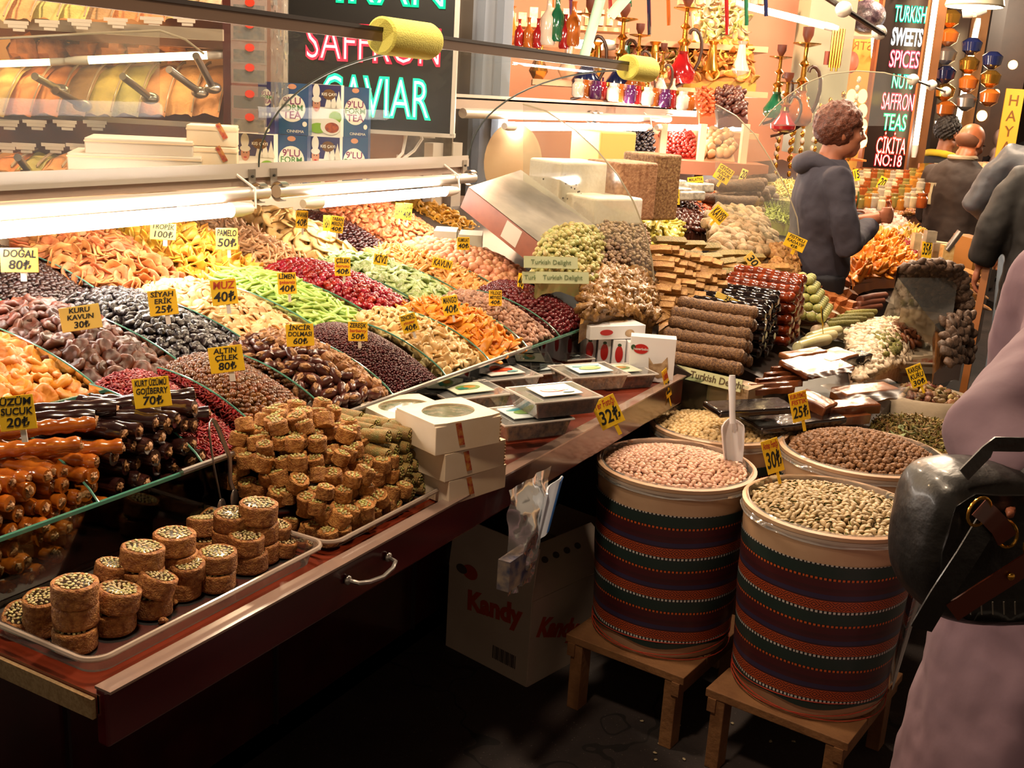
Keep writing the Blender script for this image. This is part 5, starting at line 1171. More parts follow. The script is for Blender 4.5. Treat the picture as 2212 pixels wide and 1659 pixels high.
wraps = [(1710, 905, -.02, .34, .12, .022, -.55, .1, m_lea3, 'long dark wrapped pack lying lowest behind the caramel peanuts'), (1620, 880, .0, .26, .10, .02, -.7, .05, m_lea3, 'dark wrapped pack left of the fruit leather, by the chickpeas'),
         (1660, 845, .0, .19, .018, .018, -.62, 0, m_lea, 'thin brown fruit bar, front one of the ribbed row'), (1675, 832, .01, .20, .018, .018, -.62, 0, m_lea, 'thin brown fruit bar, second of the ribbed row'), (1690, 820, .02, .20, .018, .018, -.62, 0, m_lea, 'thin brown fruit bar, third of the ribbed row'), (1708, 808, .03, .20, .018, .018, -.62, 0, m_lea, 'thin brown fruit bar, fourth of the ribbed row'), (1722, 795, .04, .20, .018, .018, -.62, 0, m_lea, 'thin brown fruit bar, last of the ribbed row'),
         (1760, 870, .02, .09, .11, .035, -.2, .2, m_lea, 'square brown fruit block in the middle of the packs'), (1835, 880, .03, .20, .06, .035, -.62, .15, m_lea, 'brown wrapped roll right of the square block'), (1868, 850, .04, .24, .075, .04, -.55, .1, m_lea2, 'tan wrapped roll, rightmost and largest of the packs'), (1810, 905, .0, .22, .05, .03, -.6, .1, m_lea, 'dark brown wrapped roll lying under the tan one'),
         (1765, 790, .07, .25, .12, .02, -.4, .2, m_lea, 'flat clear-wrapped fruit sheet on top of the bars'), (1800, 770, .08, .20, .09, .02, -.25, .1, m_lea2, 'glittering wrapped sheet lying highest on the packs'), (1840, 775, .08, .18, .05, .03, -.35, .1, m_lea3, 'dark shiny packet on top of the packs at the right'), (1735, 765, .07, .2, .05, .02, -.4, .1, m_lea2, 'narrow tan packet at the left rear of the packs')]
for a in wraps: wrap(*a)
for i, (px, py, off, L_, w_, yaw) in enumerate([(1770, 800, .085, .22, .12, -.42), (1880, 850, .075, .30, .14, -.55)]):
    o = Geo().grid(lambda u, v: Vector(((u - .5) * L_, (v - .5) * w_, .012 * mnoise.noise(Vector((u * 5, v * 4, i * 7))) + .01)), 16, 10).obj('clear_wrapping', glass('crinkled_wrap', '#efe6dc', gloss=.3, haze=.01, rough=.25), M=frame4(slope_at(px, py, off), yaw, .15)); tag(o, ['crumpled clear wrapping over the thin fruit bars', 'crumpled clear wrapping over the tan roll'][i], 'wrapping')
# nougat tray with white pieces, rolls
m_nou = mat('white_nougat', '#d8c6ac', .6, var=.12, nscale=40, col2='#c4aa8c'); m_cho = mat('pale_chunk', '#b98f6e', .55, var=.2, nscale=60, col2='#d3b79a'); m_gco = mat('green_coated_piece', '#6c6a30', .7, var=.3, nscale=150, col2='#8c8444', bump=1, bscale=250)
nt_ = tray('white_tray', 0, .46, 0, .40, 0, .05, 'white tray of mixed nougat pieces in front of the fig box', mat('white_tray_plastic', '#cfc6b2', .4), frame4(slope_at(1880, 770, -.02), -.95, .1))
heap('nougat_piece', 'irregular white or pinkish nougat chunk in the mixed tray', 'sweet', S4((1845, 835, .03), (1965, 790, .03), (1975, 700, .06), (1830, 720, .06), .05), [B((.022, .017, .012), 12, 9, .7, 2, s) for s in range(4)], m_nou, .040, .006, .7, n_ind=110, seed=61, layers=2, beddepth=.015, bedmat=m_cho)
heap('green_dusted_piece', 'green dusted lump lying on the white nougat', 'sweet', S4((1905, 775, .085), (1955, 765, .085), (1930, 715, .1), (1880, 720, .1), .01), [B((.02, .015, .010), 8, 6, .8, 3, s) for s in range(3)], m_gco, .05, .004, .7, seed=62)
heap('brown_spiral_slice', 'brown rolled slice at the rear of the nougat tray, by the fig box', 'sweet', S4((1925, 735, .09), (1985, 755, .07), (1975, 705, .1), (1930, 700, .1), .01), [coin(.022, .006, s) for s in range(3)], mat('brown_spiral', '#7a4426', .5, var=.2), .034, .004, .8, seed=63)
def roll3(px, py, off, L_, r, yaw, m, label, nm='sweet_roll'):
    o = bumpyobj = Geo().tube([(-L_ / 2, 0, 0), (-L_ / 2 + .004, 0, 0), (0, 0, .003), (L_ / 2 - .004, 0, 0), (L_ / 2, 0, 0)], [r * .8, r, r * 1.03, r, r * .8], 14, sq=.8).obj(nm, m, M=frame4(slope_at(px, py, off), yaw)); tag(o, label, 'sweet', 'sweet rolls behind the packs'); return o
m_yg = mat('pale_yellow_wrapped', '#b9b37a', .3, coat=.4, nscale=20, col2='#ccc59a')
for i, (px, py) in enumerate([(1755, 742), (1768, 732), (1780, 722)]): roll3(px, py, .03, .22, .024, -.25, m_yg, ['pale yellow wrapped roll, front', 'pale yellow wrapped roll, middle', 'pale yellow wrapped roll, rear'][i] + ' one of three by the packs')
for i, (px, py) in enumerate([(1790, 708), (1806, 700)]): roll3(px, py, .03, .2, .024, -.3, m_nou, ['white nougat log left of the green coated bundle', 'white nougat log touching the green coated bundle'][i])
for i in range(7): roll3(1812 + i * 8, 700 - i * 4 + (i % 2) * 4, .05 + .008 * (i % 3), .17, .015, -.55, m_gco, ['green coated roll nearest the white logs', 'green coated roll, second of the bundle', 'green coated roll, third of the bundle', 'green coated roll in the middle of the bundle', 'green coated roll, fifth of the bundle', 'green coated roll, sixth of the bundle', 'green coated roll farthest from the white logs'][i])
for i in range(3): roll3(1872 + i * 6, 668 - i * 12, .02 + i * .02, .22, .022, -.3, mat('brown_cinnamon_roll', '#5c2c1a', .6, nscale=30, col2='#6e3a22'), ['brown roll bundle behind the nougat, lowest', 'brown roll bundle behind the nougat, middle', 'brown roll bundle behind the nougat, upper'][i])
roll3(1875, 700, .04, .13, .03, -.5, m_nou, 'thick white block behind the green coated bundle')

# sack of mixed dried fruits and herbs right of the packs
M_SACK = mat('white_sack_cloth', '#cbb9a0', .8, bump=.6, bscale=30)
def sack(c, r, h, label):
    t = thing('sack', label, 'sack', Vector((c.x, c.y, c.z - h)))
    prof = [(r * .9, 0), (r * 1.02, h * .4), (r, h * .9), (r * 1.02, h), (r * .97, h + .015), (r * .9, h), (r * .88, h - .05)]
    g = Geo().lathe(prof, 36, cap=False); g.V = [(v[0] * (1 + .05 * mnoise.noise(Vector(v) * 12)), v[1] * (1 + .05 * mnoise.noise(Vector(v) * 12)), v[2] + .01 * mnoise.noise(Vector(v) * 9)) for v in g.V]; g.obj('cloth', M_SACK, t); return t
c1 = at(2000, 858, z=.66); sack(c1, .14, .30, 'white cloth sack with mixed dried fruit, beside the woman in the mauve coat')
m_mix = mat('mixed_dried_fruit', '#6a3a22', .5, var=.5, hue=.04, nscale=30, col2='#a0865c')
heap('mixed_dried_fruit', 'piece of mixed dried fruit in the small white sack', 'dried fruit', Disc((c1.x, c1.y, .655), .12, .04), [B((.018, .012, .008), 8, 6, .7, 2, s) for s in range(4)], m_mix, .028, .004, .7, seed=64, layers=2, beddepth=.01)
c2 = at(1985, 945, z=.62); sack(c2, .21, .25, 'low white sack of dried green herbs behind the caramel peanuts')
grains('dried_herb', 'dried yellow green herb sprigs in the low sack', 'herb', Disc((c2.x, c2.y, .615), .19, .05), [chip(.03, .006, .001, .5, s, .6) for s in range(4)], mat('dried_herb_green', '#6f6a34', .7, var=.4, hue=.03, nscale=60, col2='#8a6a3a'), .014, .006, 1.2, seed=65, layers=3)
for i, (px, py) in enumerate([(1945, 925), (1960, 935), (1955, 915), (1975, 925), (1940, 940), (2035, 985)]):
    o = chip(.05, .018, .001, .5, i, .4).obj('pale_leaf', mat('pale_leaf', '#8a9566', .6), M=frame4(at(px, py, z=.665), i * 1.1, .3)); tag(o, 'pale green leaf lying on the dried herbs', 'leaf', 'leaves on the herbs')

# strings of dried figs on a carton, plastic around
fb = thing('fig_carton', 'carton with red and white printed side under the strings of dried figs', 'box', frame4(at(1990, 790, z=.72), -.55))
Geo().box((.02, .1, -.05), (.22, .16, .16)).obj('carton_body', mat('orange_white_carton', '#c9b79c', .6), fb, smooth=False)
Geo().box((.02, .0195, -.01), (.2, .001, .06)).obj('red_pattern', mat('red_pattern_print', '#b3401c', .5, nscale=30, col2='#c9b79c'), fb, smooth=False)
m_fst = mat('grey_brown_string_fig', '#4e3a2e', .6, var=.3, nscale=40, col2='#6a5242', bump=.6, bscale=120)
fp = thing('plexiglass_case', 'large bent clear plastic case holding strings of dried figs', 'case', Vector((0, 0, 0)))
a_, b__, c_, d_ = at(1905, 690, z=.86), at(2050, 740, z=.82), at(2070, 600, z=1.02), at(1940, 600, z=1.05)
Geo().add([a_, b__, c_, d_], [(0, 1, 2, 3)]).obj('front_sheet', M_HAZ, fp, smooth=False)
Geo().box(tuple(at(2000, 700, z=.84) + Vector((.1, 0, -.06))), (.20, .20, .22)).obj('white_inner_box', mat('beige_inner_box', '#a38a6c', .7), fp, smooth=False)
fs_ = Surf(at(1940, 655, z=.90), at(2100, 690, z=.86), at(2080, 590, z=1.04), at(1945, 590, z=1.06), .06, .05)
heap('string_fig', 'grey-brown dried fig on a string, on top of the clear case at the stall corner', 'dried fruit', fs_, [B((.026, .021, .014), 10, 7, .4, 2, s) for s in range(4)], m_fst, .034, .004, .6, seed=66, layers=2, beddepth=.02)
heap('string_fig', 'dried fig hanging down the aisle side of the case', 'dried fruit', Surf(at(2035, 800, z=.76), at(2095, 790, z=.72), at(2100, 680, z=.9), at(2030, 690, z=.9), .02), [B((.026, .021, .014), 10, 7, .4, 2, s + 5) for s in range(4)], m_fst, .042, .01, .6, seed=67, beddepth=.03, bedmat=mat('amber_film', '#6a4424', .3, coat=.5))
for i, (px, py) in enumerate([(2075, 595), (2080, 618), (2085, 640), (2092, 665)]):
    o = Geo().lathe([(.001, 0), (.055, .012), (.058, .016), (.05, .018), (.001, .012)], 24, cap=False).obj('amber_disc', mat('amber_disc', '#b07a3c', .4), M=frame4(at(px + 20, py, d=5.3 + .01 * i), 0, .3)); tag(o, ['round amber fruit sheet, topmost of four behind the figs', 'second round amber fruit sheet behind the figs', 'third round amber fruit sheet behind the figs', 'lowest round amber fruit sheet behind the figs'][i], 'sweet')
pp = Geo().box((0, 0, 0), (.03, .03, .62)).obj('orange_post', mat('orange_wood', '#9a5a20', .5), M=frame4(at(2108, 700, d=5.2), 0, 0, .18), smooth=False); tag(pp, 'slanted orange wooden post right of the fig strings', 'post')

# ---- left rear of the second stall: nut clusters, nougat blocks, tilted picture box, packs
m_hz = mat('pale_nut_ball', '#b9a468', .5, var=.15, hue=.02, nscale=60, col2='#a5a868')
def cluster(seed, r=.0085, R_=.024):
    g = Geo(); rg = random.Random(seed)
    for i in range(16):
        v = Vector([rg.gauss(0, 1) for _ in range(3)]).normalized() * R_ * .8; g.blob((r, r, r), 7, 5, T=Matrix.Translation(v))
    return g
heap('hazelnut_cluster', 'cluster of small pale green nut balls left of the arched glass', 'sweet', S4((1150, 600, .10), (1285, 620, .10), (1300, 520, .14), (1180, 520, .16), .07), [cluster(s) for s in range(4)], m_hz, .038, .004, 1.5, seed=71, layers=2, beddepth=.02)
heap('grey_nut_cluster', 'greyish pink sugared nut cluster behind the glass panel', 'sweet', S4((1290, 590, .10), (1400, 590, .08), (1390, 500, .12), (1290, 500, .14), .05), [cluster(s + 5, .007) for s in range(4)], mat('grey_pink_nut', '#8a6a5a', .55, var=.2, nscale=60, col2='#a58a6a'), .040, .004, 1.5, seed=72, layers=1, beddepth=.02)
heap('amber_nut_cluster', 'brown caramel nut brittle lump under the arched glass', 'sweet', S4((1255, 690, .04), (1420, 700, .02), (1410, 600, .08), (1260, 600, .10), .05), [B((.026, .02, .014), 14, 10, .7, 3, s) for s in range(4)], mat('brown_brittle', '#7a5024', .4, var=.3, nscale=60, col2='#9a7440', bump=.8, bscale=120, coat=.3), .036, .006, .8, seed=73, layers=2, beddepth=.02)
tbx = thing('tilted_picture_box', 'large flat box with glossy cover leaning on the case between the two stalls', 'box', Vector((0, 0, 0)))
P = [at(1130, 537, d=3.5), at(1192, 572, d=3.45), at(1330, 470, d=3.9), at(1090, 350, d=4.0), ]
q0, q1, q3 = at(1012, 405, d=3.62), at(1190, 545, d=3.4), at(1125, 368, d=4.0)
ux = (q1 - q0); uy = (q3 - q0); nn = ux.cross(uy).normalized(); 
Vb = [q0, q1, q1 + uy, q0 + uy]; dn_ = -nn * .075 if nn.z > 0 else nn * .075
Geo().add(Vb + [v + dn_ for v in Vb], [(0, 1, 2, 3), (7, 6, 5, 4), (0, 4, 5, 1), (1, 5, 6, 2), (2, 6, 7, 3), (3, 7, 4, 0)]).obj('box_side', mat('brown_box_side', '#8a4a2e', .45, nscale=20, col2='#7c3f26'), tbx, smooth=False)
Geo().add([v - dn_ * .03 for v in Vb], [(0, 1, 2, 3)]).obj('glossy_cover', mat('silvery_cover', '#b8b0a4', .15, coat=.8, nscale=6, col2='#8f8a84'), tbx, smooth=False)
e1 = q0.lerp(q1, .48); e2 = q0.lerp(q1, .66); o_ = Vector((-.002, -.006, 0))
Geo().add([e1 + dn_ * .1 + o_, e2 + dn_ * .1 + o_, e2 + dn_ * .9 + o_, e1 + dn_ * .9 + o_], [(0, 1, 2, 3)]).obj('side_label', mat('grey_label', '#bfb9a8', .5), tbx, smooth=False)
m_nb = mat('speckled_nougat', '#f2ece2', .6, nscale=60, col2='#ece4d6', bump=.3)
def block(px, py, d_, s3_, yaw, m, label, nm='nougat_block', cat='sweet'):
    g = Geo(); g.box((0, 0, s3_[2] / 2), s3_); o = g.obj(nm, m, M=frame4(at(px, py, d=d_), yaw), smooth=False); bevel(o, .01, 3); tag(o, label, cat, 'big nougat blocks under the tube'); return o
block(1225, 470, 4.25, (.24, .22, .22), -.5, m_nb, 'big white nougat block, left one under the tube')
block(1300, 480, 4.1, (.22, .2, .10), -.5, m_nb, 'white nougat slab in front of the large block')
block(1335, 470, 4.3, (.20, .20, .22), -.45, mat('nut_nougat', '#8a5f44', .6, nscale=60, col2='#b58a68', bump=.8, bscale=100), 'brown nut nougat block right of the white ones')
block(1398, 470, 4.5, (.14, .2, .26), -.4, mat('nut_nougat2', '#6e4a30', .6, nscale=80, col2='#a5845c', bump=.8, bscale=100), 'tall nut-studded block behind the glass edge')
rg = random.Random(6)
for i in range(26):
    o = B((.004, .003, .004), 6, 4).obj('nougat_fleck', mat('nut_fleck', '#4a3a2c', .6), M=Matrix.Translation(at(rg.uniform(1165, 1260), rg.uniform(370, 455), d=4.09))); tag(o, 'dark nut fleck on the face of the white nougat block', 'nut', 'flecks in the white nougat')
block(1300, 350, 5.0, (.22, .2, .14), -.4, mat('yellow_block', '#d8b868', .6), 'pale yellow lump behind the white nougat')
for i, (px, py) in enumerate([(1420, 440), (1450, 425), (1480, 432), (1440, 408), (1500, 415)]):
    pk = block(px, py, 5.1 + i * .05, (.17, .10, .045), -.45, mat('white_pack', '#cfc8b8', .3, nscale=50, col2='#8f887c'), ['white printed pack in front, left of the apricots', 'white printed pack second from left', 'white pack behind the apricot tag', 'white pack in the rear row, left', 'white pack in the rear row, right'][i], 'printed_pack', 'pack'); pk['group'] = 'printed packs behind the dates'
# ================================================================ BEHIND THE FRUIT CASE
def F(px, py, d, dy=0): return frame4(at(px, py, d=d), YAW + dy)
def pxs(d, px=1106, py=829.5): return d / math.sqrt(FPX ** 2 + (px - 1106) ** 2 + (py - 829.5) ** 2)
def pbox(name, x0, y0, x1, y1, d, dep, m, parent=None, dy=0, lab=None, cat=None, group=None, z=0):
    """box seen face-on from the customers' side"""
    c = at((x0 + x1) / 2, (y0 + y1) / 2, d=d); k = pxs(d, (x0 + x1) / 2, (y0 + y1) / 2); w_, h_ = abs(x1 - x0) * k, abs(y1 - y0) * k
    M = frame4(c, YAW + dy)
    if parent is not None: M = parent.matrix_world.inverted() @ M
    o = Geo().box((0, dep / 2, 0), (w_, dep, h_)).obj(name, m, parent, smooth=False, M=M)
    if lab: tag(o, lab, cat, group)
    return o
# shelf top behind the middle rail, white boxes, tea boxes
shelf = thing('counter_top', 'back counter top behind the glass carrying tea boxes and white boxes', 'counter', Vector((0, 0, 0)))
Geo().box((1.83, 2.46, 1.275), (3.3, .56, .02)).obj('top_panel', M_CREAM, shelf, smooth=False)
def wbox(x0, y0, x1, y1, d, dep, dy, label, m=M_CART): 
    t = thing('flat_white_box', label, 'box', frame4(at((x0 + x1) / 2, (y0 + y1) / 2, d=d), YAW + dy), 'white boxes behind the glass'); k = pxs(d, (x0 + x1) / 2, (y0 + y1) / 2)
    o = Geo().box((0, dep / 2, 0), ((x1 - x0) * k, dep, (y1 - y0) * k)).obj('box_body', m, t, smooth=False); bevel(o, .003); Geo().box((0, dep / 2, (y1 - y0) * k * .3), ((x1 - x0) * k + .003, dep + .003, .004)).obj('lid_edge', M_CREAM, t, smooth=False); return t
m_wb = mat('white_paper_box', '#cdbfae', .5)
wbox(155, 335, 430, 372, 3.1, .22, .25, 'long flat white box at the bottom behind the glass', m_wb)
wbox(190, 302, 412, 336, 3.1, .20, .25, 'long flat white box lying on another one', m_wb)
for i, (y0, y1) in enumerate(((272, 316), (318, 368))):
    t = wbox(405, y0, 510, y1, 3.15, .12, .2, ['upper ribboned wooden box left of the tea boxes', 'lower ribboned wooden box left of the tea boxes'][i], M_PINE)
    Geo().box((.03, -.002, .0), (.014, .002, .045)).obj('ribbon', M_RIB, t, smooth=False, M=Matrix.Rotation(-.5, 4, 'Y'))
M_BLU = mat('blue_tea_box', '#1d3a78', .3, coat=.4, nscale=14, col2='#14507a'); M_NAV = mat('navy_tea_side', '#24245e', .3, coat=.4)
M_LIM = mat('lime_print', '#7fae2c', .35); M_SKN = mat('printed_skin', '#c98c6c', .4); M_IVO = mat('ivory_print', '#e6e2d4', .35); M_TEAG = mat('green_ink2', '#3c7a3c', .4); M_PUR = mat('purple_ink', '#7a2a5c', .4); M_BRN = mat('brown_badge', '#6a4416', .4); M_ORG = mat('orange_tea', '#b8561c', .3, nscale=80, col2='#7c2a14')
def tea(x0, y0, x1, y1, kind, label, d=3.5):
    t = thing('tea_box', label, 'box', frame4(at((x0 + x1) / 2, (y0 + y1) / 2, y=2.28), YAW), 'tea boxes stacked behind the glass'); k = pxs((at((x0 + x1) / 2, (y0 + y1) / 2, y=2.28) - Vector((0, 0, CAM_H))).length, (x0 + x1) / 2, (y0 + y1) / 2); w_, h_ = (x1 - x0) * k, (y1 - y0) * k
    o = Geo().box((0, .03, 0), (w_ - .002, .06, h_ - .001)).obj('box_body', {'a': M_BLU, 'b': M_IVO, 's': M_NAV}[kind], t, smooth=False)
    P = lambda x, z, e=0: Matrix.Translation((x * w_, -.0006 - e, z * h_)) @ STAND
    def ov(x, z, a, b, m, nm, e=0): return Geo().lathe([(1, 0), (1, .0006)], 26, sx=a * w_, sy=b * h_, T=P(x, z, e)).obj(nm, m, t, smooth=False)
    if kind in 'as':
        ov(0, .02 if kind == 'a' else .2, .40 if kind == 'a' else .3, .27 if kind == 'a' else .16, M_IVO, 'round_badge', 0)
        sc = 1 if kind == 'a' else .55; z0 = .02 if kind == 'a' else .2
        text('lettering', "9'LU", .030 * sc, t, P(0, z0 + .13 * sc, .001), M_PUR, off=.0004); text('lettering', 'FORM', .026 * sc, t, P(0, z0, .001), M_TEAG, off=.0003); text('lettering', 'TEA', .032 * sc, t, P(0, z0 - .14 * sc, .001), M_PUR, off=.0004)
        if kind == 'a':
            text('lettering', 'CINNEMA', .012, t, P(.1, -.43, .0008), M_IVO); ov(.38, -.28, .07, .05, M_IVO, 'small_seal'); ov(0, .43, .13, .05, M_SKN, 'top_emblem')
        else:
            for q in (-.2, 0, .2): ov(q, -.12, .06, .03, M_IVO, 'cup_symbol')
            ov(0, -.42, .2, .05, M_IVO, 'barcode_patch')
    else:
        Geo().box((0, -.0004, .28 * h_), (w_ * .98, .0006, h_ * .42)).obj('sky_print', M_NAV, t, smooth=False)
        for q in (.1, .26, .42): Geo().prism([(q * w_ - .012, .05 * h_), (q * w_ + .012, .05 * h_), (q * w_, .38 * h_)], .0004, T=Matrix.Translation((0, -.0014, 0))).obj('white_tree_print', M_IVO, t, smooth=False)
        ov(-.28, .36, .11, .14, M_IVO, 'white_hat_print', .0012); ov(-.27, .12, .12, .15, M_SKN, 'face_print', .0016); ov(-.27, .21, .14, .06, M_IVO, 'hat_band_print', .002)
        ov(-.31, .13, .018, .012, M_BK, 'eye_print', .0024); ov(-.23, .13, .018, .012, M_BK, 'eye_print', .0024); ov(-.27, .04, .045, .014, M_RED, 'mouth_print', .0024)
        ov(.12, .31, .2, .10, M_BRN, 'brown_badge', .001); text('lettering', 'KIŞ ÇAYI', .012, t, P(.12, .31, .0018), M_IVO, off=.0003)
        ov(.32, -.12, .20, .12, M_LIM, 'lime_swirl', .001); ov(-.22, -.34, .26, .10, M_LIM, 'lime_swirl', .001); ov(.18, -.30, .32, .16, M_IVO, 'white_cup_print', .0014); ov(.22, -.32, .22, .10, M_ORG, 'tea_print', .002)
    return t
tea(557, 178, 594, 288, 's', 'narrow navy side of the tea box at the top left of the stack')
tea(595, 181, 667, 290, 'a', 'upper blue FORM TEA box left of the white-hat box'); tea(668, 184, 737, 294, 'b', 'upper tea box printed with a woman in a white hat'); tea(738, 190, 797, 296, 'a', 'upper blue FORM TEA box at the right end')
tea(512, 290, 592, 400, 'b', 'lower left tea box with the white-hat woman'); tea(595, 293, 664, 403, 'a', 'lower blue tea box between two white-hat boxes'); tea(666, 296, 734, 406, 'b', 'lower tea box with white-hat woman, right one'); tea(735, 298, 795, 408, 'a', 'lower blue tea box at the right end')
# strip of hanging sachets
m_sac = glass('sachet_film', '#e8e0d6', gloss=3, haze=.15, rough=.1)
for i, (y, c_) in enumerate([(15, '#8a6a4a'), (62, '#a5805c'), (112, '#9a7a5a'), (155, '#7a6a3a'), (212, '#4a2418'), (262, '#6a5a3a')]):
    t = thing('hanging_sachet', ['topmost sachet with red seal in the hanging strip', 'second hanging sachet from the top', 'third hanging sachet, tan powder', 'hanging sachet with olive herbs', 'hanging sachet with dark red powder', 'lowest hanging sachet beside the tea boxes'][i], 'sachet', frame4(at(537, y, d=3.35), YAW), 'sachets in the hanging strip')
    Geo().box((0, .01, -.012), (.09, .012, .035)).obj('contents', mat('sachet_' + c_.strip('#'), c_, .6, nscale=60, col2='#3c2a1a'), t, smooth=False)
    Geo().grid(lambda u, v: Vector(((u - .5) * .105, .002 + .004 * mnoise.noise(Vector((u * 5, v * 4, i))), (v - .5) * .068)), 8, 6).obj('film', m_sac, t)
    Geo().lathe([(.014, 0), (.014, .001)], 18, sy=.8, T=Matrix.Translation((.004, -.003, .012)) @ STAND).obj('red_seal', mat('red_seal', '#d03418', .4), t)
for i, x in enumerate((592, 604, 616)):
    o = Geo().grid(lambda u, v: Vector(((u - .5) * .02, .01 * mnoise.noise(Vector((u * 3, v * 14, i))), -(v) * .33)), 4, 24).obj('crinkled_film_strip', m_sac, M=frame4(at(x, -10, d=3.4), YAW)); tag(o, ['crinkled clear strip next to the sachets, left', 'crinkled clear strip next to the sachets, middle', 'crinkled clear strip next to the black sign'][i], 'packaging')

# ---- spice shelf
ss = thing('spice_shelf', 'tall lit shelf with tiers of spice bins behind the glass', 'shelf', frame4(at(240, 180, d=4.3), YAW))
M_TERR = mat('lit_shelf_back', '#e0a468', .6); M_SHD = mat('brown_shelf_front', '#5a3520', .5); M_GRYL = mat('grey_shelf_front', '#8f8272', .5)
pbox('back_panel', -60, -60, 500, 380, 4.75, .03, M_TERR, ss)
pbox('shelf_front', -60, 262, 400, 338, 4.32, .02, M_SHD, ss); pbox('shelf_front', -60, 48, 480, 72, 4.32, .02, M_GRYL, ss); pbox('shelf_board', -60, 72, 490, 90, 4.4, .3, M_SHD, ss)
pbox('side_panel', 482, -40, 500, 380, 4.25, .45, mat('dark_red_side', '#4a1a12', .4), ss)
pbox('shelf_front', -60, 252, 470, 264, 4.30, .02, M_GRYL, ss)
tube_lamp(at(160, 131, d=4.36), at(478, 118, d=4.3), .014, 'thin warm tube inside the spice shelf', m=M_TUBEW)
tube_lamp(at(-60, 140, d=4.4), at(140, 133, d=4.38), .012, 'dimmer warm tube at the left of the spice shelf', m=M_TUBEW, cable=False)
spc = ['#d88a50', '#dca468', '#c8a868', '#b8ac68', '#ccb074', '#b48c60', '#dc9c64', '#e08c58', '#d89866', '#cc9c70', '#ccb464', '#a4a468']
def spice_bin(x0, x1, yt, yb, d, col, i, lab, tier):
    k = pxs(d, (x0 + x1) / 2, yb); w_ = (x1 - x0) * k; h_ = (yb - yt) * k; c = at((x0 + x1) / 2, yb, d=d)
    t = thing('spice_bin', lab, 'spice bin', frame4(c, YAW), 'spice bins on the shelf behind the glass')
    def fn(u, v): return Vector(((u - .5) * w_, .28 * v, h_ * .9 * math.sin(math.pi / 2 * v) ** .8 + .01 * math.sin(math.pi * u) + .012 * mnoise.noise(Vector((u * 3 + i, v * 4, i)))))
    Geo().grid(fn, 8, 10).obj('spice_heap', mat('spice_' + col.strip('#'), col, .75, nscale=20, namt=.25, bump=.6, bscale=100), t)
    for sx in (-.5, .5):
        P = [(sx * w_, .28 * v, h_ * .9 * math.sin(math.pi / 2 * v) ** .8 + .02) for v in [j / 10 for j in range(11)]]
        Geo().tube(P, .003, 5).obj('divider_edge', mat('clear_acrylic_edge', '#b09a80', .2, coat=.5), t)
    return t
nm_ = ['first', 'second', 'third', 'fourth', 'fifth', 'sixth', 'seventh', 'eighth', 'ninth']
for i in range(9): spice_bin(-50 + i * 58, 8 + i * 58, 135, 252, 4.32, spc[(i * 5 + 2) % 12], i, nm_[i] + ' bin from the left in the lit middle tier of spices', 2)
for i in range(9): spice_bin(-50 + i * 58, 8 + i * 58, -50, 46, 4.34, spc[(i * 7 + 1) % 12], i + 20, nm_[i] + ' bin from the left in the top tier of spices', 1)
for i in range(4): spice_bin(-30 + i * 55, 25 + i * 55, 335, 372, 4.2, spc[(i * 3) % 12], i + 40, nm_[i] + ' bin from the left in the lowest tier of spices', 3)
for i in range(6): 
    o = B((.06, .05, .045), 10, 8, .8, 4, i).obj('spice_sack', mat('brown_bulk_spice', '#9a5a2c', .7, nscale=30, col2='#6a3a1c', bump=.8), M=Matrix.Translation(at(50 + i * 65, 105, d=4.5))); tag(o, nm_[i] + ' lumpy bag of brown spice on the dark shelf above the tube', 'spice', 'bags between the tiers')
for row, (y, xs, dd) in enumerate([(262, [15, 75, 140, 205, 285, 355], 4.27), (312, [10, 52, 115, 168], 4.29), (50, [35, 102, 172, 250, 328, 400], 4.28)]):
    for i, x in enumerate(xs):
        yy = y - (x * .03 if row == 2 else -x * .01)
        t = thing('spice_label', nm_[i] + ' small white name card on the ' + ['strip under the middle spice tier', 'dark front of the lowest tier', 'grey front of the top tier'][row], 'label', frame4(at(x, yy, d=dd), YAW), 'name cards on the spice shelf')
        for j, (a, b) in enumerate(((.085, .012), (.065, .011), (.04, .009))): Geo().box((.004 * j, -.001, -.012 * j), (a, .002, b)).obj('card', mat('white_card', '#d8d0c8', .5), t, smooth=False)
for i, (xa, ya, xb, yb) in enumerate([(75, 165, 130, 195), (120, 195, 178, 228), (265, 165, 325, 212), (365, 150, 432, 200), (423, 120, 460, 190), (38, 340, 65, 372)]):
    a, b = at(xa, ya, d=4.05), at(xb, yb, d=4.25); t = thing('spice_scoop', ['steel scoop handle at the left of the middle tier', 'brown hollow scoop handle below the steel one', 'curved scoop handle in the middle spice bins', 'bright steel scoop at the right of the spices', 'dark flat scoop handle at the right end of the spices', 'scoop handle in the lowest tier at left'][i], 'scoop', a, 'scoops stuck in the spices')
    Geo().tube([Vector((0, 0, 0)), b - a], .013, 12).obj('handle', M_STEEL if i != 1 else M_BRZ, t); B((.035, .03, .022), 12, 8).obj('bowl', M_STEEL, t, M=Matrix.Translation(b - a))
gp = thing('shelf_hood', 'clear bent plastic hood over the middle spice tier', 'hood', Vector((0, 0, 0)))
Geo().tube([at(-20, 84, d=3.95), at(200, 72, d=3.95), at(345, 66, d=3.95), at(400, 85, d=4.0), at(440, 116, d=4.1)], .004, 6).obj('hood_edge', mat('bright_glass_edge', '#9a8f78', .2, coat=.5), gp)
Geo().add([at(-20, 84, d=3.95), at(345, 66, d=3.95), at(345, 250, d=4.1), at(-20, 262, d=4.1)], [(0, 1, 2, 3)]).obj('hood_sheet', M_HAZ, gp, smooth=False)

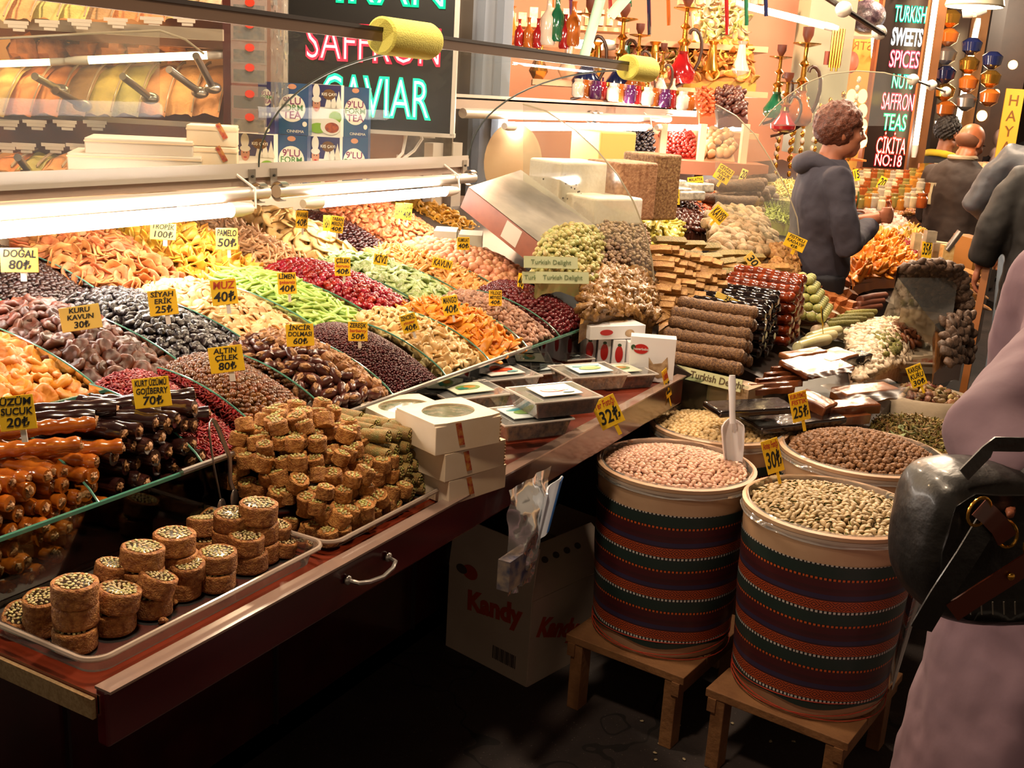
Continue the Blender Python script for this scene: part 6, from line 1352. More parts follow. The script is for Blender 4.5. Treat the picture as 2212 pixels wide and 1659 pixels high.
# ---- sign IRAN SAFFRON CAVIAR
def sign(x0, y0, x1, y1, d, lines, label, dep=.08, frame_m=None, dy=0.0, board='#0c0a08', sil=None, squeeze=1.0):
    k = pxs(d, (x0 + x1) / 2, (y0 + y1) / 2); cx_, cy_ = (x0 + x1) / 2, (y0 + y1) / 2; w_, h_ = (x1 - x0) * k, (y1 - y0) * k
    M = frame4(at(cx_, cy_, d=d), YAW + dy); t = thing('led_sign', label, 'sign', M)
    Geo().box((0, dep / 2, 0), (w_, dep, h_)).obj('board', mat('sign_board_' + board.strip('#'), board, .35), t, smooth=False)
    fm = frame_m or M_ALU
    for (c_, s_) in (((0, 0, h_ / 2), (w_ + .02, dep, .014)), ((0, 0, -h_ / 2), (w_ + .02, dep, .014)), ((-w_ / 2, 0, 0), (.014, dep, h_)), ((w_ / 2, 0, 0), (.014, dep, h_))):
        Geo().box((c_[0], dep / 2 - .006, c_[2]), s_).obj('frame', fm, t, smooth=False)
    inv = M.inverted()
    for (s, px, py, wpx, hpx, col, core, es) in lines:
        p = inv @ at(px, py, d=d); sz = hpx * k / .73
        # width fitting
        probe = text('lettering', s, sz, None, None, emis('led_' + col.strip('#'), col, es), ext=.002, off=sz * .03)
        bx_ = [v.co.x for v in probe.data.vertices]; ww = max(bx_) - min(bx_); fx = wpx * k / ww
        probe.parent = t; probe.matrix_local = Matrix.Translation((p.x, -.006, p.z)) @ STAND @ Matrix.Diagonal((fx, 1, 1, 1))
        if core: c2 = text('lettering_core', s, sz, probe, Matrix.Translation((0, 0, .004)), emis('ledcore_' + core.strip('#'), core, es * 1.3), ext=.001, off=-sz * .018)
    return t
sign(618, -150, 985, 278, 4.05, [('IRAN', 845, -22, 235, 72, '#16c878', '#8affd0', 2.2), ('SAFFRON', 808, 100, 292, 78, '#ff2a3c', '#ffb0a8', 2.2), ('CAVIAR', 812, 214, 240, 86, '#16e088', '#c8ffe8', 2.6)], 'black board with glowing SAFFRON in red and CAVIAR in green')
# wall and clutter below the sign
wp = pbox('plywood_sheet', 780, 284, 870, 420, 4.2, .05, mat('brown_plywood', '#8a6248', .6, nscale=4, col2='#9a7456'), lab='brown plywood panel under the black sign', cat='panel')
wp = pbox('grey_stone_panel', 872, 284, 975, 420, 4.25, .05, mat('grey_speckled', '#7a6c5a', .7, nscale=30, col2='#5f5344'), lab='grey speckled panel under the black sign', cat='panel')
o = Geo().tube([at(880, 280, d=4.1), at(870, 330, d=4.1), at(850, 352, d=4.1)], .006, 6).obj('cable', M_WHITEP); tag(o, 'thin white cable hanging under the black sign', 'cable')
o = Geo().tube([at(905, 282, d=4.12), at(912, 300, d=4.12), at(895, 325, d=4.12), at(862, 350, d=4.12)], .006, 6).obj('cable', M_WHITEP); tag(o, 'second looped cable under the black sign', 'cable')
pbox('paper_note', 912, 281, 940, 298, 4.18, .003, M_WHITEP, lab='small white note under the sign', cat='note')
pbox('wall_strip', 985, -80, 1030, 420, 4.9, .05, mat('grey_brown_wall', '#5f564c', .6), lab='dull grey wall strip left of the steel column', cat='wall')['kind'] = 'structure'
o = Geo().lathe([(.9, 0), (1, .004), (1, .024), (.9, .028)], 32, sx=.125, sy=.17).obj('oval_board', mat('cream_oval_board', '#d2b48a', .5, nscale=5, col2='#c9a478'), M=frame4(at(1108, 352, d=4.75), YAW) @ STAND); tag(o, 'cream oval board leaning behind the nougat blocks', 'board')

# ================================================================ SHOPS FARTHER BACK
M_PNK = mat('pinkish_lit_wall', '#c98a6a', .6); M_SHF = mat('pale_shelf', '#d2a078', .5)
wall3 = pbox('wall_shop', 1060, -120, 1780, 420, 9.6, .1, M_PNK); structure(wall3, 'pinkish lit shop wall behind the hookahs')
for (x0, y, x1, d_, n_) in ((1085, 103, 1340, 6.9, 'shelf board with dark bottles'), (1330, 92, 1660, 6.9, 'upper shelf board with candied fruit trays'), (1150, 185, 1660, 6.7, 'lower shelf board above the berries'), (1230, 278, 1640, 6.6, 'lit shelf board behind the second stall')):
    pbox('display_shelf', x0, y, x1, y + 12, d_, .5, M_SHF, lab=n_, cat='shelf')
tube_lamp(at(1225, 96, d=6.95), at(1320, 98, d=6.95), .03, 'short bright tube under the bottle shelf', m=M_TUBEW, cable=False)
tube_lamp(at(1800, 60, d=6.9), at(1600, 10, d=6.9), .02, 'thin slanted tube high behind the glass at the arched panel', m=M_TUBEW, cable=False)
def fbox(x0, y0, x1, y1, d, mt, protos, sp, label, cat, nm, seed, n=60, tilt=1.2):
    """open bin on a shelf: a heap face sloping up and back"""
    a, b = at(x0, y1, d=d), at(x1, y1, d=d); k = pxs(d, x0, y1); bk_ = Vector((-math.sin(YAW), math.cos(YAW), 0)) * .22 + Vector((0, 0, (y1 - y0) * k))
    sf = Surf(a, b, b + bk_, a + bk_, .03, .02)
    heap(nm, label, cat, sf, protos, mt, sp, .006, tilt, seed=seed, n_ind=n, beddepth=sp * .4)
fbox(1510, 198, 1548, 255, 6.5, mat('far_orange_bits', '#c0562a', .5, var=.3), [B((.018, .014, .01), 6, 5, .5, 2, s) for s in range(3)], .03, 'orange dried piece in the bin under the pale shelf', 'dried fruit', 'orange_dried_piece', 81, 40)
fbox(1550, 198, 1618, 255, 6.5, mat('far_dark_nut', '#4a221a', .4, var=.3), [B((.024, .02, .018), 8, 6, .2, 2, s) for s in range(3)], .036, 'dark brown glazed nut in the bin left of the hookah', 'nut', 'glazed_nut', 82, 50)
fbox(1475, 92, 1635, 178, 6.8, mat('far_yellow_mix', '#c08a3a', .5, var=.35, hue=.03), [chip(.07, .04, .006, .6, s) for s in range(3)], .05, 'yellow dried slice in the far shelf bin', 'dried fruit', 'far_dried_slice', 83, 60)
fbox(1330, 105, 1475, 178, 6.75, mat('far_pink_mix', '#b8745a', .5, var=.35, hue=.04, nscale=20, col2='#9a9a4a'), [chip(.07, .04, .006, .6, s) for s in range(3)], .05, 'pinkish dried slice in the far shelf bin', 'dried fruit', 'far_pink_slice', 84, 60)
fbox(1500, 10, 1620, 88, 7.0, mat('far_green_mix', '#a09a4a', .5, var=.4, hue=.05, nscale=20, col2='#c9a89a'), [chip(.07, .04, .006, .6, s) for s in range(3)], .05, 'greenish slice on the top far shelf', 'dried fruit', 'far_green_slice', 85, 60)
fbox(1430, 292, 1505, 345, 6.3, mat('far_red_berry', '#a02418', .4, var=.3), [B((.014, .012, .012), 6, 5, .2, 2, s) for s in range(3)], .024, 'small red berry in the far bin under the tube', 'dried fruit', 'far_red_berry', 86, 80)
fbox(1515, 292, 1590, 345, 6.3, mat('far_walnut', '#c49a70', .5, var=.3), [B((.03, .026, .024), 8, 6, .4, 3, s) for s in range(3)], .045, 'pale round walnut in the far bin beside red berries', 'nut', 'far_walnut', 87, 50)
fbox(1335, 285, 1415, 345, 6.3, mat('far_black_raisin', '#1c1216', .4, var=.4), [B((.014, .012, .012), 6, 5, .3, 2, s) for s in range(3)], .026, 'black raisin in the far bin left of the red berries', 'dried fruit', 'far_black_raisin', 88, 80)
for i, x in enumerate((1424, 1508, 1600)): pbox('shelf_post', x, 270, x + 14, 400, 6.2, .06, M_CREAM, lab=['cream post left of the red berries', 'cream post right of the red berries', 'cream post right of the walnuts'][i], cat='post')
pbox('low_shelf', 1380, 350, 1660, 378, 6.1, .3, mat('pink_brown_ledge', '#a0684e', .5), lab='pinkish ledge below the far bins', cat='shelf')
# bottles, hookahs
GOLD = mat('polished_brass', '#c8923c', .2, metal=.9); GLB = [mat('vase_' + n, c, .1, coat=.8, spec=.8) for n, c in (('amber', '#a0541c'), ('navy', '#141a3c'), ('green', '#1c5a3c'), ('red', '#8c1418'), ('clear', '#c9b8a8'), ('purple', '#4a1c4a'))]
def hookah(px, pyb, pyt, d, vm, label, hose=True, wide=1.0, parent_group='hookahs on the shelves'):
    k = pxs(d, (x0 + x1) / 2, yb); H_2 = (pyb - pyt) * k; t = thing('hookah', label, 'hookah', frame4(at(px, pyb, d=d), YAW), parent_group); w_ = H_2 * .16 * wide
    Geo().lathe([(w_ * .7, 0), (w_ * 1.0, H_2 * .05), (w_ * 1.05, H_2 * .13), (w_ * .6, H_2 * .24), (w_ * .35, H_2 * .33), (w_ * .42, H_2 * .36)], 20).obj('glass_base', vm, t)
    Geo().lathe([(w_ * .4, H_2 * .36), (w_ * .3, H_2 * .42), (w_ * .5, H_2 * .46), (w_ * .2, H_2 * .5), (w_ * .18, H_2 * .6), (w_ * .4, H_2 * .63), (w_ * .16, H_2 * .67), (w_ * .15, H_2 * .8)], 16).obj('brass_stem', GOLD, t)
    Geo().lathe([(w_ * .2, H_2 * .80), (w_ * 1.0, H_2 * .83), (w_ * 1.02, H_2 * .84), (w_ * .2, H_2 * .83)], 20).obj('brass_plate', GOLD, t)
    Geo().lathe([(w_ * .15, H_2 * .84), (w_ * .4, H_2 * .92), (w_ * .42, H_2), (w_ * .3, H_2)], 14).obj('bowl', mat('clay_bowl', '#5a2a1c', .5), t)
    if hose:
        P = [(w_ * .3 + w_ * 1.6 * math.sin(a) * (a / 3), -.02, H_2 * (.55 - .12 * a + .18 * math.sin(a * 1.3))) for a in [j * .35 for j in range(12)]]
        Geo().tube(P, H_2 * .014 + .003, 8).obj('hose', mat('dark_hose', '#3a2014', .4), t)
    return t
hookah(1722, 272, 75, 6.2, GLB[0], 'tall brass hookah on the shelf edge left of the grey pillar', wide=.9)
hookah(1672, 255, 108, 6.25, GLB[2], 'hookah with small cups in front of the tall brass one')
hookah(1690, 285, 165, 6.1, GLB[3], 'red and green hookah lowest of the group by the pillar', wide=1.3)
hookah(1265, 200, 10, 6.4, GLB[1], 'dark blue hookah left of the pale green pole'); hookah(1335, 205, 20, 6.4, GLB[1], 'dark hookah with golden neck right of the pale green pole'); hookah(1372, 200, 60, 6.3, GLB[0], 'amber round-bellied hookah in the middle of the glass'); hookah(1425, 210, 100, 6.2, GLB[4], 'pale glass hookah with dark hose above the foam pad'); hookah(1395, 218, 140, 6.1, GLB[5], 'small purple hookah behind the rail'); hookah(1470, 180, 0, 6.6, GLB[3], 'tall reddish hookah seen through the glass')
def bottle(px, pyb, h, d, m, label, w_=.28, group='bottles behind the glass'):
    k = pxs(d, (x0 + x1) / 2, yb); H_2 = h * k; r = H_2 * w_ * .5; o = Geo().lathe([(r * .8, 0), (r, H_2 * .06), (r, H_2 * .55), (r * .35, H_2 * .72), (r * .3, H_2 * .92), (r * .4, H_2)], 16).obj('bottle', m, M=Matrix.Translation(at(px, pyb, d=d))); tag(o, label, 'bottle', group)
for i, (px, pyb, h, c_) in enumerate([(1120, 100, 55, 3), (1140, 104, 62, 0), (1160, 104, 60, 3), (1182, 98, 100, 4), (1200, 90, 95, 2), (1218, 106, 70, 3), (1235, 100, 90, 0), (1260, 200, 30, 4), (1300, 205, 36, 5), (1340, 214, 40, 4), (1366, 214, 44, 3), (1400, 216, 46, 4), (1430, 222, 44, 0), (1452, 222, 50, 4)]):
    bottle(px, pyb, h, 6.5, GLB[c_], nm_[i % 9] + (' glass bottle from the column on the upper shelf' if i < 7 else ' small glass jar on the shelf behind the rail, counted from the foam pad side'), .35)
for i, (xa, ya, xb, yb) in enumerate([(1308, -40, 1258, 135), (1375, -30, 1318, 35)]):
    o = Geo().tube([at(xa, ya, d=5.6), at(xb, yb, d=5.6)], .026, 12).obj('padded_pole', mat('pale_green_foam', '#8fae98', .8)); tag(o, ['long pale green padded pole hanging behind the glass', 'short slanted pale green padded pole'][i], 'pole')
for i in range(12):
    x = 1190 + i * 42; o = Geo().tube([at(x, -60, d=6.8), at(x + 3, 15 + 20 * ((i * 7) % 4), d=6.8)], .012, 8).obj('hanging_glass_drop', GLB[(i * 5) % 6]); tag(o, nm_[i % 9] + ' hanging coloured glass drop ' + ('left' if i < 9 else 'right') + ' of the far lamps', 'ornament', 'hanging glass drops')
rg = random.Random(55)
m_pb = [mat('printed_shelf_box_' + str(i), c, .4, nscale=22, col2=c2) for i, (c, c2) in enumerate((('#d8a890', '#b8786a'), ('#e0c4a4', '#c08a60'), ('#c88878', '#e0c0a8'), ('#b8a080', '#8a6a50')))]
for i in range(22):
    x = 1096 + (i % 11) * 24 if i < 11 else 1470 + (i - 11) * 17; y1 = 54 if i < 11 else 8; h = rg.uniform(24, 40)
    pbox('shelf_box', x, y1 - h, x + rg.uniform(13, 19), y1, 7.3, .12, m_pb[i % 4], lab='small pinkish printed box on the high shelf ' + ('above the coloured bottles' if i < 11 else 'above the far dried slices'), cat='box', group='printed boxes above the bottles' if i < 11 else 'printed boxes above the far slices')
pbox('display_shelf', 1085, 54, 1360, 62, 7.3, .3, M_SHF, lab='topmost shelf board with pinkish boxes', cat='shelf')
for i in range(20):
    x = 1248 + i * 12.5; y = 196 + (x - 1248) * .12; m_ = [GLB[4], GLB[0], m_pb[0], GLB[5], GLB[3], GOLD][i % 6]
    o = Geo().lathe([(.025, 0), (.033, .012), (.034, .06), (.022, .075), (.024, .09), (.001, .092)], 12).obj('small_jar', m_, M=Matrix.Translation(at(x, y + 14, d=5.7 + .02 * (i % 3)))); tag(o, 'small jar or trinket in the row standing behind the second rail', 'jar', 'row of jars behind the second rail')
for i in range(9):
    x = 1100 + i * 62; o = Geo().lathe([(.03, 0), (.06, .05), (.03, .12), (.02, .2), (.035, .22)], 14).obj('brass_jug', GOLD if i % 2 else GLB[(i * 2) % 6], M=Matrix.Translation(at(x, 172 if x > 1150 else 96, d=6.85))); tag(o, nm_[i] + ' brass or glass jug from the steel column on the lit shelves', 'jug', 'jugs on the lit shelves')
# bead strands standing in for reflections of hanging glass behind the arched panel
rg = random.Random(33)
for i in range(14):
    x = 1690 + (i % 7) * 27 + rg.uniform(-5, 5); y0 = 165 + rg.uniform(0, 60) if i < 7 else 230; g = Geo(); a = at(x, y0, d=6.9)
    for j in range(9): g.blob((.013, .013, .02), 8, 6, T=Matrix.Translation((rg.uniform(-.01, .01), 0, -.05 * j)))
    o = g.obj('reflection_strand', GOLD if i % 3 else GLB[4], M=Matrix.Translation(a)); tag(o, 'strand of glittering beads standing in for reflections behind the arched clear panel', 'ornament', 'bead strands standing in for reflections')
pil = pbox('trim_3', 1738, -80, 1838, 330, 7.2, .3, mat('grey_green_pillar', '#8f8a74', .6)); structure(pil, 'wide grey pillar behind the arched panel')
go = Geo(); 
for i in range(5): go.tube([(i * .016 - .03, 0, 0), (i * .014 - .03, -.01, -.22 - .02 * (i % 2))], .007, 6)
o = go.obj('gold_tassel', GOLD, M=frame4(at(1812, 62, d=6.9), YAW)); tag(o, 'bundle of golden chains hanging on the grey pillar', 'ornament')
pbox('small_red_card', 1782, 112, 1818, 140, 6.9, .02, mat('dull_red_card', '#7a3a2c', .5), lab='small dull red card hanging on the grey pillar', cat='card')
# yellow lit shop beside the pillar
ys = pbox('wall_yellow', 1838, -80, 1895, 380, 8.6, .1, mat('yellow_lit_wall', '#e8a84c', .6)); structure(ys, 'yellow lit shop wall')
text('lettering', 'ASTRA', .085, None, frame4(at(1863, 100, d=8.5), YAW) @ STAND @ Matrix.Diagonal((-1, 1, 1, 1)), mat('mirror_brown_ink', '#a0602c', .5)); tag(bpy.data.objects['lettering'] if 'lettering' in bpy.data.objects and bpy.data.objects['lettering'].parent is None else COL.objects[-1], 'brown mirrored lettering on the yellow shop wall', 'lettering')
o = B((.12, .12, .10), 16, 12).obj('dark_ball_jar', mat('dark_purple_beads', '#2a1c26', .3, nscale=40, col2='#5c4a50', bump=1), M=Matrix.Translation(at(1872, 35, d=7.6))); tag(o, 'big dark ball of beads on the yellow lit shelf', 'ornament')
pbox('shelf_plate', 1842, 62, 1900, 78, 7.6, .3, M_CREAM, lab='cream shelf under the dark ball', cat='shelf')
o = B((.05, .05, .07), 12, 9).obj('pink_figure_head', mat('pink_brown_doll', '#b8705c', .5), M=Matrix.Translation(at(1838, 135, d=7.6))); tag(o, 'small pinkish doll figure by the pillar', 'figure')
for i in range(5): pbox('lamp_shelf', 1790, 215 + i * 32, 1872, 219 + i * 32, 7.4, .2, mat('orange_lit_shelf', '#c87a3c', .5), lab=nm_[i] + ' narrow orange shelf right of the clerk', cat='shelf', group='orange shelves behind the clerk')
for i in range(12):
    o = B((.03, .03, .045), 10, 8).obj('glowing_lamp_glass', emis('warm_glow', '#ffb46a', 5), M=Matrix.Translation(at(1815 + (i % 3) * 24, 208 + (i // 3) * 32, d=7.3))); tag(o, 'small glowing amber lamp glass on the shelves right of the clerk', 'lamp', 'glowing lamp glasses')
# tall vertical sign with light strips
m_cop = mat('copper_frame', '#a0603c', .35, metal=.5)
ts = sign(1893, -120, 1990, 362, 7.8, [('TEA', 1955, -20, 60, 34, '#ff3040', '#ffd0c0', 2.2), ('TURKISH', 1970, 32, 68, 34, '#1cc890', '#d0fff0', 2.2), ('SWEETS', 1961, 82, 66, 36, '#e8e8e0', '#ffffff', 2.2), ('SPICES', 1954, 130, 64, 36, '#ff5060', '#fff0e8', 2.2), ('NUTS', 1950, 178, 46, 30, '#1cc890', '#d0fff0', 1.6), ('SAFFRON', 1939, 222, 70, 36, '#ff4050', '#ffe8e0', 2.2), ('TEAS', 1932, 266, 52, 36, '#1cd880', '#d8fff0', 2.4), ('ÇİKİTA', 1924, 317, 66, 36, '#ff4030', '#fff0c0', 2.4), ('NO:18', 1918, 348, 60, 26, '#ff3030', '#fff0c0', 2.4)],
          'tall vertical lit sign reading Turkish sweets, spices, saffron, teas, Çikita No:18', frame_m=m_cop, board='#1a0c08')
ts.matrix_world = ts.matrix_world @ Matrix.Rotation(.0, 4, 'Y')
for i, (xa, ya, xb, yb, d_, r_) in enumerate([(2030, -60, 1975, 330, 7.7, .018), (2112, 48, 2062, 300, 9.5, .022), (1884, -60, 1886, 200, 8.1, .01)]):
    tube_lamp(at(xa, ya, d=d_), at(xb, yb, d=d_), r_, ['long bright light strip beside the tall sign', 'second light strip on the copper shop front', 'faint strip left of the tall sign'][i], cable=False, m=M_TUBEW)
for i, (x0, x1, d_, c_) in enumerate([(1990, 2022, 7.9, '#6a4428'), (2030, 2075, 9.6, '#2c1c14'), (2078, 2116, 9.9, '#7c5430'), (2120, 2150, 11, '#3c2a20'), (2150, 2212, 12, '#4a3020')]):
    pf = pbox('wall_front', x0, -80, x1, 430, d_, .12, mat('front_' + c_.strip('#'), c_, .4, nscale=6, namt=.3)); structure(pf, 'brown shop front strip')
for i in range(14):
    x, y = [(2050, 60), (2046, 100), (2042, 140), (2040, 180), (2038, 218), (2040, 255), (2036, 290), (2096, 120), (2090, 160), (2088, 200), (2084, 240), (2140, 150), (2136, 190), (2134, 230)][i]
    o = Geo().lathe([(.02, 0), (.06, .03), (.07, .09), (.03, .12)], 14).obj('hanging_ornament', [GOLD, GLB[0], M_STEEL, GLB[1]][i % 4], M=Matrix.Translation(at(x, y, d=8.6))); tag(o, nm_[i % 9] + ' hanging metal or glass ware on the far shop fronts, ' + ['upper', 'lower'][i // 9] + ' part', 'ornament', 'wares hanging at the far shops')
hb = thing('yellow_banner', 'yellow vertical banner with letters HAYAT far right', 'banner', frame4(at(2178, 285, d=10.5), YAW)); Geo().box((0, 0, 0), (.16, .01, .72)).obj('cloth', mat('yellow_banner', '#d89a28', .6, emit='#d89a28', estr=.3), hb, smooth=False)  # faint glow put into the banner cloth itself
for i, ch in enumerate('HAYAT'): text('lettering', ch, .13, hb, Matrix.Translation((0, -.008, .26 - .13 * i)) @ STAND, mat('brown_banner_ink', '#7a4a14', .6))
lp = thing('pendant_lamp', 'bright lamp hanging at the top right corner over the aisle', 'lamp', at(2105, 12, d=5.0), 'pendant lamps over the stalls')
Geo().lathe([(.02, .10), (.10, .06), (.115, 0), (.11, -.006)], 24, cap=False).obj('lamp_shade', mat('white_lamp_shade', '#e8dcc0', .4), lp); Geo().lathe([(.001, .02), (.105, .004), (.104, 0), (.001, -.008)], 24, cap=False).obj('bulb', emis('lamp_disc', '#fff0d0', 14), lp)
tube_lamp(at(2090, 28, d=7.5), at(2120, 22, d=7.5), .03, 'small bright lamp glow under the corner lamp', cable=False, m=M_TUBEW)
for i, (x, y, r_) in enumerate([(2190, 226, .05), (2188, 140, .04), (2152, 200, .03), (2120, 250, .05)]):
    o = B((r_, r_, r_), 12, 8).obj('far_bulb', emis('far_bulb_glow', '#ffb860', 10), M=Matrix.Translation(at(x, y, d=11.0))); tag(o, ['bare bulb at the right edge beside the yellow banner', 'upper right far bulb', 'small far bulb left of the banner', 'lowest far bulb behind the bald man'][i], 'lamp')
# ================================================================ THIRD STALL AND THE FAR COUNTERS
K3 = dict(y0=.98, z0=.85, k=.30)
t3 = thing('far_stall', 'third stall counter beyond the clerk with bright heaps and packets', 'counter', Vector((0, 0, 0)))
deckbox(5.25, 8.8, .72, 2.4, t3, M_DK, k=.3, yy=.98, zz=.85, off=-.05)
def H3(name, lab, q, protos, mt, sp, seed, dome=.06, n=70, tilt=.7, cat='dried fruit'):
    sf = S4(*q, dome=dome, **K3); heap(name, lab, cat, sf, protos, mt, sp, .006, tilt, n_ind=n, seed=seed, layers=1, beddepth=sp * .3)
H3('orange_dried_strip', 'glowing orange dried strip in the glass bin right of the clerk', [(1845, 612), (1985, 606), (1935, 520, .05), (1838, 530, .05)], [chip(.10, .05, .008, .8, s, .6) for s in range(4)], mat('vivid_orange_strip', '#d8801c', .4, var=.2), .055, 91, .07)
Geo().add([slope_at(1842, 650, -.1, **K3), slope_at(2000, 640, -.1, **K3), slope_at(1992, 600, .0, **K3), slope_at(1842, 612, .0, **K3)], [(0, 1, 2, 3)]).obj('front_glass', M_GLASS, t3, smooth=False)
H3('red_dried_berry', 'crimson dried berry behind the orange strips', [(1960, 590), (2000, 580), (1940, 505, .05), (1905, 520, .05)], [B((.02, .017, .014), 7, 5, .4, 2, s) for s in range(3)], mat('far_crimson', '#8c1a14', .4, var=.3), .036, 92, n=60)
H3('dark_berry', 'dark brown berry in the narrow heap beside the pink delight', [(1905, 525), (1935, 520), (1870, 470, .05), (1842, 480, .05)], [B((.016, .014, .012), 7, 5, .4, 2, s) for s in range(3)], mat('far_darkberry', '#4a1812', .45, var=.3), .032, 93, n=60)
H3('yellow_dried_curl', 'pale yellow dried curl right of the crimson berries', [(1960, 570), (2010, 560), (1980, 505, .06), (1925, 515, .06)], [chip(.09, .05, .006, .9, s, .6) for s in range(3)], mat('far_yellow_curl', '#d8a848', .4, var=.2), .05, 94, n=40)
H3('pink_delight_cube', 'pinkish white delight cube in the long heap beyond the clerk', [(1990, 560, .04), (2020, 545, .04), (1905, 455, .07), (1850, 465, .07)], [Geo().box((0, 0, 0), (.034, .034, .03)) for s in range(2)], mat('pink_white_cube', '#d8b0a0', .6, var=.12), .045, 95, n=150, cat='sweet')
H3('mixed_nut', 'brown nut in the heap near the man in the brown jacket', [(1930, 470, .05), (2050, 480, .05), (2020, 430, .1), (1930, 425, .1)], [B((.02, .016, .013), 7, 5, .4, 2, s) for s in range(3)], mat('far_brown_nut', '#a86c34', .4, var=.45, hue=.02), .04, 96, n=110, cat='nut')
o = Geo().lathe([(.17, 0), (.13, .05), (.05, .17), (.01, .22)], 24).obj('orange_spice_cone', mat('orange_spice', '#d8761c', .8, bump=.5, nscale=30, col2='#c4621a'), M=Matrix.Translation(slope_at(1935, 425, .12, **K3))); tag(o, 'smooth orange cone of spice under the tall vertical sign', 'spice')
o = Geo().box((0, 0, 0), (.09, .05, .03)).obj('blue_scoop', mat('blue_scoop', '#4a68c0', .4), M=frame4(slope_at(1865, 472, .12, **K3), -.4, .2)); tag(o, 'blue scoop lying on the pink delight cubes', 'scoop')
JR = [mat('jar_' + n, c, .15, coat=.8, nscale=16, namt=.4) for n, c in (('honey', '#b8782c'), ('pale', '#d8c49a'), ('olive', '#8a7a3c'), ('silver', '#b8a890'), ('rust', '#9a4a1c'))]
rg = random.Random(77)
for i in range(44):
    px = 1845 + (i % 11) * 14 + rg.uniform(-4, 4); py = 392 + (i // 11) * 20 + rg.uniform(-4, 4); d_ = 7.4 - (i // 11) * .3
    o = Geo().lathe([(.028, 0), (.033, .01), (.033, .055), (.024, .065), (.026, .068), (.026, .08), (.001, .081)], 12).obj('spice_jar', JR[(i * 3) % 5], M=Matrix.Translation(at(px, py, d=d_))); tag(o, 'small glittering spice jar or cellophane packet right of the clerk', 'jar', 'glittering small jars')
for i in range(24):
    px = 1985 + (i % 8) * 11; py = 395 + (i // 8) * 22; 
    o = Geo().box((0, 0, .06), (.035, .03, .13)).obj('upright_packet', JR[(i * 2) % 5], M=frame4(at(px, py, d=7.6 - .2 * (i // 8)), YAW + rg.uniform(-.3, .3), rg.uniform(-.1, .1)), smooth=False); tag(o, 'small upright packet standing left of the man in the brown jacket', 'pack', 'upright packets')
for i, (x0, y0, x1, y1) in enumerate([(1990, 520, 2010, 575), (2013, 526, 2032, 590), (2034, 530, 2058, 600), (1975, 505, 1990, 540), (2002, 500, 2024, 524)]):
    pbox('clear_sachet', x0, y0, x1, y1, 6.0 - .05 * i, .05, [JR[1], JR[3], m_pin, JR[1], JR[3]][i], lab=['tall pale sachet standing above the fig strings', 'second tall sachet above the fig strings', 'rightmost crinkled sachet above the fig strings', 'small sachet left of the tall ones', 'small sachet behind the tall ones'][i], cat='sachet')
sc2 = Geo().tube([at(2045, 540, d=5.9), at(2075, 500, d=5.9)], .018, 10).obj('metal_scoop', M_STEEL); tag(sc2, 'metal scoop in the hand of the man in the brown jacket', 'scoop')
c4 = thing('far_counter', 'lit counter with pale goods far down the aisle behind the bald man', 'counter', frame4(at(2150, 400, d=10.5), YAW)); Geo().box((0, 0, -.3), (.8, .6, .8)).obj('counter_body', mat('far_counter_body', '#9a6a44', .6), c4, smooth=False)
for i in range(10):
    o = Geo().box((0, 0, .03), (.12, .1, .1)).obj('pale_parcel', mat('pale_parcel', '#e0b090', .5, var=.2), M=frame4(at(2105 + (i % 5) * 18, 372 + (i // 5) * 22, d=9.8 - .2 * (i // 5)), i), smooth=False); tag(o, 'pale pinkish parcel on the far lit counter behind the bald man', 'parcel', 'pale parcels far away')
tube_lamp(at(2092, 356, d=10), at(2125, 388, d=9.6), .03, 'bright tube over the pale parcels at the far counter', cable=False, m=M_TUBEW)
o = pbox('vendor_crate', 2095, 520, 2130, 690, 6.2, .3, mat('yellow_brown_crate', '#8a5a20', .6), lab='yellow-brown crate standing in the aisle beyond the fig strings', cat='crate')

# ================================================================ PEOPLE
SKIN = mat('warm_skin', '#a8694c', .5, nscale=12, col2='#9c5c42', sss=.15); SKIN2 = mat('tanned_skin', '#8f5638', .5, sss=.1)
def head_geo(g, c, s=1.0, R=None):
    T = Matrix.Translation(c) @ (R or Matrix.Identity(4)) @ Matrix.Scale(s, 4)
    def e(p, r, n=16, m=12): g.blob(r, n, m, T=T @ Matrix.Translation(p))
    e((0, -.012, .018), (.074, .094, .088)); e((0, .026, -.045), (.056, .062, .078)); e((0, .045, -.098), (.034, .036, .026)); e((0, .078, .008), (.044, .014, .013))
    e((0, .098, -.036), (.011, .020, .014)); e((0, .090, -.018), (.009, .014, .026)); e((0, .082, -.072), (.020, .013, .007)); e((0, .080, -.082), (.017, .012, .007))
    for sx in (-1, 1):
        e((sx * .074, -.012, -.020), (.010, .020, .032)); e((sx * .035, .060, -.035), (.022, .024, .022)); e((sx * .045, -.0, -.085), (.02, .04, .03))
    return T
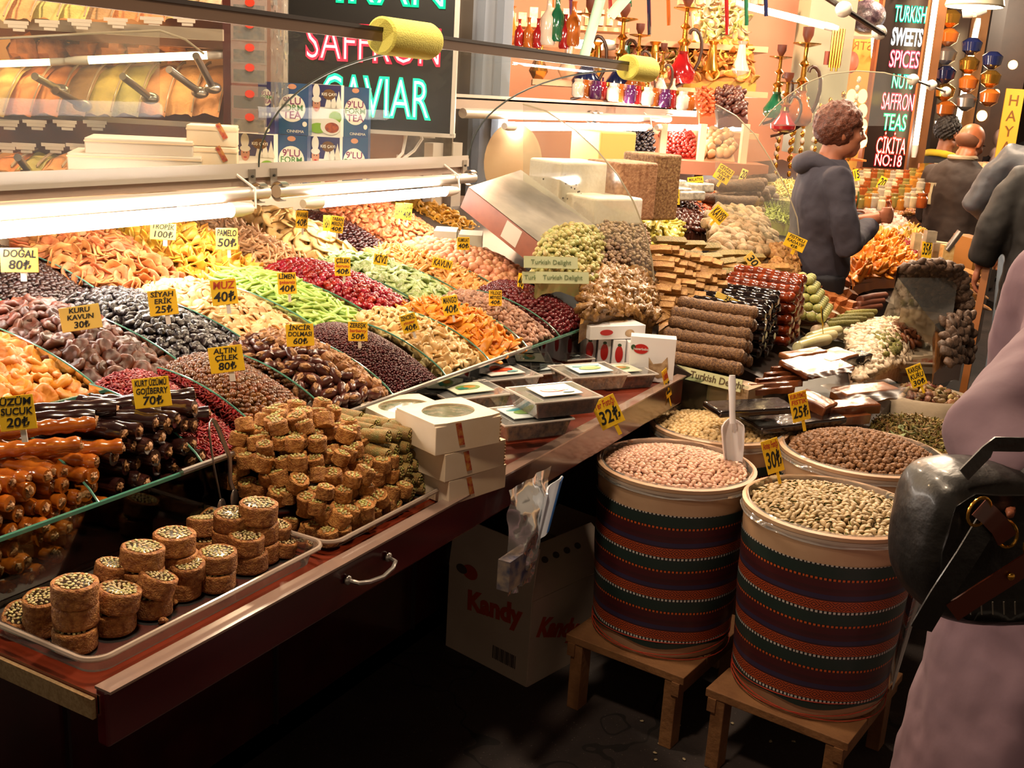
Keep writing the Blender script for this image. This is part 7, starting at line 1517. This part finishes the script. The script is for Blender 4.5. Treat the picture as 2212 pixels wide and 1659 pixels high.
def hand_geo(g, w_, dirv, palm_n, s=1.0, curl=.6):
    """palm and five separate bent fingers, from wrist w_ along dirv"""
    d = Vector(dirv).normalized(); n = Vector(palm_n); n = (n - n.dot(d) * d).normalized(); sd = d.cross(n); w_ = Vector(w_)
    M = Matrix((sd, d, n)).transposed().to_4x4(); M.translation = w_; M = M @ Matrix.Scale(s, 4)
    g.blob((.040, .050, .015), 14, 10, T=M @ Matrix.Translation((0, .048, 0)))
    for i, (x, L_) in enumerate(((-.030, .060), (-.010, .074), (.011, .070), (.030, .056))):
        p = Vector((x, .085, 0)); P = [p]; a = .15
        for q in (.42, .32, .26): a += curl * .8; p = p + Vector((x * .1, math.cos(a), math.sin(a))) * L_ * q; P.append(p)
        g.tube([M @ v for v in P], [.0095 * s, .009 * s, .0085 * s, .0065 * s], 8)
    P = [Vector((-.034, .025, .004)), Vector((-.058, .050, .014)), Vector((-.062, .078, .022))]; g.tube([M @ v for v in P], [.012 * s, .0105 * s, .008 * s], 8)
def person(label, M, sc, J, torso, sleeve, clothes, legs, hair, skin=SKIN, head_rot=None, hands=(True, True), vox=.009, legcol='#1c1c26', hairvox=.008, lp='standing', sleeves_m=None):
    t = thing('person', label, 'person', M @ Matrix.Scale(sc, 4), 'people in the market')
    g = Geo(); N_ = Vector(J.get('neck', (0, 0, 1.46))); HD = Vector(J.get('head', (0, .02, 1.62)))
    T = head_geo(g, HD, 1.0, head_rot); g.tube([N_ + Vector((0, -.01, -.05)), N_.lerp(HD, .5), HD + Vector((0, -.01, -.03))], [.062, .055, .05], 14)
    g.tube([(0, 0, .92), (0, 0, 1.1), (0, 0, 1.3), tuple(N_)], [.12, .105, .12, .06], 16)
    for sx, k in ((-1, 'L'), (1, 'R')):
        S_, E_, W_2 = [Vector(J[q + k]) for q in ('sh', 'el', 'wr')]
        g.tube([Vector((0, 0, 1.36)), S_, S_.lerp(E_, .5), E_, E_.lerp(W_2, .35), W_2], [.07, .055, .045, .038, .036, .025], 12)
        hand_geo(g, W_2, J.get('hd' + k, (0, 0, -1)), J.get('hn' + k, (-sx, 0, 0)), 1.0)
        hp, kn, an = Vector((sx * .09, 0, .92)), Vector((sx * .10, .02, .50)), Vector((sx * .10, -.01, .08))
        g.tube([hp, hp.lerp(kn, .5), kn, kn.lerp(an, .35), an], [.085, .075, .055, .052, .035], 12); g.blob((.04, .11, .035), 12, 8, T=Matrix.Translation((sx * .10, .05, .035)))
    b = g.obj('body', skin, t, ang=None); remesh(b, vox, 3)
    for sx in (-1, 1):
        Geo().blob((.012, .006, .008), 10, 8).obj('eye', mat('eye_white', '#d8d0c8', .3), b, M=T @ Matrix.Translation((sx * .031, .077, -.016)))
        Geo().blob((.006, .003, .006), 10, 8).obj('iris', mat('dark_iris', '#1c120c', .2), b, M=T @ Matrix.Translation((sx * .031, .0825, -.016)))
        Geo().blob((.018, .006, .004), 10, 6).obj('eyebrow', mat('dark_brow', '#2a1810', .8), b, M=T @ Matrix.Translation((sx * .032, .083, .006)))
    # clothing
    g = Geo(); prof = torso; V = []; n = 28
    for (z, rx, ry, cx_, cy_) in prof:
        for k in range(n):
            a = 2 * math.pi * k / n; V.append((cx_ + rx * math.copysign(abs(math.cos(a)) ** .85, math.cos(a)), cy_ + ry * math.copysign(abs(math.sin(a)) ** .85, math.sin(a)), z))
    F_ = [(j * n + k, j * n + (k + 1) % n, (j + 1) * n + (k + 1) % n, (j + 1) * n + k) for j in range(len(prof) - 1) for k in range(n)] + [tuple(range(n))[::-1], tuple((len(prof) - 1) * n + k for k in range(n))]
    g.add(V, F_)
    def sleeve_to(g, k, end):
        S_, E_, W_2 = [Vector(J[q + k]) for q in ('sh', 'el', 'wr')]; e = E_.lerp(W_2, end); r = sleeve
        P = [Vector((0, 0, S_.z - .02)).lerp(S_, .35), S_, S_.lerp(E_, .33), S_.lerp(E_, .66), E_, E_.lerp(e, .5), e]; R_ = [r * 1.15, r * 1.08, r * 1.04, r, r * .96, r * .85, r * .78]
        g.tube(P, R_, 16)
    ends = J.get('sleeve_end', {'L': .92, 'R': .92})
    if sleeves_m is None:
        for k in 'LR': sleeve_to(g, k, ends[k])
    top_ = g.obj('jacket', clothes, t, ang=None); remesh(top_, .012, 12); folds(top_, .022, .10)
    if sleeves_m is not None:
        g2 = Geo()
        for k in 'LR': sleeve_to(g2, k, ends[k])
        s_ = g2.obj('sleeves', sleeves_m, t, ang=None); remesh(s_, .012, 5)
    g = Geo()
    for sx in (-1, 1):
        hp, kn, an = Vector((sx * .085, 0, .95)), Vector((sx * .10, .02, .50)), Vector((sx * .10, -.01, .09)); g.tube([hp, hp.lerp(kn, .5), kn, kn.lerp(an, .4), an], [.115, .095, .075, .072, .062], 16)
    g.blob((.165, .125, .12), 16, 10, T=Matrix.Translation((0, 0, .95))); tr_ = g.obj('trousers', legs, t, ang=None); remesh(tr_, .012, 4)
    for sx in (-1, 1): Geo().blob((.05, .13, .045), 14, 10, T=Matrix.Translation((sx * .10, .05, .045))).obj('shoe', mat('dark_shoe', '#15110f', .5), t)
    if hair: hair(t, T)
    return t, top_, T
def curly(col, n=230, r=.0135, zmin=-.045, vol=1.0, front=.06):
    def f(t, T):
        g = Geo(); rg = random.Random(4); g.blob((.080 * vol, .095, .088), 20, 14, T=T @ Matrix.Translation((0, -.020, .030)))
        for i in range(n):
            th = math.acos(1 - 2 * (i + .5) / n); ph = i * 2.39996; p = Vector((math.sin(th) * math.cos(ph) * .082 * vol, math.sin(th) * math.sin(ph) * .099 - .017, math.cos(th) * .096 + .024))
            if p.z < zmin or (p.y > front and p.z < .062) or (p.y > .025 and p.z < .02): continue
            s_ = rg.uniform(.75, 1.3); g.blob((r * s_, r * s_, r * s_), 8, 6, T=T @ Matrix.Translation(p * rg.uniform(.99, 1.06)))
        o = g.obj('hair', mat('hair_' + col.strip('#'), col, .55, nscale=90, namt=.5, bump=1, bscale=160), t, ang=None); remesh(o, .006, 1)
    return f
def short_hair(col, zmin=-.03):
    def f(t, T):
        g = Geo(); g.blob((.078, .097, .092), 24, 18, .05, 6, 1, T=T @ Matrix.Translation((0, -.020, .026))); V = [v for v in g.V]
        o = g.obj('hair', mat('hair_' + col.strip('#'), col, .6, nscale=90, namt=.4, bump=1, bscale=200), t, ang=None)
    return f
TOR = [(.90, .165, .125, 0, 0), (.96, .175, .135, 0, 0), (1.08, .165, .125, 0, 0), (1.22, .180, .130, 0, 0), (1.34, .185, .125, 0, -.005), (1.42, .145, .100, 0, -.01), (1.475, .075, .070, 0, -.01)]
FY = YAW - math.pi / 2
cross = dict(shL=(-.185, -.01, 1.385), shR=(.185, -.01, 1.385), elL=(-.225, .10, 1.13), elR=(.245, .05, 1.10), wrL=(.13, .26, 1.235), wrR=(.0, .25, 1.20), hdL=(1, -.3, .1), hdR=(-1, -.35, .0), hnL=(0, -1, 0), hnR=(0, -1, 0), sleeve_end={'L': .55, 'R': .80})
m_hood = mat('navy_grey_hoodie', '#2b2834', .85, nscale=5, col2='#322d38', bump=.3, bscale=40)
ck, ctop, cT = person('young man with curly brown hair and grey-blue hoodie, arms folded', frame4((4.87, 1.12, .0), FY + .02), .965, dict(cross, head=(0, .035, 1.592)),
    [(.93, .165, .135, 0, .0), (.955, .175, .145, 0, 0), (1.0, .172, .14, 0, 0), (1.08, .165, .130, 0, 0), (1.22, .185, .135, 0, -.005), (1.34, .19, .125, 0, -.01), (1.42, .15, .105, 0, -.015), (1.465, .09, .08, 0, -.01)],
    .062, m_hood, mat('dark_jeans', '#15151f', .8, nscale=20, namt=.3), curly('#5c2a14', 300, .0125, -.055, 1.0, .075), head_rot=Matrix.Rotation(.06, 4, 'X'))
g = Geo(); g.tube([Vector((.105 * math.sin(a), -.015 - .085 * math.cos(a), 1.445 + .02 * math.cos(a) - .045 * (1 - math.cos(a)) / 2)) for a in [2 * math.pi * i / 18 for i in range(18)]], .030, 10, closed=True, sq=1.15)
g.blob((.085, .055, .05), 16, 12, T=Matrix.Translation((0, -.115, 1.435))); ho = g.obj('hood', m_hood, ck, ang=None); remesh(ho, .010, 4)
Geo().sheet(lambda u, v: Vector((.06 - .03 * v + .012 * math.sin(9 * v), .128 + .0 * u, 1.33 - .22 * v)) + Vector((.02 * u, 0, 0)), 2, 8, .002).obj('chest_print', mat('olive_print', '#6f7a3c', .7), ck)
# man in the brown jacket (bald), bending over the goods
hang = dict(shL=(-.2, -.01, 1.38), shR=(.2, -.01, 1.38), elL=(-.25, .05, 1.12), elR=(.26, .05, 1.10), wrL=(-.2, .24, 1.0), wrR=(.22, .22, .92), hdL=(0, .7, -.5), hdR=(0, .6, -.7))
m_bj = mat('dark_brown_jacket', '#24150d', .8, bump=.3, bscale=30)
bm, bt, bT = person('bald man in a dark brown jacket with cream hem, bending over the far goods', frame4(Vector((7.2, .86, -.08)), FY + .55), .98, dict(hang, head=(0, .06, 1.60)), [(.93, .18, .14, 0, 0), (.98, .19, .15, 0, 0), (1.1, .19, .15, 0, 0), (1.25, .205, .15, 0, -.01), (1.36, .205, .14, 0, -.01), (1.44, .15, .11, 0, -.01), (1.49, .085, .08, 0, 0)], .068, m_bj, mat('brown_trousers', '#2a2018', .8), None, skin=mat('ruddy_skin', '#a8613c', .45, sss=.1), head_rot=Matrix.Rotation(-.35, 4, 'X'))
for z_, c_ in ((.945, M_CREAM), (.965, m_bj), (.98, M_CREAM)): Geo().tube([Vector((.195 * math.cos(a), .152 * math.sin(a), z_)) for a in [2 * math.pi * i / 24 for i in range(24)]], .008, 6, closed=True).obj('hem_stripe', c_, bt)
Geo().tube([Vector((.075 * math.cos(a), .075 * math.sin(a), 1.50)) for a in [2 * math.pi * i / 20 for i in range(20)]], .016, 8, closed=True).obj('collar', mat('cream_collar', '#a08a6c', .7), bt)
Geo().blob((.076, .09, .05), 18, 12, T=bT @ Matrix.Translation((0, -.03, -.01))).obj('hair', mat('thin_brown_hair', '#6a4028', .7), bm)
vs, vt, vT = person('man with dark hair in a dark vest and yellow hood behind the bald man', frame4(Vector((8.5, 1.15, -.05)), FY + .5), .97, hang, TOR, .058, mat('black_vest', '#14100e', .8), MATS['brown_trousers'], curly('#1a100a', 200, .010, -.05, .98, .07), sleeves_m=mat('tan_sleeves', '#9a7a5c', .8), skin=SKIN2)
g = Geo(); g.tube([Vector((.11 * math.sin(a), -.02 - .085 * math.cos(a), 1.45 + .02 * math.cos(a))) for a in [2 * math.pi * i / 16 for i in range(16)]], .028, 10, closed=True); remesh(g.obj('yellow_hood', mat('yellow_hood', '#c9a81c', .8), vs, ang=None), .012, 3)
# far figures
fw_, ft, fT = person('woman in a pale headscarf and dark coat far down the aisle', frame4(Vector((11.5, 1.05, -.05)), FY + .9), .93, hang, TOR, .06, mat('dark_coat', '#1c1418', .8), MATS['brown_trousers'], None, vox=.014)
g = Geo(); g.blob((.092, .11, .105), 18, 14, T=fT @ Matrix.Translation((0, -.025, .015))); g.blob((.10, .09, .10), 16, 12, T=Matrix.Translation((0, -.02, 1.46))); g.blob((.07, .04, .14), 14, 10, T=Matrix.Translation((0, -.11, 1.35))); remesh(g.obj('headscarf', mat('pale_pink_scarf', '#c9a8a0', .7), fw_, ang=None), .012, 4)
person('dark-haired person in a black jacket far down the aisle beside the headscarf woman', frame4(Vector((12.3, .85, 0.0)), FY + .8), .98, hang, TOR, .06, mat('black_jacket2', '#15110f', .8), MATS['brown_trousers'], curly('#120c0a', 160, .012, -.05, 1, .07), vox=.014)
person('man with dark hair facing the camera far away under the yellow banner', frame4(Vector((13.5, .75, 0.0)), FY - 1.7), .96, hang, TOR, .06, mat('brown_shirt', '#4a2c1c', .8), MATS['brown_trousers'], curly('#1c120c', 160, .012, -.03, 1, .07), vox=.014)
# people at the right edge
pj, pt_, pT = person('person in a long black jacket at the right edge, hand hanging down', frame4(at(2290, 520, d=5.2) * 1.0 - Vector((0, 0, at(2290, 520, d=5.2).z)), FY + 1.2), 1.0, dict(shL=(-.2, 0, 1.36), shR=(.2, 0, 1.36), elL=(-.27, -.02, 1.15), elR=(.26, 0, 1.1), wrL=(-.30, .02, .99), wrR=(.26, .1, .88), hdL=(-.1, .1, -1)), [(.80, .21, .17, 0, 0), (.95, .205, .165, 0, 0), (1.1, .2, .155, 0, 0), (1.25, .21, .15, 0, 0), (1.36, .2, .13, 0, 0), (1.44, .15, .11, 0, 0), (1.5, .09, .09, 0, 0)], .075, mat('black_jacket3', '#120e0c', .7, bump=.5, bscale=14), mat('grey_trousers', '#2a2c30', .8), curly('#1c120c', 160, .012, -.05, 1, .07))
p2, _, _ = person('person in dark grey puffy jacket and pale jeans at the right edge', frame4(at(2262, 470, d=6.2) - Vector((0, 0, at(2262, 470, d=6.2).z)), FY + .9), 1.0, dict(shL=(-.21, 0, 1.42), shR=(.2, 0, 1.4), elL=(-.36, .02, 1.20), elR=(.26, 0, 1.1), wrL=(-.22, .18, 1.08), wrR=(.26, .1, .88), hdL=(.6, .7, -.2)), [(.95, .20, .16, 0, 0), (1.1, .2, .16, 0, 0), (1.25, .21, .16, 0, 0), (1.38, .2, .14, 0, 0), (1.46, .15, .11, 0, 0), (1.52, .09, .09, 0, 0)], .085, mat('dark_grey_puffer', '#3a3c42', .5, bump=1, bscale=12), mat('pale_jeans', '#7c8896', .8, bump=.4, bscale=20), curly('#1c120c', 160, .012, -.05, 1, .07))
# woman in the mauve coat (near, cut by the frame)
m_mv = mat('mauve_coat', '#6f5560', .85, nscale=3, col2='#665059', bump=.25, bscale=24)
base = at(2440, 900, d=2.0); base.z = 0
inv = lambda v: (frame4(base, FY + .35).inverted() @ Vector(v))
sh = inv(at(2310, 775, d=1.92)); el = inv(at(2145, 945, d=1.74)); wr = inv(at(2262, 1075, d=1.66))
wm, wt_, wT = person('woman in a long mauve coat with a black handbag on her arm', frame4(base, FY + .35), 1.0, dict(shR=tuple(sh), elR=tuple(el), wrR=tuple(wr), shL=(-.2, 0, 1.34), elL=(-.26, .05, 1.08), wrL=(-.22, .2, .95), hdR=tuple((inv(at(2290, 1090, d=1.6)) - wr).normalized()), hnR=(0, 0, -1), head=(0, .05, 1.56), neck=(0, 0, 1.4)),
    [(.10, .30, .26, 0, 0), (.45, .27, .23, 0, 0), (.80, .235, .20, 0, 0), (1.0, .21, .175, 0, 0), (1.18, .20, .165, 0, 0), (1.30, .195, .14, 0, 0), (1.37, .15, .11, 0, 0), (1.42, .085, .08, 0, 0)], .080, m_mv, mat('dark_skirt', '#1c1618', .8), curly('#2a1a12', 120, .014, -.06, 1, .07))
e2 = Vector(el).lerp(Vector(wr), .93); dd = (Vector(wr) - Vector(el)).normalized()
Geo().tube([e2 - dd * .03, e2 + dd * .012], [.054, .056], 20, cap=False).obj('dark_cuff', mat('dark_cuff_lining', '#1a1418', .7), wm); Geo().tube([e2 - dd * .01, e2 + dd * .03], [.042, .040], 20, cap=False).obj('shirt_cuff', mat('pale_blue_shirt', '#8a9ab0', .7), wm)

# black handbag on her arm
HBM = frame4(at(2135, 1178, d=1.66), YAW + .12) @ Matrix.Scale(.90, 4)
hbg = thing('handbag', 'shiny black leather handbag with brown straps and brass rings, at the right edge', 'handbag', HBM)
m_lth = mat('black_leather', '#15120f', .42, coat=.15, bump=.5, bscale=40, nscale=8, col2='#161211'); m_bst = mat('brown_leather_strap', '#5a2412', .3, coat=.4)
g = Geo(); OUT = [(-.130, .105), (-.095, .132), (.0, .130), (.10, .12), (.19, .09), (.20, -.09), (.12, -.122), (.02, -.13), (-.07, -.122), (-.130, -.080), (-.142, .015)]
n = len(OUT); V = []
for (yy, s_) in ((-.055, .80), (-.045, .93), (-.01, 1.0), (.05, 1.0), (.09, .92), (.105, .75)):
    for (x, z) in OUT: V.append((x * s_ + .03 * (1 - s_), yy, z * s_))
F_ = [(j * n + i, j * n + (i + 1) % n, (j + 1) * n + (i + 1) % n, (j + 1) * n + i) for j in range(5) for i in range(n)] + [tuple(range(n)), tuple(range(6 * n - 1, 5 * n - 1, -1))]
o = g.add(V, F_).obj('bag_body', m_lth, hbg, ang=None); ss_ = o.modifiers.new('round', 'SUBSURF'); ss_.levels = ss_.render_levels = 3; folds(o, .008, .07)
def strap(P, w_, m, nm='strap', th=.003, par=hbg):
    P = [Vector(p) + Vector((-.045, -.038, .012)) for p in P]; 
    def fn(u, v):
        k = min(int(v * (len(P) - 1)), len(P) - 2); f = v * (len(P) - 1) - k; p = P[k].lerp(P[k + 1], f); d = (P[k + 1] - P[k]).normalized(); s_ = d.cross(Vector((0, -1, 0))).normalized(); return p + s_ * w_ * (u - .5)
    return Geo().sheet(fn, 2, 12, th).obj(nm, m, par)
OFS = Vector((0, -.030, 0))
strap([(-.020, -.055, .074), (-.05, -.060, .012), (-.078, -.058, -.05), (-.095, -.050, -.108)], .036, m_lth, 'wide_strap')
strap([(-.042, -.056, .088), (-.028, -.062, .078), (-.008, -.064, .060), (.007, -.062, .040)], .030, m_bst, 'brown_strap')
strap([(-.056, -.058, -.078), (-.014, -.064, -.040), (.022, -.066, -.012), (.060, -.066, .018)], .034, m_bst, 'brown_strap')
strap([(-.045, -.01, .12), (.0, .0, .165), (.06, .0, .165), (.12, -.01, .13)], .022, m_lth, 'carry_handle')
for (x, z, a) in ((-.042, .082, .3), (.006, .048, -.5), (.055, .034, .4)):
    Geo().tube([Vector((.016 * math.cos(q), -.096, .022 * math.sin(q))) for q in [2 * math.pi * i / 18 for i in range(18)]], .0024, 8, closed=True).obj('brass_ring', GOLD, hbg, M=Matrix.Translation((x - .045, 0, z + .012)) @ Matrix.Rotation(a, 4, 'Y'))
Geo().blob((.006, .004, .006), 12, 8).obj('brass_rivet', GOLD, hbg, M=Matrix.Translation((-.027, -.108, -.002)))
for k in range(7): Geo().tube([(-.06 + .018 * k, -.072, -.060), (-.054 + .018 * k, -.070, -.082)], .0012, 5).obj('stitch', mat('pale_thread', '#6a6258', .7), hbg)
# ================================================================ PRICE CARDS
M_YEL = mat('yellow_price_card', '#f2c21c', .5); M_YELP = mat('pale_yellow_card', '#ecc860', .5); M_INK = mat('black_marker', '#16120c', .6); M_REDI = mat('red_marker', '#b8401c', .6); M_CLIP = mat('white_card_clip', '#d8d0c4', .4)  # some cards take the paler yellow
def card(px, py, wp, hp, d, lines, label, roll=0, dy=0, pitch=-.15, m=None, peg=True, pegm=None):
    k = pxs(d, px, py); w_, h_ = wp * k, hp * k * 1.05; M = frame4(at(px, py, d=d), YAW + dy, pitch, roll)
    t = thing('price_card', label, 'price card', M, 'yellow handwritten price cards')
    bevel(Geo().box((0, 0, 0), (w_, .0015, h_)).obj('card', m or M_YEL, t, smooth=False), .0006, 1)
    n = len(lines); tot = sum(l[1] for l in lines); z = h_ * .46
    for (s, f, red) in lines:
        hh = h_ * .92 * f / tot; z -= hh / 2
        o = text('lettering', s, hh * 1.02, t, None, M_REDI if red else M_INK, ext=.0003, off=hh * .02, shear=.12)
        xs = [v.co.x for v in o.data.vertices]; ww = (max(xs) - min(xs)) if xs else 1; fx = min(1.15, w_ * .86 / ww)
        o.matrix_local = Matrix.Translation((0, -.0012, z)) @ Matrix.Rotation(.03, 4, 'Y') @ STAND @ Matrix.Diagonal((fx, 1, 1, 1)); z -= hh / 2
    if peg: Geo().box((w_ * .08, .003, -h_ * .5 - h_ * .16), (w_ * .16, .002, h_ * .42)).obj('peg', pegm or M_CLIP, t, smooth=False)
    return t
L = lambda *a: [(x if isinstance(x, tuple) else (x, 1, 0)) for x in a]
TL = '₺'
card(42, 562, 82, 50, 2.55, L('DOĞAL', ('80' + TL, 1.2, 0)), 'large pale yellow card reading DOĞAL 80 above the raisins', -.05, m=M_YELP)
card(174, 687, 88, 50, 2.25, L('KURU', 'KAVUN', ('30' + TL, 1.3, 0)), 'pale orange card with 30 over the brown apricots', -.2, m=M_YELP, peg=False)
card(352, 654, 62, 52, 2.42, L('SİYAH', 'ERİK', ('25' + TL, 1.4, 0)), 'tilted mustard card SİYAH ERİK 25 above the prunes', .16 * -1)
card(484, 631, 56, 52, 2.55, L(('MUZ', 1, 1), ('40' + TL, 1.3, 0)), 'orange card MUZ 40 above the banana slices', -.16)
card(36, 892, 80, 72, 1.78, L('ÜZÜM', 'SUCUK', ('20' + TL, 1.3, 0)), 'card ÜZÜM SUCUK 20 cut by the left edge', -.16)
card(328, 848, 80, 62, 2.05, L('KURT ÜZÜMÜ', 'GOJİBERRY', ('70' + TL, 1.4, 0)), 'card KURT ÜZÜMÜ GOJİBERRY 70 behind the goji berries', -.16)
card(489, 776, 74, 54, 2.15, L('ALTIN', 'ÇİLEK', ('80' + TL, 1.4, 0)), 'card ALTIN ÇİLEK 80 above the golden berries', -.18)
card(648, 724, 60, 46, 2.42, L('İNCİR', 'DOLMASI', ('60' + TL, 1.3, 0)), 'card İNCİR DOLMASI 60 above the stuffed figs', -.1, peg=False)
card(620, 612, 40, 44, 2.75, L('LİMEN', ('şekersiz', .7, 1), ('40' + TL, 1.3, 0)), 'small card LİMEN 40 above the green strips', -.1)
card(352, 500, 56, 34, 3.0, L('TROPİK', ('100' + TL, 1.3, 0)), 'pale card with 100 right under the long tube', 0, m=M_YELP)
card(490, 516, 48, 44, 2.95, L('PAMELO', ('50' + TL, 1.3, 0)), 'pale card with 50 right of the yellow mango', -.05, m=M_YELP)
card(652, 474, 26, 36, 3.3, L('ANANAS', ('40' + TL, 1.3, 0)), 'narrow card ANANAS 40 at the end of the long tube', 0)
card(706, 482, 16, 32, 3.35, L('YABAN'), 'narrow card left half of a pair above the dark cherries', 0)
card(728, 485, 28, 34, 3.3, L('YABAN', 'MERSİNİ', ('40' + TL, 1.2, 0)), 'card YABAN MERSİNİ 40, right one of a pair above the cherries', .08)
card(862, 455, 16, 32, 3.7, L('GUAVA'), 'narrow left card of the pair at the back posts', 0)
card(880, 457, 20, 34, 3.65, L('GUAVA', ('40' + TL, 1.2, 0)), 'card GUAVA 40, right one of the pair at the back posts', .05)
card(740, 576, 34, 38, 2.85, L('ÇİLEK', ('kurusu', .7, 1), ('40' + TL, 1.2, 0)), 'card ÇİLEK 40 above the red strawberries', -.05)
card(822, 561, 30, 22, 3.0, L('KİVİ'), 'small card KİVİ above the kiwi coins', .1, peg=False)
card(773, 716, 42, 40, 2.55, L('ZEREŞK', ('barberry', .7, 1), ('50' + TL, 1.2, 0)), 'card ZEREŞK 50 above the barberries', -.05)
card(884, 698, 36, 38, 2.65, L('ZENCEFİL', ('ginger', .7, 1), ('40' + TL, 1.2, 0)), 'tilted card ZENCEFİL 40 above the ginger slices', .35 * -1)
card(973, 660, 34, 40, 2.85, L('MANGO', ('40' + TL, 1.3, 0)), 'card MANGO 40 above the orange mango strips', -.2)
card(955, 570, 44, 20, 3.1, L('KAVUN'), 'flat card on top of the light orange melon strips', .15, peg=False)
card(1001, 526, 27, 26, 3.4, L('KUMKUAT', ('40' + TL, 1.2, 0)), 'card KUMKUAT 40 at the upper end of the kumquats', -.05)
card(1070, 644, 28, 32, 3.05, L('YILDIZ', 'MEYVESİ', ('40' + TL, 1.2, 0)), 'card YILDIZ MEYVESİ 40 above the dusty mulberries', -.05)
card(1125, 608, 14, 34, 3.35, L('40'), 'narrow card seen almost edge-on above the cranberries', .1, .3)
card(1313, 890, 54, 62, 2.62, L(('Yer Fıstığı', .8, 1), ('32' + TL, 1.6, 0)), 'diamond-tilted card 32 standing in the pink peanuts', .5 * -1, pegm=M_YEL)
card(1440, 828, 22, 62, 3.2, L(('Leblebi', .7, 1), ('25', 1, 0)), 'narrow card seen from the side at the chickpea tub', -.3, .9, pegm=M_YEL)
card(1727, 878, 42, 62, 3.05, L(('KURUYEMİŞ', .6, 1), ('FISTIK', .6, 1), ('25' + TL, 1.5, 0)), 'card FISTIK 25 stuck in the caramel peanuts', -.25, .2, pegm=M_YEL)
card(1669, 985, 40, 72, 2.72, L(('Antep Fıstığı', .6, 1), ('30' + TL, 1.5, 0)), 'card 30 stuck in the pistachios', -.3, .2, pegm=M_YEL)
card(1455, 426, 26, 32, 5.1, L('MEDİNE', 'HURMA', ('25' + TL, 1, 0)), 'card MEDİNE HURMA standing in the dates', -.1, pegm=M_YEL)
card(1503, 398, 34, 30, 5.3, L('MALATYA', 'KAYISI', ('20' + TL, 1, 0)), 'card MALATYA KAYISI above the deep orange apricots', -.15, pegm=M_YEL)
card(1563, 376, 36, 32, 5.4, L('CEVİZLİ', 'SUCUK', ('25' + TL, 1, 0)), 'card CEVİZLİ SUCUK above the grey-brown fruit rolls', .5, pegm=M_YEL)
card(1606, 378, 14, 24, 6.0, L('20'), 'tiny pale card hanging behind the fruit rolls', .3, m=M_YELP)
card(1552, 464, 34, 30, 4.7, L('KAYISI'), 'blank-looking orange card leaning on the tan walnut rolls', .7, pegm=M_YEL)
card(1718, 524, 46, 28, 4.55, L('FISTIKLI', 'KADAYIF', ('45' + TL, 1, 0)), 'card FISTIKLI KADAYIF in front of the clerk', .35, pegm=M_YEL)
card(1625, 563, 34, 22, 4.3, L('30'), 'pale tilted card on a bent stick above the pastry slabs', .8, m=M_YELP, pegm=M_YEL)
card(1572, 646, 56, 12, 3.7, L('25'), 'narrow card seen nearly edge-on on the black sausages', .35, m=M_YELP, peg=False)
card(1776, 684, 10, 44, 3.9, L('40'), 'card seen edge-on standing above the pale yellow rolls', .25 * -1, 1.0, pegm=M_YEL)
card(1980, 812, 34, 46, 3.9, L('KARIŞIK', 'KURU', ('30' + TL, 1, 0)), 'card standing in the small sack of mixed dried fruit', -.45, pegm=M_YEL)
card(2002, 540, 22, 34, 5.8, L('35' + TL), 'yellow card on the tall sachets above the fig strings', 0, peg=False)
card(1905, 395, 16, 26, 6.8, L('20'), 'tiny card among the glittering jars below the tall sign', .4)
card(1850, 378, 12, 24, 6.9, L('15'), 'small yellow card right beside the clerk at chest height', -.3)
# pale boxes standing between the fruit case and the tilted picture box
pbox('grey_plastic_box', 936, 500, 985, 552, 3.72, .14, mat('pale_grey_green_plastic', '#a9aa9a', .45), lab='pale grey plastic box behind the golden guava curls', cat='box')
pbox('grey_plastic_box', 990, 508, 1040, 566, 3.66, .14, mat('pale_grey_green_plastic', '#a9aa9a', .45), lab='pale grey plastic box under the tilted picture box', cat='box')
